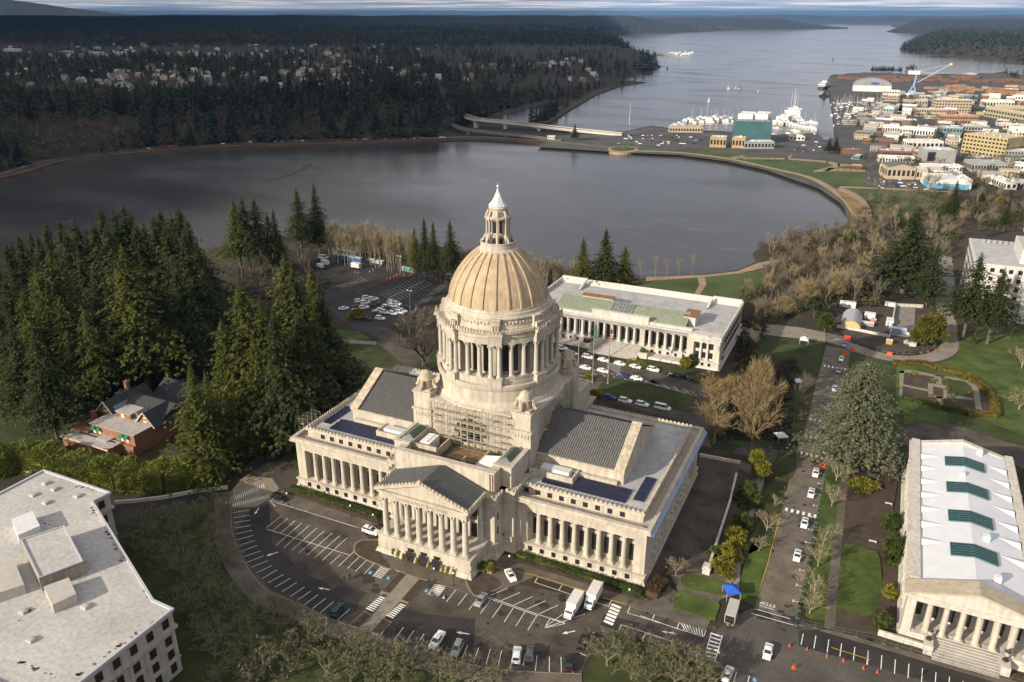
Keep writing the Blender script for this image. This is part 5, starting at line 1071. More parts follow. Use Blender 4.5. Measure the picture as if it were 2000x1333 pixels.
blob_tree('golden_evergreen','rounded golden green tree beside the curved lane and building site',1811,668,14,13,leafmat('golden_cypress',(.07,.08,.012),(.17,.15,.025)),.02,.4,8000,.6,seed=3,lumps=16)
blob_tree('yew_tree','dark clipped yew left of the greenhouse tent',1610,648,6.5,9,SHR,.0,.3,2200,.6,seed=4)
blob_tree('laurel_tree','dark leafy tree behind the greenhouse tent',1590,620,9,11,FIRD,.0,.3,2200,.8,seed=14)
blob_tree('bay_shrub','yellow green leafy tree at the north end of the shrub border',1478,935,7,9.5,YELG,.0,.3,2800,.6,seed=5)
blob_tree('bay_shrub','dark round evergreen shrub just below the yellow green tree',1462,980,7.5,6.5,SHR,.0,.3,2200,.6,seed=6)
for i,(x,y,w,h,mt_,lb) in enumerate([(1448,1030,6.5,5,SHR,'dark evergreen shrub midway along the terrace wall'),(1434,1062,7,5.6,YELG,'sunlit yellow shrub midway along the terrace wall'),(1422,1090,5.5,4.5,YELG,'sunlit shrub below the midway yellow shrub'),(1412,1118,6,4.6,YELG,'lowest sunlit shrub at the end of the terrace wall'),(1400,1085,4,3,SHR,'small dark shrub against the terrace wall'),
    (1742,1030,5,5.5,SHR,'green shrub halfway along the temple-fronted office wall'),(1745,1090,6.5,8.5,SHR,'tall green tree against the temple-fronted office wall'),(1741,1165,3.6,3.2,YELG,'small round yellow shrub beside the temple-fronted office'),(1722,1218,4.5,3.6,SHR,'low green shrub in the bed by the temple-fronted office'),(1690,955,9,2.6,YELG,'low spreading yellow green bush beyond the brown lawn'),
    (1338,718,5,5.2,YELG,'bright green shrub at the court building corner'),(1352,716,4,6,SHR,'dark shrub at the court building corner'),(1282,690,3,7,SHR,'narrow dark cypress before the court building columns'),(1148,668,2.6,6,SHR,'narrow dark cypress left of the court steps'),(1098,655,6,6,FIRD,'dark bush at the left end of the court building'),
    (1162,775,5,2.6,YELG,'yellow green hedge bush by the flagpoles'),(1150,740,4,2.2,YELG,'low yellow green bush nearer the court building'),(700,618,9,4,YELG,'green bush at the corner of the big west parking lot'),(1240,712,9,1.5,YELG,'row of low yellow shrubs below the court windows')]):
    blob_tree('evergreen_shrub',lb,x,y,w,h,mt_,-.1,.15,1500,.5 if h>2 else .35,seed=30+i)
for i,(x,y) in enumerate([(1771,733),(1784,732),(1825,745),(1846,744),(1848,762),(1882,742),(1895,748),(1897,770),(1823,782),(1846,784),(1860,776),(1828,790)]):
    blob_tree('garden_shrub','small yellow green clipped shrub in the sunken garden',x,y,1.9,1.7,YELG,-.1,0,260,.3,group='small clipped shrubs in the sunken garden',seed=200+i)
# topiary cones in front of the portico, potted shrubs
tp=tri_mesh('topiary_crown',conifer_arrays(9,2.2,.62,.02,whorl=.16,nb=7,clump=.28,k=2,irr=.1,power=.7),[YELG])
for i,(x,y) in enumerate([(768,1085),(778,1089),(789,1094),(815,1103),(839,1110),(865,1117),(875,1120),(886,1125)]):
    b=at(x,y,0); put('topiary_cone',tp,None,b,2.2,2.2,1.1,'small clipped cone shrub at the foot of the portico base','shrub','clipped cone shrubs along the portico base')
for x,y,l,mt_ in ((943,1117,'potted dark shrub right of the portico',SHR),(958,1119,'potted yellow shrub right of the portico',YELG)):
    e=blob_tree('potted_shrub',l,x,y,2.2,2.6,mt_,.35,0,500,.3,seed=x); m=MB(); m.frus(-.55,.55,-.55,.55,0,-.7,.7,-.7,.7,1.0); m.build('pot',CONC,e)
# hedges
def hedge(label,pts,w,h,mt_,z0=0,dens=16,cl=.5,name='hedge',wob=.3):
    R=np.random.RandomState(len(pts)*7+int(h*10)); P=[Vector(at(x,y,z0)[:2]) for x,y in pts]; C=[];D=[]; core=MB()
    for a,b in zip(P[:-1],P[1:]):
        d=b-a; L=d.length; u=d/L; n=Vector((-u.y,u.x)); k=int(L*(w+2*h)*dens/3)
        s=R.rand(k)*L; f=R.rand(k)*(w+2*h); off=np.where(f<h,-w/2,np.where(f<h+w,f-h-w/2,w/2)); z=np.where(f<h,f,np.where(f<h+w,h,f-h-w)); b_=1+wob*np.sin(s/2.1+a.x)*.3+wob*R.normal(0,.12,k)
        off=off*b_; z=z*(1+wob*.35*np.sin(s/1.7+a.y)+R.normal(0,.03,k)); dx=np.stack([n.x*off/(w/2)*.7,n.y*off/(w/2)*.7,z/h],1); dx/=np.linalg.norm(dx,axis=1)[:,None]+1e-6
        C.append(np.stack([a.x+u.x*s+n.x*off,a.y+u.y*s+n.y*off,z0+z],1)); D.append(dx)
        c=[a-n*w*.42,b-n*w*.42,b+n*w*.42,a+n*w*.42]; core.prism([tuple(p) for p in c],z0,z0+h*.86)
    V=foliage(np.concatenate(C),np.concatenate(D),cl,R,k=2,asp=.55); nf=len(V)//3
    cv=[];
    for f in core.f:
        for j in range(1,len(f)-1): cv+= [core.v[f[0]],core.v[f[j]],core.v[f[j+1]]]
    V=np.concatenate([V,np.array(cv)]); return tag(link(name,tri_mesh(name,V,[mt_])),label,'hedge')
hedge('long thick bright green hedge running between mansion and flat roofed office',[(-30,930),(60,905),(110,925),(170,938),(240,948),(330,950),(400,940)],9,6.5,HEDG,cl=.5,dens=22)
hedge('clipped dark hedge along the south wall of the west wing',[(572,955),(738,1012)],1.6,1.2,SHR,cl=.3,dens=30)
hedge('clipped dark hedge along the south wall of the east wing',[(1010,1086),(1255,1163)],1.6,1.2,SHR,cl=.3,dens=30)
hedge('rounded clipped hedge at the south east corner of the hall',[(1272,1168),(1292,1138)],3.4,1.8,mat('brown_hedge',(.06,.04,.02),.9,.3,.6,fine=.3),cl=.3,dens=30)
OCH=leafmat('ochre_hedge_leaves',(.10,.08,.015),(.19,.145,.03))
hedge('ochre clipped hedge on the far side of the sunken garden',[(1745,712),(1800,712),(1830,722),(1880,732),(1905,748),(1935,775)],2.2,1.6,OCH,cl=.4,dens=22)
hedge('ochre clipped hedge on the near side of the sunken garden',[(1938,780),(1945,815),(1900,812),(1850,800)],2.2,1.6,OCH,cl=.4,dens=22)
hedge('dark clipped hedge below the garden terrace',[(1765,778),(1840,800),(1900,812)],1.8,1.4,SHR,cl=.4,dens=20)
# bare trees
def bare(seed,h,spread,mats,up=.75,levels=4,tw=.035,first=.25,r0=.3,nb=4,gn=None,leader=0):
    R=random.Random(seed); segs=[[],[],[]]
    def grow(p,d,L,r,lv):
        n=2 if lv>0 else 1; q=p
        for i in range(n):
            d=(d+Vector((R.gauss(0,.13),R.gauss(0,.13),R.gauss(0,.06)+.05*up))).normalized(); q2=q+d*L/n; segs[0 if lv>=levels-1 else (1 if lv>0 else 2)].append((q,q2,r*(1-.3*i/n),r*(1-.3*(i+1)/n))); q=q2
        if lv==0: return
        k=nb if lv>1 else nb+2
        for j in range(k):
            t=R.uniform(.35,1) if j<k-1 else 1; b=p+(q-p)*t; a=R.uniform(0,2*pi); sd_=spread*R.uniform(.6,1.25); u=d.orthogonal().normalized(); w=d.cross(u)
            nd=(d+(u*cos(a)+w*sin(a))*sd_); nd.z+=up*.35; nd.normalize(); grow(b,nd,L*R.uniform(.55,.85),max(r*.5,tw),lv-1)
    tr_top=h*first; segs[0].append((Vector((0,0,-.5)),Vector((0,0,tr_top)),r0,r0*.8))
    if leader:
        segs[0].append((Vector((0,0,tr_top)),Vector((0,0,h*.72)),r0*.8,r0*.25))
        for j in range(leader):
            f=j/(leader-1); zz=tr_top+(h*.70-tr_top)*f; a=j*2.4+R.uniform(-.4,.4); ll=h*(.25*(1-.55*f)*(0.75+.5*min(1,f*3))); grow(Vector((0,0,zz)),Vector((cos(a),sin(a),.75+.9*f)).normalized(),ll,r0*.4*(1-.5*f),levels-1)
    for j in range(nb+1 if not leader else 0):
        a=2*pi*j/(nb+1)+R.uniform(-.3,.3); grow(Vector((0,0,tr_top*R.uniform(.75,1))),Vector((cos(a)*spread,sin(a)*spread,1)).normalized() if j else Vector((0,0,1)),h*.3,r0*.6,levels)
    mb=MB()
    for p,q,a,b in segs[0]: mb.tube(p,q,a,b,5)
    trunk=mb.mesh('bare_trunk',mats[0]); V=[]
    for g in (1,2):
        for p,q,a,b in segs[g]:
            d=(q-p); u=d.orthogonal().normalized(); w=d.cross(u).normalized(); ang_=R.uniform(0,3.14); s=(u*cos(ang_)+w*sin(ang_)); s2=(u*-sin(ang_)+w*cos(ang_))
            for v in ((s,s2) if g==1 else (s,)): V+=[p-v*a,p+v*a,q+v*b*.6,q-v*b*.6]
    V=np.array([tuple(v) for v in V]); z=V[:,2].max(); return trunk,tri_mesh('bare_crown',V,[mats[1]],quads=True),z
B_TALL=[bare(i,14,.32,(PALEBARK,TW),up=1.0,levels=4,tw=.03,first=.35,r0=.2,nb=3) for i in (1,2,3)]
B_TALLG=[bare(i,14,.42,(BARK,TWG),up=.9,levels=4,tw=.03,first=.3,r0=.22,nb=3) for i in (4,5)]
B_RED=[bare(6,14,.5,(BARK,TWR),up=.8,levels=4,tw=.035,first=.25,r0=.22,nb=3)]
B_BIG=[bare(i,20,.6,(mat('maple_bark',(.17,.14,.09),.9,.25,1.2),mat('golden_twigs',(.24,.18,.09),.9,.2,.6)),up=.45,levels=5,tw=.026,first=.12,r0=.5,nb=4,leader=17) for i in (7,8)]
B_ORC=[bare(i,5.5,.95,(mat('mossy_bark',(.12,.11,.07),.9,.3,2),TWO),up=.35,levels=4,tw=.028,first=.22,r0=.2,nb=3) for i in (9,10,11)]
B_STREET=[bare(i,7,.8,(PALEBARK,TW),up=.5,levels=4,tw=.028,first=.22,r0=.18,nb=3) for i in (12,13)]
def put_bare(v,base,h,label,group=None,wide=1.,name='bare_tree',parts=True):
    if parts: return put(name,v[1],v[0],base,h,v[2],wide,label,'tree',group)
    raise 0
for (x,yt,yb,v,lb) in [(1410,722,868,0,'large bare golden maple left of its pair by the street'),(1492,688,890,1,'tallest bare golden maple right beside the street')]:
    b,hh=tall(x,yt,yb); put_bare(B_BIG[v],b,hh,lb,wide=1.05 if v==0 else .66,name='bare_maple')
b,hh=tall(822,590,715); put_bare(bare(17,18,.62,(BARK,TWG),up=.7,levels=5,tw=.035,first=.15,r0=.5,nb=3),b,hh,'bare grey tree between west parking lot and the dome',wide=1.25)
b,hh=tall(700,690,770); put_bare(B_BIG[0],b,hh*.8,'small bare tree by the west wing roof cresting')
R=random.Random(21)
G1='bare tan trees lining the lake shore'
for i in range(84):
    x=R.uniform(632,805) if i<68 else R.uniform(888,965); yb=512+(x-640)*.13+R.uniform(-14,6); b,_=tall(x,430,yb,0); z=tz(b[0],b[1]); put_bare(B_TALL[i%3],(b[0],b[1],z-.3),R.uniform(17,25)*(1 if i<68 else .75),'slender bare tan tree along the bluff behind the parking lot',G1,wide=.7)
for i in range(32):
    x=R.uniform(1030,1140); yb=R.uniform(540,572); b=at(x,yb,-2); z=tz(b[0],b[1]); put_bare(B_TALL[i%3],(b[0],b[1],z-.3),R.uniform(15,20),'slender bare tan tree on the bluff behind the dome',G1,wide=.7)
for i,(x,yb) in enumerate([(1250,545),(1280,541),(1302,540),(1325,541),(1352,536)]):
    b=at(x,yb,-28); put_bare(B_TALL[i%3],b,R.uniform(13,16),'small bare tree spaced along the lakeside path','bare trees along the lakeside path',wide=.8)
for i in range(14):
    x=R.uniform(395,600); yb=R.uniform(500,580); b=at(x,yb,0); z=tz(b[0],b[1]); put_bare((B_TALLG+B_RED)[i%3],(b[0],b[1],z),R.uniform(12,18),'grey bare tree under the firs at the lake edge','bare trees under the lakeside firs',wide=.8)
# wooded slope on the right
def in_px(p,poly): return sd([p],poly)[0]>0
WD=[(1478,470),(1560,440),(1640,455),(1690,395),(1760,385),(1830,350),(2010,330),(2010,450),(1880,450),(1850,520),(1730,520),(1720,600),(1600,600),(1480,640),(1440,600),(1500,545),(1510,515)]
n=0; T=[]
EXTRA=[]
while n<330:
    x,y=R.uniform(1440,2060),R.uniform(335,640)
    if not in_px((x,y),WD): continue
    z=-15. if y<480 or x<1560 else -4.
    for _ in range(4): b=at(x,y,z); z=tz(b[0],b[1])
    if z<-29.5 : continue
    u=R.random(); v=B_TALL[n%3] if u<.35 else (B_TALLG[n%2] if u<.8 else B_RED[0]); h=R.uniform(11,18)
    k='tan' if u<.35 else ('grey brown' if u<.8 else 'reddish')
    if n%5>1: EXTRA.append((v,b[0],b[1],z-.3,h,u)); n+=1; continue
    put_bare(v,(b[0],b[1],z-.3),h,'%s bare tree in the woods sloping down to the lake'%k,'%s bare trees in the lakeside woods'%k,wide=1.05); n+=1
def merged(name,label,lst,mt_,wide=1.05):
    out=[]
    for v,x,y,z,h,u in lst:
        me_=v[1]; co_=np.empty(len(me_.vertices)*3,np.float32); me_.vertices.foreach_get('co',co_); co_=co_.reshape(-1,3)*(h/v[2]); a=u*40; q=co_.copy(); q[:,0]=(co_[:,0]*cos(a)-co_[:,1]*sin(a))*wide+x; q[:,1]=(co_[:,0]*sin(a)+co_[:,1]*cos(a))*wide+y; q[:,2]+=z; out.append(q)
    return tag(link(name,tri_mesh(name,np.concatenate(out),[mt_],quads=True)),label,'woods',kind='stuff')
for k_,mt_,lb in ((B_TALL,TW,'tan leafless thickets filling the wooded slope'),(B_TALLG,TWG,'grey leafless thickets filling the wooded slope'),(B_RED,TWR,'brown leafless thickets filling the wooded slope')):
    L_=[e for e in EXTRA if e[0] in k_]; merged('bare_woods',lb,L_,mt_) if L_ else None
for (x,y,h,v,l) in [(1548,505,17,2,'large reddish bare tree on the shore point'),(1590,485,15,2,'smaller reddish bare tree right of the shore point'),(1505,520,13,2,'reddish bare tree overhanging the lake by the beach')]:
    z=-26;b=at(x,y,z); put_bare(B_RED[0],(b[0],b[1],tz(b[0],b[1])),h,l,wide=1.3)
for (x,y,h,l) in [(1572,600,15,'pale bare multi stemmed tree left of the greenhouse tent'),(1620,590,15,'pale bare multi stemmed tree right above the greenhouse tent'),(1530,610,13,'pale bare tree above the paved side street')]:
    b=at(x,y,0); put_bare(B_BIG[0],(b[0],b[1],tz(b[0],b[1])),h,l,wide=1.0)
for i,(x,y,h,mt_) in enumerate([(1700,560,7,SHR),(1660,470,8,FIR),(1900,420,9,FIR),(1935,440,9,SHR),(1985,430,10,FIR),(1760,440,8,SHR),(1560,560,6,SHR),(1490,600,6,YELG),(1800,470,9,SHR),(1950,400,8,YELG),(1620,520,8,SHR),(1680,510,9,FIR),(1580,480,6,SHR),(1730,490,7,SHR),(1540,590,6,SHR),(1860,470,8,FIR),(1915,395,9,SHR),(1830,420,8,FIR),(1720,430,7,SHR),(1780,520,7,YELG)]):
    z=-10
    for _ in range(3): b=at(x,y,z); z=tz(b[0],b[1])
    blob_tree('slope_evergreen','rounded green tree among the bare woods on the right slope',x,y,h*.9,h,mt_,-.05,.2,900,.9,group='green trees among the bare woods',zb=z,seed=60+i)
# dark understorey of the slopes and grove
def undergrowth(name,label,poly,n,hr,mt_,z0=0,seed=3,cl=1.2):
    R=np.random.RandomState(seed); P=np.array(poly); lo,hi=P.min(0),P.max(0); pts=[]
    Q=R.uniform(lo,hi,(n*4,2)); Q=Q[sd(Q,poly)>0][:n]; W_=[]
    for x,y in Q: W_.append(at(x,y,z0))
    W_=np.array(W_); z=terrain_z(W_[:,:2])
    for _ in range(2):
        W_=np.array([at(q[0],q[1],zz) for q,zz in zip(Q,z)]); z=terrain_z(W_[:,:2])
    k=14; C=np.repeat(np.column_stack([W_[:,:2],z]),k,0); m_=len(C); s=np.repeat(R.uniform(.5,1,len(Q)),k); C=C+np.column_stack([R.normal(0,1.2,m_),R.normal(0,1.2,m_),np.abs(R.normal(0,.5,m_))*hr*s]); D=R.normal(size=(m_,3)); D[:,2]=abs(D[:,2]); D/=np.linalg.norm(D,axis=1)[:,None]
    ok=C[:,2]>-29.8; V=foliage(C[ok],D[ok],cl,R,k=1,asp=.4); return tag(link(name,tri_mesh(name,V,[mt_])),label,'undergrowth',kind='stuff')
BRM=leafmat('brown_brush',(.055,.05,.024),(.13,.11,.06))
undergrowth('undergrowth','tangled brown brush covering the wooded lakeside slope',WD,2600,4.5,BRM)
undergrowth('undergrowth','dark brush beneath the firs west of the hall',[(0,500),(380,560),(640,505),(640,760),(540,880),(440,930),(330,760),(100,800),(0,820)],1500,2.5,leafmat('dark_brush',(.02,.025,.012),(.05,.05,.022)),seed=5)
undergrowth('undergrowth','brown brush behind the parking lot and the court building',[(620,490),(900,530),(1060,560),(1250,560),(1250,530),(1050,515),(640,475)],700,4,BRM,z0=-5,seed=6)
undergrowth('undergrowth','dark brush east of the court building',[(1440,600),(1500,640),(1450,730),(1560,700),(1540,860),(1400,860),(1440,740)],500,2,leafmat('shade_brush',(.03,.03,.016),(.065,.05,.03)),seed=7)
# orchard and street trees
OR1=[(250,1040),(330,1000),(435,1000),(455,1120),(540,1190),(650,1235),(560,1330),(420,1340),(370,1210),(300,1130),(255,1070)]
OR2=[(620,1340),(700,1262),(860,1305),(1010,1340)]; OR3=[(1190,1250),(1290,1275),(1385,1310),(1400,1340),(1160,1340)]
P_=[]
for poly,n,lb in ((OR1,46,'wide mossy bare fruit tree on the dark lawn left of the curved drive'),(OR2,16,'wide mossy bare fruit tree below the centre of the curved drive'),(OR3,14,'wide mossy bare fruit tree on the lawn near the road junction')):
    k=0;t=0
    while k<n and t<4000:
        t+=1; x,y=R.uniform(230,1400),R.uniform(1000,1360)
        if not in_px((x,y),poly): continue
        b=at(x,y,0)
        if any((b[0]-q[0])**2+(b[1]-q[1])**2<(4.3-t*.0006)**2 for q in P_): continue
        P_.append(b); put_bare(B_ORC[k%3],b,R.uniform(5.4,7.2),lb,'mossy bare fruit trees round the curved drive',wide=1.2,name='fruit_tree'); k+=1
for i in range(40):
    x=R.uniform(260,640); y=R.uniform(1020,1320)
ST=[(1633,940,'first street tree from the cedar'),(1624,990,'second street tree from the cedar'),(1607,1065,'third street tree from the cedar'),(1597,1108,'fourth street tree from the cedar'),(1590,1160,'fifth street tree from the cedar'),(1581,1200,'sixth street tree from the cedar, nearest the junction')]
for i,(x,y,l) in enumerate(ST): put_bare(B_STREET[i%2],at(x,y,0),6.5,'bare '+l,wide=1.15,name='street_tree')
for i,(x,y,l) in enumerate([(1497,1040,'spreading bare tree on the strip lawn left of the street'),(1482,1078,'smaller bare tree below the spreading one left of the street'),(1512,990,'low bare shrub tree near the lawn kerb'),(1320,1125,'small tan bare tree at the terrace corner of the hall'),(1560,870,'small bare tree by the upper crossing')]): put_bare((B_STREET if i<4 else B_ORC)[i%2],at(x,y,0),[6,4.5,3.5,5.5,4][i],l,wide=1.1,name='street_tree')
for i,(x,y,l) in enumerate([(1990,800,'bare rounded tree at the right edge beyond the garden hedge'),(1995,720,'bare tree on the bright lawn at the right edge'),(1560,790,'bare tree left of the upper street near the cars'),(1450,640,'bare tree at the end of the court building'),(1470,690,'second bare tree off the end of the court building'),(1440,770,'bare tree behind the golden maples')]): put_bare(B_TALLG[i%2] if i>1 else B_STREET[i],at(x,y,0),[9,8,9,12,12,11][i],l,wide=1.3,name='bare_tree')
for i in range(16):
    x,y=R.uniform(1425,1575),R.uniform(630,850)
    if x<1500 and y>700: continue
    put_bare((B_TALLG+B_RED)[i%3],at(x,y,0),R.uniform(7,13),'dark bare tree in the thicket between court building and street','dark bare trees between court building and street',wide=1.0)
for i in range(14):
    x,y=R.uniform(-20,330),R.uniform(700,850)
    if 120<x<330 and y>725: x=R.uniform(0,110)
    put_bare((B_TALL+B_TALLG)[i%5],at(x,y,0),R.uniform(12,19),'bare tree under the firs left of the mansion','bare trees left of the mansion',wide=1.0)
# ---------- forests across the water: individual big trees, then the mass
def small_conifers(P,z,h,w,seed,nt=22):
    R=np.random.RandomState(seed); n=len(P); t=np.linspace(.06,.95,nt)[None,:].repeat(n,0)+R.normal(0,.02,(n,nt)); a=R.rand(n,nt)*6.28; rr=(w[:,None]*(1-t)**.8*R.uniform(.7,1.25,(n,nt)))
    b=np.stack([P[:,0,None]+0*a,P[:,1,None]+0*a,(z+0)[:,None]+h[:,None]*np.clip(t+.10,0,1)],2)
    def o(da,k,dz): return np.stack([P[:,0,None]+rr*np.cos(a+da)*k,P[:,1,None]+rr*np.sin(a+da)*k,z[:,None]+h[:,None]*(t+dz)],2)
    return np.stack([b,o(-.55,1,-.05),o(.55,1,-.06)],2).reshape(-1,3)
def small_bare(P,z,h,w,seed,nt=26):
    R=np.random.RandomState(seed); n=len(P); a=R.rand(n,nt)*6.28; e=R.uniform(.1,1,(n,nt)); rr=w[:,None]*np.sqrt(1-(1.35*e-.45)**2*.9)*.9*R.uniform(.6,1.05,(n,nt)); q=.16*h[:,None]
    c=np.stack([P[:,0,None]+rr*np.cos(a),P[:,1,None]+rr*np.sin(a),z[:,None]+h[:,None]*(.25+.7*e)],2); R3=lambda:R.normal(size=(n,nt,3))*q[...,None]*.45
    return np.stack([c+R3(),c+R3(),c+R3()*.8],2).reshape(-1,3)
R=np.random.RandomState(11); N_=120000; rr=np.exp(R.uniform(math.log(420),math.log(9500),N_)); aa=R.uniform(-38,38,N_); PX_=CAM[0]+rr*np.sin(YAW+np.radians(aa)); PY_=CAM[1]+rr*np.cos(YAW+np.radians(aa)); P=np.stack([PX_,PY_],1)
ok=(sd(P,LOW)<-10)&(sd(P,LAKE)<-22)&(sd(P,INLET)<-4)&(sd(P,POND)<-12)&(sd(P,PLAT)<-60); P=P[ok]; rr=rr[ok]; z=terrain_z(P)
pv=(P-CAM[:2]); fw=pv@_F[:2]; rt=pv@_R[:2]; sx_=W/2+FPX*rt/(fw*cos(PIT)+(CAM[2]-z)*sin(PIT)); sy_=H/2-FPX*(fw*sin(PIT)-(CAM[2]-z)*cos(PIT))/(fw*cos(PIT)+(CAM[2]-z)*sin(PIT))
nz=np.sin(P[:,0]/130.)+np.sin(P[:,1]/170.+1)+.8*np.sin(P[:,0]/61.+P[:,1]/83.)
town=(sx_<1250)&(sy_>92)&(sy_<190)&(rr<4200)&(sd(P,LAKE)<-150)
keep=~town|(R.rand(len(P))<np.where(nz>.3,.6,.22)); low_s=(sd(P,LAKE)>-130)&(sx_<900)
road=at(855,200,-5); hw=sd(P,PX([(842,180),(868,180),(900,235),(885,242)],-8))<5
keep&=hw&~((sx_>960)&(sx_<1120)&(sy_>150)&(sy_<175)&(R.rand(len(P))<.7)); P,z,rr,sx_,sy_,low_s,nz=[q[keep] for q in (P,z,rr,sx_,sy_,low_s,nz)]
br=(R.rand(len(P))<np.where(low_s,.78,.22)+.3*(nz<-.8)+.35*town[keep] )|((sx_>1000)&(sx_<1260)&(sy_>95)&(sy_<215)&(R.rand(len(P))<.4)); h=R.uniform(14,26,len(P))*np.where(br,.62,1)*np.where(rr>4000,1.25,1); w=h*np.where(br,.5,.33)*np.where(rr>3500,1.5,1)
FCON=leafmat('hill_conifers',(.012,.02,.011),(.045,.06,.026),.05); FBR=leafmat('hill_bare_trees',(.035,.033,.018),(.17,.135,.085),.075); FOL=leafmat('hill_olive_trees',(.03,.042,.014),(.10,.12,.035),.07)
# the nearest and largest become things
c_i=np.where(~br&(rr<2300))[0]; c_i=c_i[np.argsort(-h[c_i]/rr[c_i])][:190]
far_c=[tri_mesh('hill_fir',conifer_arrays(90+i,24,6.0,.04,whorl=1.2,nb=7,clump=2.0,k=1,irr=.4,asp=.7),[FCON]) for i in range(3)]
lab=lambda x,y: 'dark fir on the %s above the far lake shore'%('bluff' if y>200 else 'hillside')
for j,i in enumerate(c_i): o=link('hill_fir',far_c[j%3],loc=(P[i,0],P[i,1],z[i]-.5),rz=j*1.3,label=lab(sx_[i],sy_[i]),cat='tree',group='firs on the far shore %s'%('bluff' if sy_[i]>200 else 'hillside')); s=h[i]/21.; o.scale=(s*1.15,s*1.15,s*1.25)
m_=np.ones(len(P),bool); m_[c_i]=False; cm=m_&~br; bm_=m_&br
near=rr<2600
V=np.concatenate([small_conifers(P[cm&near],z[cm&near],h[cm&near],w[cm&near],1,30),small_conifers(P[cm&~near],z[cm&~near],h[cm&~near],w[cm&~near],2,9)]); tag(link('conifer_forest',tri_mesh('conifer_forest',V,[FCON])),'dark conifer forest covering the hills beyond the lake','forest',kind='stuff')
ol=bm_&near&(np.sin(P[:,0]/37.)+np.sin(P[:,1]/29.)>.7); bm_=bm_&~ol; tag(link('olive_forest',tri_mesh('olive_forest',small_bare(P[ol],z[ol],h[ol],w[ol],8,28),[FOL])),'olive green broadleaf trees mixed into the woods beyond the lake','forest',kind='stuff')
V=np.concatenate([small_bare(P[bm_&near],z[bm_&near],h[bm_&near],w[bm_&near],1,28),small_bare(P[bm_&~near],z[bm_&~near],h[bm_&~near],w[bm_&~near],2,8)]); tag(link('bare_forest',tri_mesh('bare_forest',V,[FBR])),'grey brown leafless woods on the slopes beyond the lake','forest',kind='stuff')
HP,Hrr=P,rr; print('FOREST',len(P),near.sum(),cm.sum(),bm_.sum())
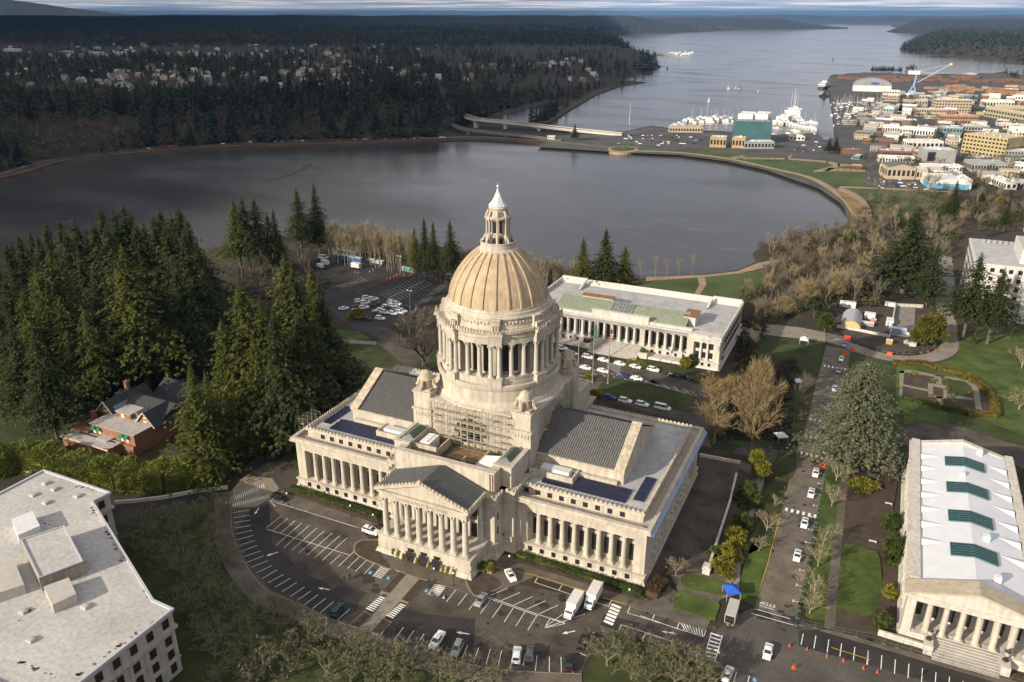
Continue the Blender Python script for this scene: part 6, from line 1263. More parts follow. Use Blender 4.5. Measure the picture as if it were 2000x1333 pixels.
# ================= vehicles =================
def loft(mb,secs):
    """secs: list of rings, equal point counts"""
    n=len(secs[0]); V=[p for s in secs for p in s]; F=[tuple(range(n))[::-1],tuple(range(len(V)-n,len(V)))]
    for j in range(len(secs)-1):
        for i in range(n): k=(i+1)%n; F.append((j*n+i,j*n+k,(j+1)*n+k,(j+1)*n+i))
    mb.add(V,F)
def car_parts(kind):
    """returns dict of meshes (body made per paint), nose towards +x"""
    if kind=='sedan': L,Wd,H=4.7,1.82,1.43; st=[(-2.35,.45,.86,.80),(-2.2,.28,.98,.87),(-1.5,.22,1.02,.91),(-.8,.22,.98,.91),(.6,.22,.96,.91),(1.0,.22,.95,.91),(1.9,.25,.84,.88),(2.25,.3,.72,.82),(2.35,.42,.62,.74)]; cab=[(-1.75,1.0),(-.95,H),(.35,H),(1.15,.94)]
    elif kind=='suv': L,Wd,H=4.85,1.95,1.76; st=[(-2.4,.5,1.05,.88),(-2.3,.32,1.12,.95),(-1.5,.28,1.14,.97),(0,.28,1.12,.97),(.85,.28,1.10,.97),(1.2,.28,1.08,.96),(2.05,.3,.98,.93),(2.35,.38,.84,.88),(2.45,.5,.70,.8)]; cab=[(-2.3,1.1),(-1.95,H),(.25,H),(1.1,1.08)]
    elif kind=='van': L,Wd,H=5.7,2.05,2.15; st=[(-2.85,.45,1.25,.98),(-2.8,.35,1.3,1.02),(-1,.32,1.3,1.02),(1.2,.32,1.25,1.02),(1.7,.32,1.2,1.0),(2.4,.35,1.05,.96),(2.8,.42,.85,.9)]; cab=[(-2.8,1.28),(-2.7,H),(1.0,H),(1.95,1.18)]
    elif kind=='pickup': L,Wd,H=5.4,1.95,1.75; st=[(-2.7,.5,1.05,.92),(-2.6,.4,1.1,.96),(-1,.35,1.1,.96),(1,.35,1.1,.96),(1.4,.35,1.1,.95),(2.4,.38,1.0,.92),(2.7,.5,.8,.85)]; cab=[(-1.0,1.08),(-.8,H),(.55,H),(1.3,1.09)]
    b=MB()
    loft(b,[[(x,-w,z0),(x,-w*1.0,z0+(z1-z0)*.55),(x,-w*.9,z1),(x,-w*.3,z1+.035),(x,w*.3,z1+.035),(x,w*.9,z1),(x,w,z0+(z1-z0)*.55),(x,w,z0)][::-1] for x,z0,z1,w in st])
    w=st[4][3]; (xa,za),(xb,zb),(xc,zc_),(xd,zd)=cab
    b.add([(xb-.05,-w*.72,zb-.06),(xc+.05,-w*.72,zc_-.06),(xc+.05,w*.72,zc_-.06),(xb-.05,w*.72,zb-.06),(xb+.12,-w*.6,zb),(xc-.12,-w*.6,zc_),(xc-.12,w*.6,zc_),(xb+.12,w*.6,zb)],[(4,5,6,7),(0,1,5,4),(1,2,6,5),(2,3,7,6),(3,0,4,7)])
    for s in (-1,1):
        b.tube((xa+.05,s*w*.86,za),(xb,s*w*.71,zb-.04),.05); b.tube((xd,s*w*.86,zd),(xc,s*w*.71,zc_-.04),.05); xm=(xb+xc)/2-.1; b.tube((xm,s*w*.87,zd),(xm,s*w*.72,zb-.05),.05)
        b.box(xd-.35,xd-.2,*((w*.95,w*1.1) if s>0 else (-w*1.1,-w*.95)),zd-.02,zd+.13)
    if kind=='pickup': b.box(-2.5,-1.1,-.8,.8,1.08,1.14)
    g=MB(); g.add([(xa+.03,-w*.86,za-.02),(xd,-w*.86,zd-.02),(xd,w*.86,zd-.02),(xa+.03,w*.86,za-.02),(xb,-w*.70,zb-.07),(xc,-w*.70,zc_-.07),(xc,w*.70,zc_-.07),(xb,w*.70,zb-.07)],[(0,1,5,4),(1,2,6,5),(2,3,7,6),(3,0,4,7)])
    wh=MB(); k=len(wh.v); wh.lathe([(.15,-.11),(.33,-.11),(.35,-.07),(.35,.07),(.33,.11),(.15,.11)],0,0,14); wh.xf(k,Matrix.Rotation(pi/2,4,'X')); 
    rm=MB(); k=len(rm.v); rm.lathe([(.05,-.125),(.2,-.125),(.2,.125),(.05,.125)],0,0,10); rm.xf(k,Matrix.Rotation(pi/2,4,'X'))
    hl=MB(); hl.box(-.06,.06,-.2,.2,-.07,.07); 
    return dict(L=L,w=w,st=st,body=b,glass=g.mesh('car_glass',DARK),wheel=wh.mesh('tyre',TYRE),rim=rm.mesh('rim',STEEL),lamp=hl.mesh('headlight',LAMPW),tail=hl.mesh('tail_light',mat('tail_lamp',(.25,.01,.01),.3,.05,1)),meshes={})
KIND={k:car_parts(k) for k in ('sedan','suv','van','pickup')}
PROTO={}
def car(kind,paint,x,y,rz,label,group=None,z=.04,bar=False,px=True,name=None):
    if px: x,y,_=at(x,y,0)
    key=(kind,paint.name,bar)
    nm=name or {'sedan':'parked_car','suv':'parked_car','van':'parked_van','pickup':'pickup_truck'}[kind]
    if key not in PROTO:
        K=KIND[kind]; 
        if paint.name not in K['meshes']: K['meshes'][paint.name]=K['body'].mesh('car_body',paint,True)
        r=empty(nm,(x,y,z),rz); link('body',K['meshes'][paint.name],r); link('window_glass',K['glass'],r)
        w=K['w']; L=K['L']; st=K['st']; ax=L*.31
        for sx_ in (-1,1):
            for s in (-1,1): t=link('wheel',K['wheel'],r,(sx_*ax,s*(w-.09),.34)); link('rim',K['rim'],t)
        for s in (-1,1): link('headlight',K['lamp'],r,(st[-1][0]-.1,s*w*.62,st[-1][2]-.02)); link('tail_light',K['tail'],r,(st[0][0]+.03,s*w*.72,st[0][2]-.12))
        if bar:
            m=MB(); m.box(-.15,.15,-.55,.55,0,.12); link('light_bar',m.mesh('light_bar',mat('light_bar_blue',(.03,.04,.12),.3,.1,1)),r,(-.4,0,KIND[kind]['st'][4][2]+.72 if kind=='suv' else 1.42))
        PROTO[key]=r
    else: r=copy_tree(PROTO[key]); r.location=(x,y,z); r.rotation_euler=(0,0,rz)
    r['label']=label; r['category']={'van':'van','pickup':'truck'}.get(kind,'car')
    if group: r['group']=group
    elif 'group' in r: del r['group']
    return r
def hd(p,q): a=at(*p,0);b=at(*q,0); return math.atan2(b[1]-a[1],b[0]-a[0])
Zc=Z2
car('suv',WHITEP,*Z2(897,527),hd(Z2(860,515),Z2(935,540)),'white patrol car parked by the kerb left of the portico',bar=True)
car('suv',BLACKP,*Z2(405,348),hd(Z2(360,335),Z2(445,360)),'black car parked where the drive enters the curved lot')
car('suv',DKGRN,*Z2(717,955),hd(Z2(700,985),Z2(740,920)),'dark green car alone among empty bays of the curved lot')
car('pickup',WHITEP,*Z3(10,1120),hd(Z3(40,1075),Z3(-20,1165)),'white car parked leftmost in the bottom row of the curved lot')
car('suv',SILVP,*Z3(118,1165),hd(Z3(135,1125),Z3(98,1205)),'silver grey car second in the bottom row of the curved lot')
car('suv',WHITEP,*Z3(440,1198),hd(Z3(432,1250),Z3(445,1145)),'white long car in the middle of the bottom row of bays')
car('suv',GREYP,*Z3(512,1190),hd(Z3(508,1240),Z3(518,1150)),'dark grey car just right of the white one in the bottom row')
car('sedan',BLACKP,*Z3(720,1240),hd(Z3(720,1290),Z3(718,1195)),'black car half in shade at the right of the bottom row')
car('suv',BLACKP,*Z3(798,1128),hd(Z3(780,1165),Z3(815,1085)),'black boxy car at the right end of the curved lot',z=.04)
car('sedan',WHITEP,*Z3(407,768),hd(Z3(385,735),Z3(425,805)),'white patrol car parked right of the portico steps',bar=True)
car('sedan',SILVP,*Z3(247,900),hd(Z3(268,865),Z3(222,935)),'silver car parked in front of the portico island')
car('sedan',WHITEP,*Z4(688,1180),hd(Z4(700,1130),Z4(680,1220)),'white car crossing the junction near the red cones')
car('sedan',WHITEP,*Z4(470,1300),hd(Z4(455,1340),Z4(490,1260)),'white car at the bottom edge by the blue parking symbol')
for i,(y,l) in enumerate([(655,'nearest the junction'),(483,'second up from the junction'),(322,'third up from the junction'),(212,'fourth up, just below the lower crosswalk'),(82,'fifth up, between the two crosswalks')]):
    x=[822,878,918,940,975][i]; a=at(*Z4(x,y),0); car('sedan',WHITEP,84.0 if i<4 else 84.4,a[1],-pi/2,'white police car parked along the street, '+l,'police cars parked along the street',bar=True,px=False)
for i,(x,y,l) in enumerate([(1614,838,'just above the big cedar shadow'),(1616,800,'beside the left flank of the big cedar'),(1630,762,'third below red barrier'),(1640,727,'second below the orange barrier'),(1645,704,'between orange and red barriers'),(1652,676,'topmost, by the red barrier')]):
    a=at(x,y,0); car('sedan',WHITEP if i%2==0 else SILVP,84.0,a[1],-pi/2,('white' if i%2==0 else 'silver')+' police car on the upper street, '+l,'police cars parked along the street',bar=True,px=False)
# box trucks
def box_truck(x,y,rz,label,Lb=5.2):
    e=empty('box_truck',(x,y,.04),rz,label=label,cat='truck'); m=MB(); m.box(-Lb/2-.9,Lb/2-.9,-1.2,1.2,.85,3.25); m.build('cargo_box',mat('truck_box',(.62,.60,.56),.5,.06,.5,stain=.1),e)
    m=MB(); x0=Lb/2-.8; loft(m,[[(x0,-1.0,.5),(x0,-1.0,2.2),(x0,1.0,2.2),(x0,1.0,.5)],[(x0+.9,-1.0,.5),(x0+.9,-.95,2.15),(x0+.9,.95,2.15),(x0+.9,1.0,.5)],[(x0+1.3,-1.0,.5),(x0+1.3,-.95,1.5),(x0+1.3,.95,1.5),(x0+1.3,1.0,.5)],[(x0+2.0,-.9,.55),(x0+2.0,-.85,1.25),(x0+2.0,.85,1.25),(x0+2.0,.9,.55)]]); m.build('cab',WHITEP,e,smooth=True)
    m=MB(); m.add([(x0+.92,-.85,2.1),(x0+.92,.85,2.1),(x0+1.34,.88,1.5),(x0+1.34,-.88,1.5)],[(0,3,2,1)]); m.box(x0+.15,x0+.8,-1.02,1.02,1.45,2.0); m.build('windscreen',DARK,e)
    m=MB(); m.box(-Lb/2-.8,x0+1.9,-.9,.9,.45,.8); m.build('chassis',TYRE,e)
    for sx_ in (-Lb/2+.5,x0+1.2):
        for s in (-1,1): t=link('wheel',KIND['suv']['wheel'],e,(sx_,s*.95,.42)); t.scale=(1.2,1.2,1.2); link('rim',KIND['suv']['rim'],t)
    m=MB(); m.box(x0+1.95,x0+2.03,-.75,.75,.8,1.1); m.build('grille',STEEL,e)
x,y,_=at(*Z3(745,945),0); box_truck(x,y,hd(Z3(790,875),Z3(730,975)),'white box truck parked left of a second box truck')
x,y,_=at(*Z3(850,895),0); box_truck(x,y,hd(Z3(880,830),Z3(825,930)),'cream box truck parked right of another truck near the hall corner')
x,y,_=at(*Z4(492,985),0); e=empty('cargo_trailer',(x,y,.14),hd(Z4(482,1010),Z4(505,930)),label='grey box trailer with open dark front behind the blue canopy',cat='trailer'); m=MB(); m.box(-3,3,-1.15,1.15,.6,2.9); m.build('box_body',mat('trailer_box',(.4,.38,.35),.6,.1,.6),e); m=MB(); m.box(-3.06,-3.0,-1.0,1.0,.8,2.7); m.build('open_rear',DARK,e)  # flat dark panel stands in for the shade inside the trailer
for s in (-1,1): link('wheel',KIND['suv']['wheel'],e,(-.5,s*1.05,.35)); link('wheel',KIND['suv']['wheel'],e,(.5,s*1.05,.35))
# court building parking
cw_='cars parked in front of the court building'
L1=[(1098,683,WHITEP,'suv'),(1118,693,WHITEP,'sedan'),(1148,700,WHITEP,'suv'),(1179,706,WHITEP,'sedan'),(1211,713,WHITEP,'sedan'),(1241,719,WHITEP,'sedan'),(1276,725,WHITEP,'suv'),(1313,735,BLACKP,'sedan'),(1341,740,BLACKP,'sedan')]
L2=[(1144,721,WHITEP,'sedan'),(1178,727,WHITEP,'sedan'),(1213,736,BLUEP,'sedan'),(1244,742,WHITEP,'sedan'),(1277,748,BLACKP,'sedan')]
L3=[(1160,773,WHITEP,'sedan'),(1191,780,BLUEP,'suv'),(1221,786,WHITEP,'suv'),(1254,793,WHITEP,'suv'),(1294,800,WHITEP,'van')]
cn={'car_paint':''}
def cnm(p): return {WHITEP:'white',BLACKP:'black',BLUEP:'blue',SILVP:'silver',GREYP:'grey'}[p]
od=['first','second','third','fourth','fifth','sixth','seventh','eighth','ninth']
for L_,rn in ((L1,'back row below the court steps'),(L2,'middle row beside the lawn'),(L3,'front row behind the hall roof')):
    for i,(x,y,p,k) in enumerate(L_): car(k,p,x,y,-.12 if rn[0]!='f' else -.05,'%s %s, %s from the left in the %s'%(cnm(p),'van' if k=='van' else 'car',od[i],rn),cw_)
# west lot
G5='cars packed in the west parking lot'; Z5=lambda x,y:(600+x/6.347,470+y/6.347)
for (x,y,p,k) in [(740,725,WHITEP,'suv'),(820,740,WHITEP,'suv'),(650,765,WHITEP,'suv'),(725,785,WHITEP,'suv'),(845,790,GREYP,'suv'),(620,830,GREYP,'sedan'),(705,845,WHITEP,'suv'),(790,815,GREYP,'sedan'),(615,890,WHITEP,'suv'),(455,855,WHITEP,'sedan'),
    (1055,780,WHITEP,'suv'),(1055,800,WHITEP,'suv'),(1115,800,WHITEP,'suv'),(1060,825,WHITEP,'suv'),(985,840,WHITEP,'suv'),(1075,850,WHITEP,'sedan'),(1015,862,GREYP,'suv'),(920,885,WHITEP,'suv'),(1135,870,WHITEP,'suv'),(1185,890,WHITEP,'suv'),(870,905,WHITEP,'suv'),(965,905,WHITEP,'suv'),(1065,920,WHITEP,'suv'),(1150,905,WHITEP,'suv'),(1240,840,GREYP,'sedan')]:
    rz=.75 if x<900 else -.1; car(k,p,*Z5(x,y),rz,'%s car in the %s of the west parking lot'%(cnm(p),'left hand huddle' if x<900 else 'right hand huddle'),G5)
car('suv',GREYP,*Z5(870,930),-.1,'dark grey pickup-like car in front of the right huddle')
car('sedan',mat('maroon_car_paint',(.05,.015,.015),.3,.05,.5,spec=.5),*Z5(740,985),0.0,'dark maroon car at the near end of the west lot')
car('suv',WHITEP,*Z5(905,980),0.0,'white car beside the maroon car at the near end')
def trailer(x,y,L,Wd,H,rz,label,m_,name='cargo_trailer',wh=True,z=.04,roof=None,cat='trailer'):
    a=at(x,y,0) if z>-5 else at(x,y,z); e=empty(name,(a[0],a[1],z),rz,label=label,cat=cat); m=MB(); z0=.55 if wh else .05; m.box(-L/2,L/2,-Wd/2,Wd/2,z0,H-.1); m.build('box_body',m_,e); m=MB(); m.box(-L/2-.04,L/2+.04,-Wd/2-.04,Wd/2+.04,H-.1,H); m.build('roof',roof or HVAC,e)
    if wh:
        for t in (-L*.12,L*.12):
            for s in (-1,1): link('wheel',KIND['suv']['wheel'],e,(t,s*(Wd/2-.1),.35))
        m=MB(); m.tube((L/2,-.5,.5),(L/2+1.2,0,.5),.06); m.tube((L/2,.5,.5),(L/2+1.2,0,.5),.06); m.build('hitch',STEEL,e)
    else:
        m=MB(); m.box(-L/2+.5,-L/2+1.4,-Wd/2-.05,-Wd/2,.1,2.1); m.build('door',STEEL,e)
    return e
car('van',WHITEP,*Z5(205,225),.35,'white passenger van at the far left of the west lot')
trailer(*Z5(225,300),5,2.2,2.6,-.3,'small white cargo trailer beside the passenger van',HVAC); trailer(*Z5(165,340),4,2,2.2,-.3,'white utility trailer half hidden by the fir',HVAC)
trailer(*Z5(470,205),18,2.6,4.0,-.1,'long pale semi trailer parked by the trees',mat('pale_trailer',(.34,.37,.33),.6,.1,.5)); trailer(*Z5(545,268),15,2.6,3.4,-.1,'long blue trailer with a white roof',mat('blue_trailer',(.03,.12,.28),.5,.1,.5)); trailer(*Z5(610,345),5.5,2.4,3.0,-.1,'white box trailer standing alone in the dark lot',HVAC)
for i,(x,y,l) in enumerate([(805,270,'left'),(890,285,'right')]): trailer(*Z5(x,y),6,2.4,1.8,-.1,'low pale container, %s one of the pair by the trees'%l,MATS['pale_trailer'],'container',False,cat='container')
trailer(*Z5(1255,385),8,2.2,2.2,-.12,'teal green site container by the fence',mat('teal_box',(.06,.22,.20),.6,.1,.5),'container',False,cat='container'); trailer(*Z5(1795,430),7,2.4,2.6,-.1,'white container with orange end right of the fence',HVAC,'container',False,cat='container')
def post_lamp(x,y,h,label,group=None,z=0,r=.07,globe=True,arm=0):
    a=at(x,y,z); e=empty('street_lamp',(a[0],a[1],z),label=label,cat='street lamp',group=group); m=MB(); m.lathe([(.16,0),(.16,.4),(r,.6),(r*.7,h)],0,0,8); 
    if arm: m.tube((0,0,h),(arm,0,h+.2),.06); m.tube((0,0,h),(-arm,0,h+.2),.06)
    m.build('lamp_post',mat('dark_iron',(.03,.035,.03),.5,.1,1) if globe else MATS['grey_pole'],e); m=MB()
    if globe: m.lathe([(.05,h),(.22,h+.12),(.25,h+.3),(.15,h+.48),(.03,h+.52)],0,0,10)
    else:
        for s in ((-1,1) if arm else (1,)): m.box(s*arm-.35,s*arm+.35,-.18,.18,h+.12,h+.28)
    m.build('lamp_globe' if globe else 'lamp_head',LAMPW,e)
for i,(x,y) in enumerate([Z2(450,378),Z2(912,495),Z2(790,445),Z2(948,690),Z3(400,722),Z3(1043,905),Z3(965,1055),Z2(1260,1235),Z3(100,815),Z2(1238,790),Z4(415,1250),Z3(20,1235)]):
    post_lamp(x,y,3.6,'slim black lamp post with a pale globe beside the curved lot','black lamp posts round the curved lot')
for (x,y,h,l) in [(*Z5(630,655),10.5,'tall lamp pole left of the cone line in the west lot'),(*Z5(1280,895),10.5,'tall lamp pole right of the packed cars in the west lot'),(*Z5(1152,425),10,'tall lamp pole at the far end of the cone line')]: post_lamp(x,y,h,l,globe=False,arm=.9)
post_lamp(136,805,7,'pale lamp post beside the brick mansion',globe=False)
# cones, barriers, fences
CONEM=mat('orange_cone',(.50,.085,.03),.6,.05,1)
def conem():
    m=MB(); m.box(-.22,.22,-.22,.22,0,.05); m.lathe([(.17,.05),(.04,.8)],0,0,8); return m.mesh('traffic_cone',CONEM)
CM=conem()
def cone(x,y,label,group,s=1.): 
    a=at(x,y,0); o=link('traffic_cone',CM,loc=(a[0],a[1],.06),label=label,cat='traffic cone',group=group); o.scale=(s,s,s)
for i,(x,y) in enumerate([Z4(899,1160),Z4(1007,1198),Z4(1095,1222),Z4(1205,1258)]): cone(x,y,'orange cone in the wet yellow taped bays by the junction','cones along the taped bays',1.15)
for i,(x,y) in enumerate([(1614.5,1284),(1647,1293),(1686,1307),(1713,1315)]): cone(x,y,'orange cone below the temple-fronted office bays','cones along the office bays',1.15)
for i,(x,y) in enumerate([Z4(822,1258),Z4(830,1262),Z4(838,1258),Z4(806,1140)]): cone(x,y,'orange cone in the tight cluster at the junction','cluster of cones at the junction',1.2)
for i in range(14): t=i/13; cone(*Z5(640+510*t,640-215*t),'small orange marker in the line across the west lot','marker line in the west lot',1.3 if i%2 else 1.7)
for i in range(9): t=i/8; cone(*Z5(1200+520*t,440+80*t),'small orange marker along the far edge of the west lot','marker line at the far edge of the west lot',1.6)
for i in range(12): t=i/11; cone(1690+150*t,692+8*sin(t*3)-(10*t if t>.7 else 0),'orange cone round the building site fence','cones round the building site',1.1)
def barrier(x,y,label,m_,L=2.2,H=1.3,rz=0):
    a=at(x,y,0); m=MB(); m.frus(-L/2,L/2,-.45,.45,0,-L/2,L/2,-.3,.3,H*.4); m.frus(-L/2,L/2,-.3,.3,H*.4,-L/2,L/2,-.16,.16,H); tag(m.build('barrier',m_,loc=(a[0],a[1],.05),rz=rz),label,'barrier')
barrier(1655,664,'bright red barrier at the top of the street',REDP,2.4,1.8); barrier(1651,694,'orange barrier between police cars on the upper street',CONEM); barrier(1622,815,'orange barrier near the big cedar',CONEM); barrier(1574,790,'small red barrier at the left kerb of the upper street',REDP,1,1); barrier(1607,912,'red barrier by the lower crosswalk',REDP,1.4,1.2); barrier(1665,687,'orange red barrier outside the site fence',CONEM,1.6); barrier(1737,694,'orange barrier at the bend by the site fence',CONEM,2)
FEN=mat('wire_fence',(.17,.19,.18),.5,.2,1,metal=.4)
def fence(label,pts,h=1.9,step=2.4,m_=None,band=None,z=0):
    e=empty('wire_fence',label=label,cat='fence'); P=[Vector(at(x,y,z)) for x,y in pts]; r=MB(); bs=MB()
    for a,b in zip(P[:-1],P[1:]):
        d=b-a; n=max(1,int(d.length/step))
        for i in range(n+1): 
            p=a+d*i/n; r.tube(p,p+Vector((0,0,h)),.035); bs.box(p.x-.5,p.x+.5,p.y-.25,p.y+.25,z,z+.12)
        for zz in (.15,h*.5,h): r.tube(a+Vector((0,0,zz)),b+Vector((0,0,zz)),.025)
        k=int(d.length/.5)
        for i in range(k): p=a+d*i/k; r.tube(p+Vector((0,0,.15)),p+Vector((0,0,h)),.008,n=3)
    r.build('fence_rails',m_ or FEN,e); bs.build('fence_feet',mat('green_block',(.06,.16,.09),.8,.2,1),e)
fence('long wire security fence on green blocks along the right side of the street',[(1554,1222),(1563,1180),(1592,1040),(1613,920),(1640,800),(1663,680)])
fence('wire fence between wet bays and the temple-fronted office walk',[(1565,1222),(1700,1250),(1860,1300),(2060,1362)],1.6)
fence('curved wire fence round the building site',[(1664,668),(1700,682),(1740,690),(1790,692),(1820,684),(1832,668)],1.8)
fence('wire fence by the site containers at the back of the west lot',[Z5(1150,360),Z5(1400,395),Z5(1620,440),Z5(1760,480)])
fence('rope fence line across the lawn east of the hall',[(1372,865),(1440,868),(1500,880),(1560,895)],1.0,4)
# tents, people
def canopy(x,y,w,label,m_,rz=0,z=0,h=2.2):
    a=at(x,y,0); e=empty('canopy_tent',(a[0],a[1],.1),rz,label=label,cat='tent'); m=MB(); q=w/2; m.add([(-q,-q,h),(q,-q,h),(q,q,h),(-q,q,h),(0,0,h+1.1),(-q,-q,h-.3),(q,-q,h-.3),(q,q,h-.3),(-q,q,h-.3)],[(0,1,4),(1,2,4),(2,3,4),(3,0,4),(0,5,6,1),(1,6,7,2),(2,7,8,3),(3,8,5,0)]); m.build('canopy',m_,e)
    for sx_ in (-1,1):
        for sy in (-1,1): m=MB(); m.tube((sx_*q*.97,sy*q*.97,0),(sx_*q*.97,sy*q*.97,h),.04); m.build('leg',HVAC,e)
canopy(*Z4(490,872),3.3,'bright blue pop up canopy near the junction walk',mat('blue_canopy',(.02,.10,.50),.6,.05,1),.5)
for i,(x,y,w,l) in enumerate([(1570,672,3.4,'white canopy at the paved side street'),(1560,755,3,'white canopy among bare trees left of the street'),(1524,862,3.4,'white canopy by the rope fence')]): canopy(x,y,w,l,mat('white_canopy',(.6,.6,.6),.7,.05,1),.3*i)
SKIN=mat('skin',(.35,.2,.14),.6,.05,1); HAIR=mat('hair',(.03,.02,.015),.8,.1,1)
def person(x,y,z0,label,top,legs,rz=0,walk=.2):
    a=at(x,y,z0); me=bpy.data.meshes.new('person'); hw=walk
    V=[(0,0,.95),(0,0,1.2),(0,0,1.42),(0,0,1.52),(0,0,1.66),(0,.16,1.42),(0,.24,1.15),(.12,.25,.92),(0,-.16,1.42),(0,-.24,1.15),(-.08,-.25,.92),(0,.1,.9),(hw*.5,.1,.5),(hw,.1,.07),(hw+.16,.1,.04),(0,-.1,.9),(-hw*.3,-.1,.5),(-hw,-.1,.09),(-hw+.16,-.1,.04)]
    Ed=[(0,1),(1,2),(2,3),(3,4),(2,5),(5,6),(6,7),(2,8),(8,9),(9,10),(0,11),(11,12),(12,13),(13,14),(0,15),(15,16),(16,17),(17,18)]
    rad=[.16,.15,.15,.06,.1,.07,.055,.045,.07,.055,.045,.1,.07,.055,.05,.1,.07,.055,.05]
    me.from_pydata(V,Ed,[]); o=bpy.data.objects.new('person',me); COL.objects.link(o); sk=o.modifiers.new('s','SKIN'); 
    for i,v in enumerate(me.skin_vertices[0].data): v.radius=(rad[i],rad[i]); v.use_root=(i==0)
    o.modifiers.new('d','SUBSURF').levels=1; dg=bpy.context.evaluated_depsgraph_get(); m2=bpy.data.meshes.new_from_object(o.evaluated_get(dg)); bpy.data.objects.remove(o)
    m2.materials.clear()
    for q in (legs,top,SKIN,HAIR): m2.materials.append(q)
    for f in m2.polygons:
        c=f.center; f.material_index=0 if c.z<.97 else (1 if c.z<1.5 else (2 if c.x>-.02 and c.z<1.72 else 3))
        if abs(c.y)>.2 and c.z<.98: f.material_index=2
        f.use_smooth=True
    m2.name='person'; link('person',m2,loc=(a[0],a[1],z0+.02),rz=rz,label=label,cat='person')
NAVY=mat('navy_clothes',(.012,.014,.03),.8,.1,1); DKC=mat('dark_clothes',(.02,.02,.022),.8,.1,1); OLV=mat('khaki_clothes',(.25,.2,.11),.8,.1,1); LBC=mat('light_blue_shirt',(.35,.42,.55),.8,.1,1)
for (x,y,z0,l,t,g,rz) in [(*Z4(162,905),.13,'person in dark clothes walking on the pavement at the hall corner',NAVY,DKC,0),(*Z4(495,820),.13,'person in dark clothes standing behind the blue canopy',DKC,NAVY,1),(*Z4(470,1045),.05,'person in khaki gear left of two by the trailer front',OLV,DKC,1),(*Z4(495,1048),.05,'person in khaki gear right of two by the trailer front',OLV,DKC,2),(*Z4(545,965),.05,'person in black beside the grey trailer',DKC,DKC,0),
    (*Z2(752,790),.05,'person in black, left of two walking in the curved lot',DKC,DKC,2),(*Z2(782,775),.05,'person in black, right of two walking in the curved lot',DKC,NAVY,2),(*Z3(12,695),.13,'person in a light blue shirt at the portico doorway',LBC,DKC,0),(*Z2(650,1272),.05,'person in pale clothes on the path through the orchard lawn',OLV,OLV,1),(*Z2(665,1185),.05,'person in black on the path through the orchard lawn',DKC,DKC,1),
    (*Z5(775,415),.05,'person in white, left of two in the empty west lot',HVAC,DKC,1),(*Z5(815,395),.05,'person in white, right of two in the empty west lot',HVAC,DKC,1),(1792,1325,.06,'person in black bending over wet bays by the temple-fronted office',DKC,DKC,1)]:
    person(x,y,z0,l,t,g,rz)
# building site
GH=empty('arched_tent',label='arched grey plastic greenhouse tent with a yellow front',cat='tent'); gx0,gy0,_=at(1640,641,0); gx1,gy1,_=at(1681,643,0)
cx_,wr=(gx0+gx1)/2,(gx1-gx0)/2; Lg=17; m=MB(); prof=[(cos(pi*i/14)*wr+cx_,sin(pi*i/14)*wr*1.0) for i in range(15)]; V=[(x,y_,z) for y_ in (gy0,gy0+Lg) for x,z in prof]; m.add(V,[(i,i+1,i+16,i+15) for i in range(14)]); m.build('plastic_cover',mat('grey_plastic',(.33,.34,.38),.35,.12,.5,spec=.5,fine=.1),GH)
m=MB(); m.add([(x,gy0+.4,z) for x,z in prof],[tuple(range(15))[::-1]]); m.build('front_panel',mat('yellow_plastic',(.42,.36,.16),.6,.1,1),GH)
m=MB()
for k in range(10):
    y_=gy0+Lg*k/9
    for (a,b),(c,d) in zip(prof[:-1],prof[1:]): m.tube((a,y_,b),(c,y_,d),.07)
m.build('hoops',STEEL,GH)
for (x0_,x1_,yy,zz) in ((0,0,0,0),): pass
area('building_site',[(1625,600),(1790,600),(1825,600),(1822,680),(1740,690),(1650,660)],.05,mat('site_mud',(.055,.045,.038),.9,.3,.3,fine=.3))
area('concrete_slab',[(1748,598),(1788,600),(1785,660),(1738,655)],.3,mat('site_slab',(.20,.185,.16),.9,.25,.3,fine=.2))
wall('pale low wall in front of the greenhouse tent',[(1634,640),(1680,648),(1738,660)],1.0,.6)
wall('pale wall along the left edge of the site slab',[(1748,600),(1738,655)],1.8,.5); wall('white wall across the top of the site slab',[(1748,600),(1802,602)],1.6,.5); wall('broken pale wall at the near corner of the building site',[(1770,655),(1788,660),(1788,678),(1775,676)],1.4,.5)
for i,(x,y,L_,W_,H_,mm,l) in enumerate([(1698,622,4.5,2.6,2.6,HVAC,'white site cabin beside the greenhouse tent'),(1693,636,5.5,2.3,1.6,STEEL,'grey skip right of the greenhouse tent'),(1737,634,3,5.5,2.4,HVAC,'white container near the site slab'),(1655,600,7,2.5,2.6,HVAC,'white cabin behind the greenhouse tent'),(1752,650,7,2.6,2.2,mat('pale_blue_sheet',(.20,.27,.42),.6,.1,1),'pale blue roofed container in the building site'),(1705,628,2.5,2,1.2,CONEM,'orange brown pallet stack beside the site cabin'),(1738,598,4.4,2,1.7,HVAC,'white truck at the back of the building site'),(1736,672,2.4,2,1.8,mat('machine_yellow',(.42,.24,.02),.6,.1,1),'yellow machine by the site fence'),(1775,672,4,2.5,.7,mat('red_rubble',(.30,.12,.07),.95,.3,1),'heap of red rubble in the building site')]):
    trailer(x,y,L_,W_,H_,0,l,mm,'site_cabin',False,cat='cabin')
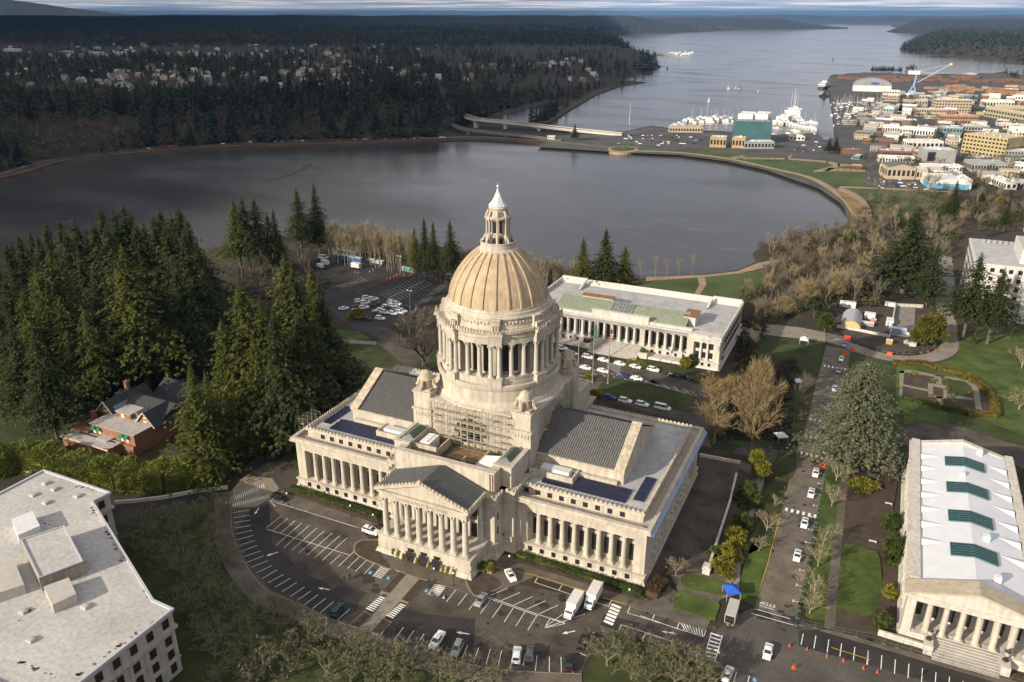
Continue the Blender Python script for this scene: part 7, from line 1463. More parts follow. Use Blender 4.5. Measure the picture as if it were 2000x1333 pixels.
# statue plinth and planting rows
x,y,_=at(1850,862,0); e=empty('bronze_statue',(116.5,57,0),label='dark ivy clad monument with a raised figure behind the white roof',cat='statue'); m=MB(); m.box(-1.2,1.2,-1.2,1.2,0,3); m.lathe([(1.1,3),(1.3,4),(1.0,5.5),(.4,6.5)],0,0,9); m.tube((0,0,6),(-1.4,0,8.6),.3,.1,6); m.tube((0,0,6),(.5,.3,7.6),.3,.2,6); m.lathe([(.05,7.5),(.25,7.75),(.05,8.05)],.5,.3,8); m.build('bronze_group',mat('bronze_brown',(.075,.05,.03),.7,.4,2),e)
bk=MB()
for (x,y,l) in [(1655,1085,'x')]: pass
x,y,_=at(1735,987,0); m=MB(); m.box(-.9,.9,-.25,.25,.4,.5); m.box(-.8,-.7,-.2,.2,0,.4); m.box(.7,.8,-.2,.2,0,.4); tag(m.build('white_bench',HVAC,loc=(x,y,.2)),'white bench at the edge of the brown lawn','bench')
x,y,_=at(1704,1061,0); m=MB(); m.box(-.9,.9,-.25,.25,.4,.5); m.box(-.8,-.7,-.2,.2,0,.4); m.box(.7,.8,-.2,.2,0,.4); tag(m.build('white_bench',HVAC,loc=(x,y,.2)),'white bench between brown and green lawns','bench')
x,y,_=at(*Z4(302,1215),0); m=MB(); m.box(-1.6,1.6,-.9,.9,0,1.3); m.box(-1.5,-.1,-.8,.8,1.3,1.45); m.box(.1,1.5,-.8,.8,1.3,1.45); tag(m.build('utility_cabinet',mat('cabinet_grey',(.2,.2,.19),.6,.1,1),loc=(x,y,0)),'grey utility cabinet at the end of the ladder crossing','cabinet')
# ================= across the water: park, bridge, town, port =================
ZL=-27.5
def areaz(name,pts,z,m,t=.4,kind='structure'):
    P=[at(x,y,z)[:2] for x,y in pts]; mb=MB(); mb.prism(P,z-t,z); return mb.build(name,m,kind=kind)
TASPH=mat('town_asphalt',(.06,.06,.06),.8,.3,.03,fine=.2,c2=(.10,.095,.09)); TAN=mat('tan_gravel_path',(.26,.20,.13),.9,.2,.1,fine=.1); PLAWN=mat('park_grass',(.045,.072,.02),.9,.3,.03,c2=(.08,.11,.03),fine=.15); DRY=mat('dry_grass',(.20,.135,.06),.95,.3,.1,fine=.3)
LIN=mat('shore_stone',(.16,.13,.10),.9,.3,.1,fine=.2)
def band(name,line,w0,w1,z,m,t=3,side=1):
    P=[Vector(at(x,y,-30)[:2]) for x,y in line]; L0=[];L1=[]
    for i,p in enumerate(P):
        a=P[max(0,i-1)];b=P[min(len(P)-1,i+1)];d=(b-a).normalized();n=Vector((-d.y,d.x))*side; L0.append(tuple(p+n*w0)); L1.append(tuple(p+n*w1))
    mb=MB(); mb.prism(L0+L1[::-1],z-t,z); return mb.build(name,m,kind='structure')
SH=smooth_px([(1188,297),(1240,300),(1330,304),(1420,316),(1500,334),(1570,351),(1610,371),(1645,398),(1661,425)],4)
areaz('town_ground',[(1050,287),(1070,270),(1120,262),(1215,259),(1270,247),(1310,253),(1510,265),(1600,263),(1612,276),(1632,269),(1625,210),(1614,160),(1622,148),(1685,143),(1825,147),(1965,143),(2300,170),(2300,420),(2010,330),(1830,372),(1700,392),(1668,405),(1661,420),(1640,395),(1600,368),(1500,333),(1420,315),(1330,303),(1190,296)],ZL,TASPH)
areaz('lawn',[(1195,292),(1330,297),(1385,292),(1470,304),(1600,312),(1690,318),(1690,360),(1680,368),(1640,366),(1612,362),(1560,345),(1500,330),(1420,312),(1330,300),(1200,296)],ZL+.12,PLAWN)
areaz('lawn',[(1655,365),(1700,366),(1790,372),(1860,376),(1838,405),(1760,425),(1715,415),(1690,385)],ZL+.14,PLAWN)
band('shore_path',SH,0,7,ZL+.25,TAN)
band('shore_wall',SH,-.8,0,ZL-.4,LIN)
for p in ([(1425,308),(1450,304),(1458,306),(1436,311)],[(1530,312),(1545,303),(1549,304),(1536,313)],[(1450,308),(1540,309),(1620,315),(1616,318),(1540,312),(1450,311)],[(1612,316),(1620,315),(1641,321),(1640,326),(1628,324)],[(1628,324),(1640,326),(1618,334),(1588,337),(1590,334)],[(1636,320),(1662,322),(1662,325),(1636,325)],[(1620,328),(1690,331),(1690,336),(1610,334)],[(1640,364),(1700,366),(1860,374),(1860,376),(1700,369),(1640,367)]): areaz('path',p,ZL+.2,TAN)
areaz('dry_bank',[(1632,372),(1648,368),(1690,400),(1700,420),(1690,424),(1672,420),(1655,398)],ZL+.3,DRY); areaz('path',smooth_px([(1640,366),(1665,375),(1690,392),(1702,415),(1700,432),(1693,432),(1692,415),(1680,396),(1655,380),(1636,371)],3),ZL+.35,TAN)
areaz('beach',[(1478,515),(1440,530),(1380,537),(1262,542),(1262,549),(1380,541),(1445,534),(1500,522),(1560,500),(1545,500)],ZL+.2,mat('pale_sand',(.27,.20,.13),.9,.2,.1))
areaz('lawn',[(1240,550),(1360,542),(1445,534),(1490,528),(1500,545),(1450,585),(1400,590),(1240,572)],ZL+.15,PLAWN); areaz('path',[(1362,541),(1376,541),(1380,556),(1362,583),(1352,583),(1366,556)],ZL+.3,TAN)
# round lookout and shore road
areaz('lookout_base',rnd_px(1217,292,30,7),ZL+.3,TAN,3); areaz('lawn',rnd_px(1217,290.5,24,4.5),ZL+.5,PLAWN)
WSH=smooth_px([(-300,395),(0,352),(120,319),(250,303),(430,290),(600,285),(760,281),(850,278),(930,276),(1060,284),(1130,291),(1188,297)],4)
band('shore_bank',WSH,-.5,15,ZL-.6,mat('brown_bank',(.09,.05,.032),.95,.3,.05,fine=.3),3); band('shore_road',WSH,15,26,ZL+.1,mat('pale_road',(.12,.105,.09),.85,.2,.05,fine=.1),3)
R=random.Random(5)
CARS_FAR={}
def farcar(x,y,z,paint,rz,label,group,px=True):
    if px: x,y,_=at(x,y,z)
    if paint.name not in CARS_FAR:
        m=MB(); m.mi=0; loft(m,[[(a,-.9,.3),(a,-.88,b),(a,.88,b),(a,.9,.3)] for a,b in ((-2.3,.8),(-2.1,1.0),(1.1,1.0),(2.2,.8),(2.3,.6))]); m.add([(-1.5,-.62,1.45),(.4,-.62,1.45),(.4,.62,1.45),(-1.5,.62,1.45)],[(0,1,2,3)]); m.mi=1; m.add([(-2,-.8,1.0),(1.1,-.8,1.0),(1.1,.8,1.0),(-2,.8,1.0),(-1.5,-.62,1.44),(.4,-.62,1.44),(.4,.62,1.44),(-1.5,.62,1.44)],[(0,1,5,4),(1,2,6,5),(2,3,7,6),(3,0,4,7)]); CARS_FAR[paint.name]=m.mesh('far_car',[paint,DARK])
    return link('parked_car',CARS_FAR[paint.name],None,(x,y,z),rz,label=label,cat='car',group=group)
P_=[Vector(at(x,y,-30)[:2]) for x,y in WSH]; PN=[WHITEP,WHITEP,SILVP,GREYP,BLUEP,REDP,WHITEP]
nm_={WHITEP:'white',SILVP:'silver',GREYP:'grey',BLUEP:'blue',REDP:'red',BLACKP:'black'}
for i in range(46):
    j=R.uniform(14,30) if i<36 else R.uniform(2,14); k=int(j); a,b=P_[k],P_[k+1]; d=(b-a).normalized(); n=Vector((-d.y,d.x)); p=a+(b-a)*(j-k)+n*R.choice([17,23,25]); q=PN[R.randrange(7)]; farcar(p.x,p.y,ZL+.15,q,math.atan2(d.y,d.x),'small %s car on the shore road across the lake'%nm_[q],'cars along the far shore road',px=False)
# white lakeside pavilion far left
x,y,_=at(22,312,-24); e=empty('white_pavilion',(x,y,tz(x,y)+.5),.15,label='white columned house on the far left lake shore',cat='house'); m=MB(); m.box(-13,13,-4,4,0,4); m.box(-14,14,-5,5,4,4.5); m.build('wall',HVAC,e); m=MB(); [m.box(-11+i*4.2,-9+i*4.2,-4.15,-4,.6,3.4) for i in range(6)]; m.build('window',DARK,e); m=MB(); m.prism([(-14,-5),(14,-5),(14,5),(-14,5)],4.5,4.9); m.build('roof',SLATE,e)
# bridges
BRC=mat('bridge_concrete',(.50,.47,.42),.8,.1,.05,stain=.1)
def bridge(label,pts,w,z0,z1,piers,thick=2.2,m_=None,curbs=True,name='road_bridge'):
    e=empty(name,label=label,cat='bridge'); P=[Vector(at(x,y,z)) for (x,y),z in zip(pts,np.linspace(z0,z1,len(pts)))]; m=MB(); r=MB(); c=MB()
    L0=[];L1=[]
    for i,p in enumerate(P):
        a=P[max(0,i-1)];b=P[min(len(P)-1,i+1)];d=(b-a);d.z=0;d.normalize();n=Vector((-d.y,d.x,0)); L0.append(p+n*w/2); L1.append(p-n*w/2)
    Zv=lambda p,dz:(p.x,p.y,p.z+dz)
    for i in range(len(P)-1):
        a,b,c2,d=L0[i],L0[i+1],L1[i+1],L1[i]; t=thick
        m.add([Zv(a,-t),Zv(b,-t),Zv(c2,-t),Zv(d,-t),Zv(a,0),Zv(b,0),Zv(c2,0),Zv(d,0)],[(0,1,2,3),(7,6,5,4),(0,4,5,1),(2,6,7,3)])
        r.add([Zv(a+(d-a)*.06,.06),Zv(b+(c2-b)*.06,.06),Zv(c2+(b-c2)*.06,.06),Zv(d+(a-d)*.06,.06)],[(3,2,1,0)])
        for s,(u,v) in (((a,b),(d,c2)),((d,c2),(a,b))): 
            pass
        for u,v,q in ((a,b,d),(d,c2,a)):
            n=(q-u).normalized()*.35; c.add([Zv(u,0),Zv(v,0),Zv(v+n,0),Zv(u+n,0),Zv(u,1.1),Zv(v,1.1),Zv(v+n,1.1),Zv(u+n,1.1)],[(0,1,5,4),(2,3,7,6),(4,5,6,7)])
    m.build('deck',m_ or BRC,e); r.build('roadway',TASPH,e); c.build('parapet',m_ or BRC,e)
    for t in piers:
        k=t*(len(P)-1); i=int(min(k,len(P)-2)); p=P[i]+(P[i+1]-P[i])*(k-i); d=(P[i+1]-P[i]);d.z=0; d.normalize(); n=Vector((-d.y,d.x,0)); m=MB()
        q=[p+d*2+n*w*.3,p-d*2+n*w*.3,p-d*2-n*w*.3,p+d*2-n*w*.3]; m.prism([(v.x,v.y) for v in q],-33,p.z-thick); q=[p+d*7+n*w*.36,p-d*7+n*w*.36,p-d*7-n*w*.36,p+d*7-n*w*.36]; q2=[p+d*2+n*w*.32,p-d*2+n*w*.32,p-d*2-n*w*.32,p+d*2-n*w*.32]
        m.add([(v.x,v.y,p.z-thick-2.2) for v in q2]+[(v.x,v.y,p.z-thick+.05) for v in q],[(i,(i+1)%4,(i+1)%4+4,i+4) for i in range(4)]+[(3,2,1,0)]); m.build('pier',m_ or BRC,e)
    return e
bridge('long white curved concrete bridge crossing between lake and inlet',smooth_px([(845,183),(862,192),(880,206),(893,220),(930,232),(990,238),(1060,246),(1130,254),(1215,262)],4),14,-3,-26,[.5,.62,.74,.86],2.4)
bridge('lower grey bridge ramp below the white bridge',[(873,240),(905,252),(960,259),(1035,267),(1075,272)],9,-19,-26.5,[.3,.6],1.4,m_=mat('grey_concrete',(.2,.19,.17),.85,.15,.1))
x,y,_=at(1077,278,-29); e=empty('dam_gatehouse',(x,y,-29),.15,label='small white gatehouse on the dam at the lake outlet',cat='gatehouse'); m=MB(); m.box(-14,14,-3,3,-2,4); m.build('dam_wall',mat('mossy_concrete',(.14,.125,.07),.9,.25,.2),e); m=MB(); m.box(-5,5,-2.5,2.5,4,8); m.build('hut_wall',HVAC,e); m=MB(); m.box(-5.4,5.4,-2.9,2.9,8,8.4); m.build('hut_roof',HVAC,e); m=MB(); [m.box(-4+i*2.6,-2.6+i*2.6,-2.56,-2.5,5.2,7) for i in range(4)]; m.build('hut_window',DARK,e)
areaz('causeway',[(1040,238),(1072,241),(1112,215),(1165,184),(1210,168),(1205,164),(1160,178),(1128,197),(1100,210)],-28,mat('causeway_brush',(.06,.05,.03),.95,.3,.05,fine=.3),3)
def road_far(pts,w,zf,m_,name='road'):
    P=[]
    for x,y in pts:
        z=zf
        for _ in range(4): b=at(x,y,z); z=tz(b[0],b[1])+.6
        P.append(Vector(b))
    mb=MB()
    for a,b in zip(P[:-1],P[1:]):
        d=(b-a);d.z=0;d.normalize();n=Vector((-d.y,d.x,0))*w/2; mb.add([a-n,b-n,b+n,a+n],[(0,1,2,3)])
    mb.build(name,m_,kind='structure')
# town buildings
def building(label,pL,pR,depth,ptop,wall,roof=None,floors=0,bays=0,z=ZL,name='town_building',win=None,pitch=0,inset_=True,cat='building',awn=None):
    a=Vector(at(*pL,z));b=Vector(at(*pR,z)); mid=((pL[0]+pR[0])/2,(pL[1]+pR[1])/2); m0=(a+b)/2; lo,hi=0,80
    for _ in range(25):
        h=(lo+hi)/2
        if pr(m0.x,m0.y,z+h)[1]>ptop: lo=h
        else: hi=h
    d=b-a; L=d.length; rz=math.atan2(d.y,d.x); e=empty(name,(a.x,a.y,z),rz,label=label,cat=cat)
    m=MB(); m.box(0,L,0,depth,0,h); 
    if pitch: m.ext_y([(0,h),(L,h),(L/2,h+pitch)],0,depth) if pitch>0 else m.ext_x([(0,h),(depth,h),(depth/2,h-pitch)],0,L)
    else:
        for q in ((0,L,0,.4),(0,L,depth-.4,depth),(0,.4,.4,depth-.4),(L-.4,L,.4,depth-.4)): m.box(*q,h,h+.8)
    m.build('wall',wall,e); rf=MB()
    if pitch>0:
        for s in (0,1): x0=-.4 if s==0 else L+.4; rf.add([(x0,-.5,h-.1),(L/2,-.5,h+pitch+.15),(L/2,depth+.5,h+pitch+.15),(x0,depth+.5,h-.1)],[(0,1,2,3)])
    elif pitch<0:
        for s in (0,1): y0=-.5 if s==0 else depth+.5; rf.add([(-.4,y0,h-.1),(L+.4,y0,h-.1),(L+.4,depth/2,h-pitch+.15),(-.4,depth/2,h-pitch+.15)],[(0,1,2,3)])
    else: rf.box(.4,L-.4,.4,depth-.4,h,h+.15)
    if not pitch and L>14:
        for k in range(int(L*depth/260)+1): x_=R.uniform(2,L-4);y_=R.uniform(2,max(2.1,depth-4)); rf.box(x_,x_+R.uniform(1.5,3),y_,y_+R.uniform(1.5,2.5),h+.15,h+R.uniform(1.0,2.0))
    rf.build('roof',roof or WHITER,e)
    for k in range(floors):
        z0=h*(k+.28)/floors; z1=h*(k+.75)/floors; wm=win or DARK
        if k==0:
            hh=z1-z0; fm=MB().box(-L*.3/bays,L*.3/bays,-.08,.05,0,hh).mesh('window',wm)
        for i in range(bays): link('window',fm,e,(L*(i+.5)/bays,0,z0))
        nb=min(max(2,int(bays*depth/L)),8)
        for i in range(nb):
            if k*(bays+2*nb)+bays+2*i>96: break
            y=depth*(i+.5)/nb; link('window',fm,e,(0,y,z0),-pi/2); link('window',fm,e,(L,y,z0),pi/2)
    return e
def zz(x,y): return (1300+x/2.857,y/2.857)
def cm_(n,c): return mat(n,c,.8,.12,.1,stain=.1)
OCR=cm_('ochre_wall',(.34,.26,.14)); YLW=cm_('yellow_wall',(.36,.30,.16)); WHW=cm_('white_wall',(.62,.60,.55)); TNW=cm_('tan_wall',(.40,.33,.24)); ORW=cm_('orange_brick',(.33,.19,.12)); RBW=cm_('red_brick_wall',(.17,.085,.06)); TEA=cm_('teal_wall',(.13,.19,.20)); GRW=cm_('grey_wall',(.28,.28,.27)); BLW=cm_('sky_blue_wall',(.16,.33,.45)); PBW=cm_('pale_blue_wall',(.38,.46,.46))
TGL=mat('teal_curtain_glass',(.03,.13,.14),.2,.3,.05,spec=.6); TGL2=mat('teal_spandrel',(.06,.12,.13),.4,.15,.1)
def Bz(label,a,b,depth,top,wall,**k): return building(label,zz(*a),zz(*b),depth,top/2.857,wall,**k)
Bz('teal glass office tower beside the lakeside park',(375,800),(582,805),22,682,TGL2,floors=7,bays=14,win=TGL,roof=GRW,name='glass_tower')
Bz('dark glazed ground storey pavilion right of the teal tower',(438,832),(605,832),18,795,GRW,floors=1,bays=9,roof=WHITER)
Bz('ochre low building left of the teal tower',(245,822),(335,826),16,768,OCR,floors=1,bays=5); Bz('second ochre low building touching the teal tower',(368,826),(440,830),14,772,OCR,floors=1,bays=4)
Bz('long tan market hall by the inlet at the left of town',(20,740),(208,742),18,712,TNW,floors=1,bays=12,roof=TNW)
Bz('white arcaded two storey building facing the marina',(1208,748),(1300,752),14,705,WHW,floors=1,bays=7); Bz('white arcaded building continuing to the right',(1302,756),(1492,772),14,718,WHW,floors=1,bays=12)
Bz('large yellow apartment block with balconies',(1645,852),(1885,888),40,762,YLW,floors=5,bays=12,roof=cm_('buff_roof',(.5,.44,.34))); Bz('yellow apartment annex right of the large block',(1890,812),(1995,815),26,770,YLW,floors=2,bays=7)
Bz('tan hotel with pale roof, upper row of town',(1500,622),(1700,626),22,560,TNW,floors=4,bays=12,roof=WHITER); Bz('tan long hotel wing in front of the upper hotel',(1395,650),(1560,655),16,612,TNW,floors=2,bays=12); Bz('orange brick long building below the hotel',(1532,690),(1742,694),22,650,ORW,floors=2,bays=14,roof=cm_('salmon_roof',(.55,.33,.22)))
Bz('white warehouse beyond the hotel with open front',(1772,600),(1940,604),24,565,WHW,floors=1,bays=10); Bz('small white warehouse behind the open fronted one',(1810,556),(1866,557),14,528,WHW,floors=0)
Bz('teal two storey building in mid town',(1525,760),(1650,768),20,718,TEA,floors=2,bays=7); Bz('long grey blue building right of the teal one',(1655,730),(1805,735),16,706,GRW,floors=1,bays=9)
Bz('dark red brick shop row near the park street',(1188,870),(1375,878),14,846,RBW,floors=1,bays=12); Bz('long low white roofed building below the brick row',(1190,905),(1388,912),12,880,WHW,floors=1,bays=12)
Bz('grey theatre block with tall dark windows',(1440,908),(1612,912),24,842,GRW,floors=0,roof=WHITER); Bz('orange brick building left of the grey theatre',(1385,886),(1440,888),18,848,ORW,floors=2,bays=3)
Bz('white block behind the grey theatre',(1352,828),(1545,830),20,792,WHW,floors=1,bays=8); Bz('beige hall with a dark pitched roof near the street trees',(1230,1000),(1388,1004),24,935,TNW,floors=1,bays=6,roof=SLATE,pitch=3); Bz('beige hall annex right of the dark pitched roof',(1392,1003),(1455,1006),18,950,TNW,floors=1,bays=3)
Bz('long white roofed building above the mural building',(1432,956),(1652,962),14,930,WHW,floors=1,bays=12); Bz('white roofed building with a bright blue mural wall',(1462,1052),(1702,1062),30,1005,WHW,floors=0); Bz('grey low building right of the white roofs',(1702,960),(1900,965),24,915,GRW,floors=1,bays=12,roof=cm_('weathered_roof',(.35,.37,.36)))
Bz('grey storefront at the right end of town',(1788,1020),(1895,1062),10,1000,WHW,floors=1,bays=8); Bz('olive condominium rows with beige roofs, front row',(1775,650),(1998,690),14,622,cm_('olive_wall',(.30,.28,.18)),floors=2,bays=14,roof=cm_('tan_roof',(.40,.34,.24)),pitch=-3); Bz('olive condominium rows with beige roofs, back row',(1830,630),(2050,640),14,602,MATS['olive_wall'],floors=1,bays=14,roof=MATS['tan_roof'],pitch=-3)
Bz('white stepped house right of the town edge',(1938,972),(2040,980),20,925,WHW,floors=2,bays=6); Bz('grey and white two storey row below yellow apartments',(1890,888),(2040,896),18,845,GRW,floors=2,bays=9); Bz('long low grey building at the right edge below',(1900,1040),(2060,1060),12,1015,GRW,floors=1,bays=8)
Bz('small white park washroom with red brick end',(1030,948),(1095,952),10,928,RBW,floors=1,bays=4,roof=WHITER); Bz('white building by the marina with stepped upper floor',(1213,548),(1302,550),16,508,WHW,floors=2,bays=6); Bz('terracotta roofed building below the stepped white one',(1218,565),(1300,568),10,548,TNW,floors=1,bays=6,roof=ORW,pitch=-2)
Bz('pale blue gabled house by the marina',(1212,640),(1270,645),14,600,PBW,floors=1,bays=4,roof=PBW,pitch=4); Bz('long dark low roof with red trim by the twin firs',(975,862),(1090,864),10,838,RBW,floors=0,roof=GRW); Bz('pale domed shed behind the park trees',(690,785),(775,787),18,762,WHW,floors=1,bays=4,pitch=3)
Bz('low white building between teal and yellow blocks',(1560,800),(1640,806),14,782,WHW,floors=1,bays=5); Bz('low cream building left of the marina street',(1455,772),(1490,775),10,755,TNW,floors=1,bays=3); Bz('brown low building right of the orange brick one',(1755,560),(1800,562),10,540,RBW,floors=0)
Bz('cream row of shops at the right edge of town',(1880,722),(2040,735),16,700,TNW,floors=1,bays=9); Bz('grey block in the far right of town',(1660,432),(1730,436),20,412,GRW,floors=1,bays=4,name='port_building')
e=Bz('theatre facade panel',(1450,909),(1500,910),1,845,DARK) if 0 else None
a=at(*zz(1440,908),ZL)
for (x0,x1) in ((1455,1498),(1550,1600)):
    p=Vector(at(*zz(x0,909),ZL));q=Vector(at(*zz(x1,909),ZL)); 
    for k in range(3): u=p+(q-p)*(k/3.); v=p+(q-p)*((k+.8)/3.); m=MB(); m.box(u.x,v.x,u.y-.3,u.y-.1,ZL+2,ZL+12); o=m.build('tall_window',DARK); 
    # attach to the theatre
TH=[o for o in bpy.data.objects if o.get('label','').startswith('grey theatre')][0]
for o in [o for o in bpy.data.objects if o.name.startswith('tall_window') and o.parent is None]:
    o.parent=TH; o.matrix_parent_inverse=(Matrix.Translation(TH.location)@Matrix.Rotation(TH.rotation_euler.z,4,'Z')).inverted()
# random small town blocks to the right, each its own thing
tcols=[WHW,TNW,GRW,RBW,TEA,OCR]; tn={WHW:'white',TNW:'tan',GRW:'grey',RBW:'brick red',TEA:'teal',OCR:'ochre'}
for i,(x,y) in enumerate([(1960,760),(1700,800),(1200,800),(1120,800),(1060,890),(1990,590),(1970,560),(1420,585),(1450,560),(1350,600),(1700,560),(1925,505),(1600,735),(1480,735),(1760,900),(1840,920)]):
    w=R.uniform(40,85); c=tcols[i%6]; Bz('%s flat roofed block number %s of town'%(tn[c],i) if 0 else ['white block near the right edge above the cream shops','tan block below the low white building','grey block on the street west of the white arcades','brick red block by the waterfront car parks','teal block right of the twin firs','ochre block at the right edge beside log piles','white block right of the warehouses near the logs','tan low block left of the upper hotel','grey block in front of the crane','brick red low block beside the marina street','teal low block under the far log piles','ochre block at the far right by the orange logs','white block below the orange brick building','tan block right of the white arcades','grey block above the grey low building','brick red block at the foot of the yellow apartments'][i],(x-w/2,y),(x+w/2,y+4),R.uniform(9,16),y-R.uniform(16,26),c,floors=1,bays=5,roof=[WHITER,GRW][i%2])
FT=[]
for o in list(bpy.data.objects):
    if o.get('category') in ('building','shed') and o.location.z<-20 and o.parent is None:
        xs=[(o.matrix_basis@Vector(c)).to_2d() for ch in KIDS.get(o.name,[])[:1] for c in ch.bound_box]
        if xs: FT.append((min(v.x for v in xs)-4,max(v.x for v in xs)+4,min(v.y for v in xs)-4,max(v.y for v in xs)+4))
R=random.Random(77); TP=[(1650,240),(1690,196),(1790,180),(2080,165),(2080,350),(1890,372),(1850,352),(1712,345),(1700,290)]; SP=[]; SM={}
cc=[('white',cm_('white_wall',0) if 0 else WHW),('tan',TNW),('grey',GRW),('brick',RBW),('cream',cm_('cream_wall',(.5,.46,.38))),('brown',cm_('brown_wall',(.20,.15,.11)))]
k=0;t=0
while k<150 and t<9000:
    t+=1; x,y=R.uniform(1640,2080),R.uniform(165,375)
    if not in_px((x,y),TP): continue
    b=at(x,y,ZL); w,d,h=R.uniform(10,26),R.uniform(9,18),R.uniform(4,9)
    if any(f[0]<b[0]+w/2 and f[1]>b[0]-w/2 and f[2]<b[1]+d/2 and f[3]>b[1]-d/2 for f in FT): continue
    FT.append((b[0]-w/2-2.5,b[0]+w/2+2.5,b[1]-d/2-2.5,b[1]+d/2+2.5)); nm,mm=cc[R.randrange(6)]; pt_=R.random()<.4; m=MB(); m.mi=0; m.box(-w/2,w/2,-d/2,d/2,0,h); m.mi=2
    nb=int(w/3)
    for q in range(nb): xx=-w/2+w*(q+.5)/nb; m.box(xx-.7,xx+.7,-d/2-.07,-d/2,1,2.6); (m.box(xx-.6,xx+.6,-d/2-.07,-d/2,4.2,5.8) if h>6.5 else None)
    m.mi=1
    if pt_:
        for s_ in (-1,1): m.add([(-w/2-.4,s_*(d/2+.4),h-.1),(w/2+.4,s_*(d/2+.4),h-.1),(w/2+.4,0,h+2.6),(-w/2-.4,0,h+2.6)],[(0,1,2,3)])
    else:
        m.box(-w/2-.15,w/2+.15,-d/2-.15,d/2+.15,h,h+.5)
        for q in range(R.randrange(1,5)): xx,yy=R.uniform(-w/2+2,w/2-3),R.uniform(-d/2+1.5,d/2-2.5); m.box(xx,xx+R.uniform(.8,2.2),yy,yy+R.uniform(.8,1.8),h+.5,h+R.uniform(1,1.9))
    rn,rm_=R.choice([('white',WHITER),('grey',GRW),('dark',SLATE),('pale',FLR)]); link('town_building',m.mesh('town_block',[mm,rm_,DARK]),None,(b[0],b[1],ZL),R.choice([-.05,.04]),label='small %s town block with a %s %s roof'%(nm,rn,'pitched' if pt_ else 'flat'),cat='building',group='small %s town blocks with %s %s roofs'%(nm,rn,'pitched' if pt_ else 'flat')); k+=1
MU=[o for o in bpy.data.objects if 'blue mural wall' in o.get('label','')][0]; m=MB(); m.box(1,36,-.12,-.02,0,5); m.box(-.12,-.02,1,20,0,6); link('mural',m.mesh('mural',mat('mural_blue',(.10,.32,.48),.7,.4,.4)),MU)
areaz('mud_bar',[(512,354),(540,348),(575,337),(606,319),(609,322),(592,334),(560,346),(530,354)],-29.93,mat('dark_mud',(.02,.018,.016),.6,.3,.1),t=.3)
for (x,y,l,k) in ((1846,539,'white van beside the pale office block, upper one',0),(1838,563,'white van beside the pale office block, lower one',0)): car('van',WHITEP,x,y,.1,l)
# arena dome, port, logs, crane, ship
x,y,_=at(*zz(1147,508),ZL); e=empty('domed_warehouse',(x,y,ZL),.1,label='big grey domed warehouse with a blue sign on the port',cat='warehouse'); m=MB(); m.box(-38,38,-20,20,0,12); m.build('wall',WHW,e); m=MB(); n=16; V=[(38*cos(pi*i/n),yy,12+15*sin(pi*i/n)) for yy in (-20,20) for i in range(n+1)]; m.add(V,[(i,i+1,i+n+2,i+n+1) for i in range(n)]+[tuple(range(n+1)),tuple(range(n+1,2*n+2))[::-1]]); m.build('curved_roof',cm_('dome_grey',(.24,.245,.26)),e); m=MB(); m.lathe([(0,0),(9,0),(9,.3)],0,0,20,sy=.25); k=[tuple(v) for v in m.v]; m.v=[(v[0]+4,-20.3-v[2],17+v[1]) for v in k]; m.build('blue_sign',mat('port_blue_sign',(.03,.07,.30),.6,.1,1),e)
LOG=mat('log_pile_bark',(.20,.11,.065),.9,.3,.1,fine=.35,c2=(.27,.16,.09)); LOGD=mat('dark_log_bark',(.12,.062,.042),.9,.3,.1,fine=.25)
R=random.Random(8)
for (x0,x1,y0,y1,n,mm,lb) in ((1000,1080,438,455,4,LOGD,'left end'),(1140,1390,432,462,9,LOGD,'behind the domed warehouse'),(1470,1740,486,522,12,LOG,'near the crane'),(1400,1980,428,462,14,LOGD,'along the far quay'),(1800,2040,490,535,11,LOG,'at the right edge')):
    for i in range(n):
        x=x0+(x1-x0)*(i+.5)/n; y=R.uniform(y0,y1); a=at(*zz(x,y),ZL); L_=R.uniform(26,44); w=R.uniform(7,11); h=R.uniform(4,7); m=MB(); m.ext_x([(-w/2,0),(w/2,0),(w*.42,h*.6),(w*.2,h),(-w*.2,h),(-w*.42,h*.6)],-L_/2,L_/2); link('log_pile',m.mesh('log_pile',mm),None,(a[0],a[1],ZL),R.uniform(-.15,.1),label='long pile of %s logs stacked on the port %s'%('orange' if mm is LOG else 'dark red',lb),cat='log pile',group='log piles on the port %s'%lb)
x,y,_=at(*zz(1375,528),ZL); e=empty('harbour_crane',(x,y,ZL),-.2,label='tall blue and white harbour crane with raised boom',cat='crane'); SB=mat('crane_blue',(.22,.36,.55),.5,.1,.3); m=MB()
for sx_ in (-6,6):
    for sy in (-6,6): m.tube((sx_,sy,0),(sx_*.4,sy*.4,16),.9,.7,6)
m.box(-7,7,-7,7,0,3); m.tube((0,0,14),(3,0,44),2.0,1.5,8); m.build('tower',SB,e); m=MB(); m.box(-14,9,-4,4,40,47); m.build('machine_house',HVAC,e)
m=MB()
for s in (-1.4,1.4): m.tube((6,s,24),(62,s*.3,62),.7,.4,5)
for k in range(9): t=k/9; t2=(k+1)/9; m.tube((6+56*t,1.4,24+38*t),(6+56*t2,-1,24+38*t2),.25); 
m.tube((3,0,47),(60,0,61),.25); m.tube((3,0,47),(34,0,43),.2); m.build('boom',mat('boom_white_blue',(.42,.50,.60),.5,.1,1),e); m=MB(); m.box(60,65,-1.2,1.2,60,63.5); m.build('boom_tip',mat('boom_yellow',(.6,.5,.1),.5,.1,1),e)
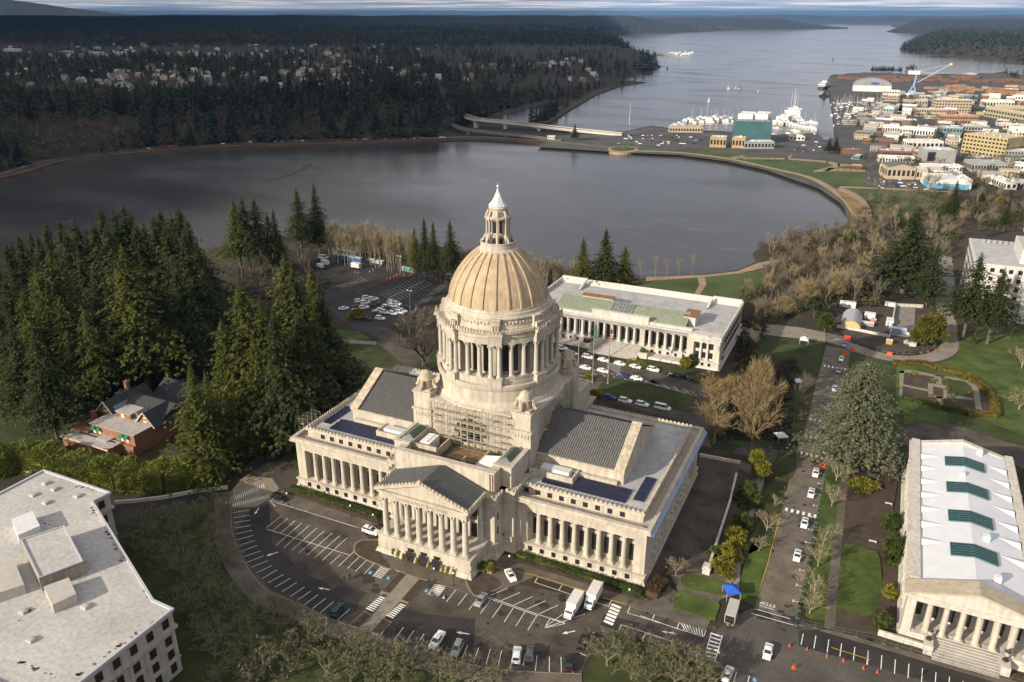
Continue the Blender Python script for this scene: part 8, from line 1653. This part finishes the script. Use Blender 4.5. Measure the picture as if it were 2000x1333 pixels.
x,y,_=at(*zz(885,492),-30); e=empty('white_ship',(x,y,-30),math.radians(80),label='white passenger ship moored at the port quay',cat='ship'); m=MB(); loft(m,[[(a,-w,.0),(a,-w*1.1,5),(a,w*1.1,5),(a,w,.0)] for a,w in ((-30,5),(-20,9),(10,9),(25,6),(33,1))]); m.build('hull',mat('ship_navy',(.03,.04,.06),.5,.1,1),e); m=MB(); m.box(-26,20,-8,8,5,9); m.box(-20,12,-7,7,9.2,12.5); m.box(-6,6,-5,5,12.7,16); m.build('superstructure',HVAC,e); m=MB(); m.box(-26.1,20.1,-8.1,8.1,6.3,7.6); m.box(-20.1,12.1,-7.1,7.1,10.2,11.5); m.build('window_band',DARK,e)
x,y,_=at(*zz(890,540),-30); m=MB(); loft(m,[[(a,-w,0),(a,-w*1.1,3),(a,w*1.1,3),(a,w,0)] for a,w in ((-12,3),(0,4),(8,3),(13,.5))]); m.box(-7,3,-2.6,2.6,3,6); m.box(-4,1,-2,2,6,9); m.tube((0,0,9),(0,0,15),.25); tag(m.build('tug_boat',DKC,loc=(x,y,-30)),'dark tug moored below the white ship','boat')
# marina: boathouses and boats
R=random.Random(12)
for (n,x0,x1,y0,y1,lb) in ((15,105,372,668,700,'left of the teal tower'),(13,600,838,690,735,'right of the teal tower'),(6,30,110,705,722,'at the left end')):
    for i in range(n):
        x=x0+(x1-x0)*(i+.5)/n; y=R.uniform(y0,y1) if n!=13 else y0+(y1-y0)*(i/n)+R.uniform(-4,4); a=at(*zz(x,y),-29.8); w=R.uniform(5,7.5); L_=R.uniform(12,17); h=R.uniform(4,6); m=MB(); m.mi=0; m.box(-w/2,w/2,-L_/2,L_/2,0,h); m.ext_y([(-w/2,h),(w/2,h),(0,h+2.2)],-L_/2,L_/2); m.mi=1; m.box(-w*.35,w*.35,-L_/2-.06,-L_/2,.3,h*.7)
        link('boathouse',m.mesh('boathouse',[HVAC,GRW]),None,(a[0],a[1],-29.8),R.uniform(-.1,.05),label='white gabled floating boathouse %s'%lb,cat='boathouse',group='boathouses %s'%lb)
for (a,b,dep,top,lb) in (((402,668),(485,672),36,640,'left half of the big white ribbed shed roofs behind the tower'),((490,670),(568,674),36,640,'right half of the big white ribbed shed roofs behind the tower'),((615,682),(680,686),30,655,'smaller white ribbed shed right of the tower')):
    e=Bz(lb,a,b,dep,top,HVAC,floors=0,name='boat_shed',cat='shed',z=-29.8)
def boat_mesh(kind,L_=9):
    m=MB(); loft(m,[[(a*L_,-w*L_,.0),(a*L_,-w*L_*1.15,.11*L_),(a*L_,w*L_*1.15,.11*L_),(a*L_,w*L_,.0)] for a,w in ((-.5,.11),(-.2,.15),(.2,.13),(.42,.06),(.5,.01))]); m.box(-.3*L_,.1*L_,-.1*L_,.1*L_,.11*L_,.2*L_)
    if kind!='motor': m.tube((0,0,.1*L_),(0,0,1.35*L_),.09,.06,4); m.tube((0,0,.25*L_),(-.42*L_,0,.25*L_),.14,.14,4)
    else: m.box(-.2*L_,.0,-.08*L_,.08*L_,.2*L_,.3*L_)
    if kind=='sailing': m.add([(.02,0,.25*L_),(-.42*L_,.5,.25*L_),(0,0,1.3*L_)],[(0,1,2),(2,1,0)]); m.add([(.1,0,1.1*L_),(.1,.6,.2*L_),(.45*L_,0,.12*L_)],[(0,1,2),(2,1,0)])
    return m.mesh('boat_'+kind,mat('boat_white',(.70,.70,.69),.4,.06,1))
BM={k:boat_mesh(k) for k in ('motor','mast','sailing')}
n=0
for (cnt,x0,x1,y0,y1,lb,kk) in ((110,935,1205,572,655,'in the marina basin right of the channel',('mast','motor','mast')),(26,955,1060,655,705,'at the near docks of the right marina',('mast','motor')),(26,100,380,655,690,'among the left boathouses',('mast','motor')),(22,600,850,650,760,'among the right boathouses',('mast','motor')),(14,-20,170,290,320,'at the far marina on the west shore',('motor',)),(5,690,740,600,650,'with tall mast behind the boathouses',('mast',))):
    for i in range(cnt):
        x,y=R.uniform(x0,x1),R.uniform(y0,y1); a=at(*zz(x,y),-30); k=kk[i%len(kk)]; o=link('moored_boat',BM[k],None,(a[0],a[1],-29.9),R.choice([0,pi])+R.uniform(-.1,.1),label='white %s moored %s'%('motor boat' if k=='motor' else 'sailing boat with bare mast',lb),cat='boat',group='boats moored %s'%lb); s=R.uniform(.9,1.5)*(2 if 'tall mast' in lb else 1); o.scale=(s,s,s*(1 if k!='mast' else 1.15))
DOCK=mat('dock_planks',(.22,.20,.17),.9,.2,.3)
for i,(p,q) in enumerate([((935,590),(1200,600)),((935,620),(1195,632)),((940,655),(1110,672)),((60,700),(380,700)),((590,700),(850,745)),((945,556),(1210,562))]): 
    P=[Vector(at(*zz(*k),-29.6)) for k in (p,q)]; d=(P[1]-P[0]).normalized(); nn=Vector((-d.y,d.x,0))*1.5; m=MB(); m.prism([tuple((v)[:2]) for v in (P[0]-nn,P[1]-nn,P[1]+nn,P[0]+nn)],-30.2,-29.5); tag(m.build('dock',DOCK),'%s long floating dock from the shore of the marina'%['first','second','third','fourth','fifth','sixth'][i],'dock')
for i,(x,y,s,l) in enumerate([(351,497,.8,'small white sailboat, left of the three in a row'),(414,497,.95,'leaning white sailboat, middle of the three in a row'),(517,512,.95,'white sailboat, right of the three in a row'),(240,568,.8,'white sailboat nearest the marina'),(390,494,.5,'tiny white sailboat between two larger ones')]): a=at(*zz(x,y),-30); o=link('sailboat',BM['sailing'],None,(a[0],a[1],-29.9),i*.8,label=l,cat='boat'); o.scale=(s,)*3
for (x,y,l) in ((932,335,'dark channel marker out on the water'),(10,385,'dark work boat near the west shore point')): a=at(*zz(x,y),-30); m=MB(); m.tube((0,0,0),(0,0,9),1.2,.8,6); m.box(-2.5,2.5,-2.5,2.5,0,1.2); tag(m.build('channel_marker',DKC,loc=(a[0],a[1],-30)),l,'marker')
# far marina buildings on the west shore, shed with openings coloured as if lit
for (x,y,w,h,l) in ((1290,107,16,5,'white marina shed on the west shore, left'),(1316,106,18,5,'white marina shed on the west shore, middle'),(1340,108,14,4,'white marina shed on the west shore, right')): building(l,(x-w/2,y),(x+w/2,y),30,y-3,WHW,z=-29)
building('long dark hall with pale openings on the west shore',(1217,136),(1262,137),30,127,mat('brown_hall',(.07,.055,.04),.9,.2,.1),roof=GRW,floors=1,bays=7,win=YLW,z=-28.5)
a=at(1229,245,ZL); m=MB(); m.tube((0,0,0),(0,0,34),.35,.15,6); tag(m.build('flagpole',HVAC,loc=(a[0],a[1],ZL)),'tall thin white mast by the end of the bridge','mast')
# houses among the western trees
R=random.Random(31); HW=[('white',WHW),('cream',TNW),('grey',GRW),('white',WHW),('brick',RBW),('yellow',YLW)]
HM={}
for nm,mm in HW:
    for v in range(2):
        m=MB(); w,d,h=(13,9,5.5) if v==0 else (11,11,6.5); m.mi=0; m.box(-w/2,w/2,-d/2,d/2,-2,h); m.ext_x([(-d/2,h),(d/2,h),(0,h+3)],-w/2,w/2); m.mi=2
        for k in range(4): x=-w/2+1.2+k*(w-2.4)/3; m.box(x-.6,x+.6,-d/2-.06,-d/2,1,2.5)
        m.mi=1
        for s in (-1,1): m.add([(-w/2-.5,s*(d/2+.5),h-.3),(w/2+.5,s*(d/2+.5),h-.3),(w/2+.5,0,h+3.3),(-w/2-.5,0,h+3.3)],[(0,1,2,3)])
        m.box(w*.2,w*.2+1,-.5,.5,h+2,h+4.2); HM[(nm,v)]=m.mesh('house',[mm,cm_('grey_shingle',(.17,.17,.18)) if v else cm_('light_shingle',(.36,.36,.37)),DARK])
cnt=0;tries=0
zones=[((0,860),(92,175),165),((230,720),(105,200),50),((880,1170),(135,178),44),((0,800),(88,108),30)]
for (xr,yr,N1) in zones:
    k=0;tr=0
    while k<N1 and tr<5000:
        tr+=1; x=R.uniform(*xr); y=R.uniform(*yr); z=10
        for _ in range(4): b=at(x,y,z); z=tz(b[0],b[1])
        if sd([b[:2]],LAKE)[0]>-60 or sd([b[:2]],INLET)[0]>-30 or sd([b[:2]],POND)[0]>-40 or z<-27: continue
        if R.random()<.5 and math.sin(b[0]/130)+math.sin(b[1]/170+1)+.8*math.sin(b[0]/61+b[1]/83)>.5: continue
        nm,_=HW[R.randrange(6)]; v=R.randrange(2); o=link('house',HM[(nm,v)],None,(b[0],b[1],z),R.uniform(-.6,.6),label='small %s house with a %s roof among dark trees on the far hill'%(nm,'grey' if v else 'pale'),cat='house',group='small %s houses with %s roofs on the far hill'%(nm,'grey' if v else 'pale')); s=R.uniform(.7,1.1); o.scale=(s,s,1); k+=1
for (x,y,w,l,mm) in ((22,101,30,'long white roofed store at the far left beyond the houses',WHW),(128,105,24,'white roofed store left of another on the far hill',WHW),(185,107,16,'white roofed store right of another on the far hill',WHW),(825,186,9,'tan tall narrow house with an orange base near the bridge road',TNW),(985,182,60,'long cream low building above the pond',TNW),(1100,172,22,'grey low building right of the long cream one',GRW),(470,115,12,'pale house with a blue roof',TNW),(815,229,26,'white house alone at the foot of the wooded bluff',WHW)):
    z=8
    for _ in range(5): b=at(x,y,z); z=tz(b[0],b[1])
    building(l,(x-w/2,y),(x+w/2,y),16,y-(12 if w==9 else 4.5),mm,z=z-.5,floors=1,bays=6,roof=BLW if 'blue roof' in l else WHITER,name='hill_building')
# town street trees, parked cars
for (poly,n,lb) in (([(1215,262),(1370,268),(1380,290),(1200,290)],60,'on the lakefront lots'),([(1690,350),(1850,352),(1860,372),(1700,368)],44,'beside the blue mural building'),([(1560,260),(1700,300),(1700,330),(1680,330)],16,'along the park street'),([(1700,240),(2000,300),(2000,330),(1850,330),(1720,280)],50,'on the town streets'),([(1520,280),(1610,284),(1600,300),(1520,296)],14,'behind the teal tower')):
    k=0;t=0
    while k<n and t<3000:
        t+=1; x,y=R.uniform(1200,2000),R.uniform(240,380)
        if not in_px((x,y),poly): continue
        q=[WHITEP,SILVP,GREYP,BLACKP,WHITEP,BLUEP][R.randrange(6)]; y=round(y/3.2)*3.2; farcar(x,y,ZL+.1,q,R.choice([0,pi/2])+.1,'small %s car parked %s'%(nm_[q],lb),'cars parked %s'%lb); k+=1
for i in range(30): x=1342+i*12.2; y=301+ (x-1342)*.10+((x-1342)/400)**2*18; b=at(x,y-1.2,ZL); put_bare((B_RED+B_TALLG)[i%2],b,R.uniform(7,9),'small bare tree in the row along the curved lake promenade','bare trees along the curved promenade',wide=.7,name='promenade_tree') if x<1700 else None
for i in range(50):
    x,y=R.uniform(1680,1745),R.uniform(285,395)
    if i>26: x,y=R.uniform(1745,2000),R.uniform(230,370)
    b=at(x,y,ZL); put_bare([B_RED[0],B_TALLG[0],B_TALL[0]][i%3],b,R.uniform(8,12),'bare street tree %s'%('beside the park street' if i<=26 else 'between the town blocks'),'bare street trees %s'%('beside the park street' if i<=26 else 'between the town blocks'),wide=1.1,name='street_tree')
R2=np.random.RandomState(13); Tp=[]
while len(Tp)<330:
    x,y=R2.uniform(1560,2060),R2.uniform(175,385)
    if not in_px((x,y),TP): continue
    b=at(x,y,ZL)
    if any(f[0]+2<b[0]<f[1]-2 and f[2]+2<b[1]<f[3]-2 for f in FT): continue
    Tp.append(b[:2])
Tp=np.array(Tp); V=small_bare(Tp,np.full(len(Tp),ZL),R2.uniform(6,11,len(Tp)),R2.uniform(3,5,len(Tp)),4,60); k_=R2.rand(len(Tp))<.3; tag(link('town_trees',tri_mesh('town_trees',small_bare(Tp[~k_],np.full((~k_).sum(),ZL),R2.uniform(6,11,(~k_).sum()),R2.uniform(3,5,(~k_).sum()),4,60),[FBR])),'brown leafless trees scattered between the town roofs','trees',kind='stuff'); tag(link('town_trees',tri_mesh('town_trees',small_bare(Tp[k_],np.full(k_.sum(),ZL),R2.uniform(5,10,k_.sum()),R2.uniform(3,4.5,k_.sum()),5,60),[SHR])),'green trees scattered between the town roofs','trees',kind='stuff')
R2=np.random.RandomState(3); Pp=[];
for (x0,x1,y0,y1,n) in ((1700,1762,138,141,60),(1960,2040,143,155,50),(1770,1790,133,140,14)):
    for i in range(n): Pp.append(at(R2.uniform(x0,x1),R2.uniform(y0,y1),ZL)[:2])
Pp=np.array(Pp); V=small_conifers(Pp,np.full(len(Pp),ZL),R2.uniform(9,17,len(Pp)),R2.uniform(3,5,len(Pp)),9,30); tag(link('tree_belt',tri_mesh('tree_belt',V,[FCON])),'dark belt of trees along the port shore','trees',kind='stuff')
# ================= clouds added out of view to shade the western hills, haze =================
CL=mat('cloud_white',(.8,.8,.82),1,.02,.001)
def cloud(pts,zc=1500,th=220,seed=1,n=9):
    R=np.random.RandomState(seed); off=Vector((SDIR.x,SDIR.y))*((zc+0)/-SDIR.z); P=smooth_px(pts,6,True); P=[(p[0]-off.x+R.normal(0,14),p[1]-off.y+R.normal(0,14)) for p in P]; c=Vector((sum(p[0] for p in P)/len(P),sum(p[1] for p in P)/len(P))); m=MB(); rings=[(1,0),(1.02,.15),(.98,.4),(.85,.7),(.6,.9),(.25,1.0)]; k=len(P); V=[(c.x+(p[0]-c.x)*s,c.y+(p[1]-c.y)*s,zc+th*h*(1+R.normal(0,.06))) for s,h in rings for p in P]
    m.add(V,[(j*k+i,j*k+(i+1)%k,(j+1)*k+(i+1)%k,(j+1)*k+i) for j in range(len(rings)-1) for i in range(k)]+[tuple(range(k))[::-1],tuple((len(rings)-1)*k+i for i in range(k))]); return m.mesh('cloud',CL,True)
o=link('clouds',cloud([at(x,y,-15)[:2] for x,y in ((-700,500),(-300,392),(100,312),(430,285),(800,268),(860,232),(845,190),(940,188),(1040,192),(1180,165),(1235,130),(1215,92),(1190,62),(1230,47))]+[(-9000,20000),(-16000,16000),(-16000,2000),(-6000,700),(-1500,420)]),kind='stuff'); tag(o,'broad cloud bank shading the western hills','cloud')
m=MB(); m.box(-34500,34500,-34500,34500,-40,620) 
VOL=bpy.data.materials.new('haze_air'); VOL.use_nodes=True; nt=VOL.node_tree; nt.nodes.remove(nt.nodes['Principled BSDF']); pv_=nt.nodes.new('ShaderNodeVolumePrincipled'); pv_.inputs['Color'].default_value=(.26,.50,1,1); pv_.inputs['Density'].default_value=1.7e-5; pv_.inputs['Anisotropy'].default_value=.0; nt.links.new(pv_.outputs[0],nt.nodes['Material Output'].inputs['Volume']); VOL.cycles.homogeneous_volume=True
if HAZE: tag(m.build('haze',VOL),kind='stuff')
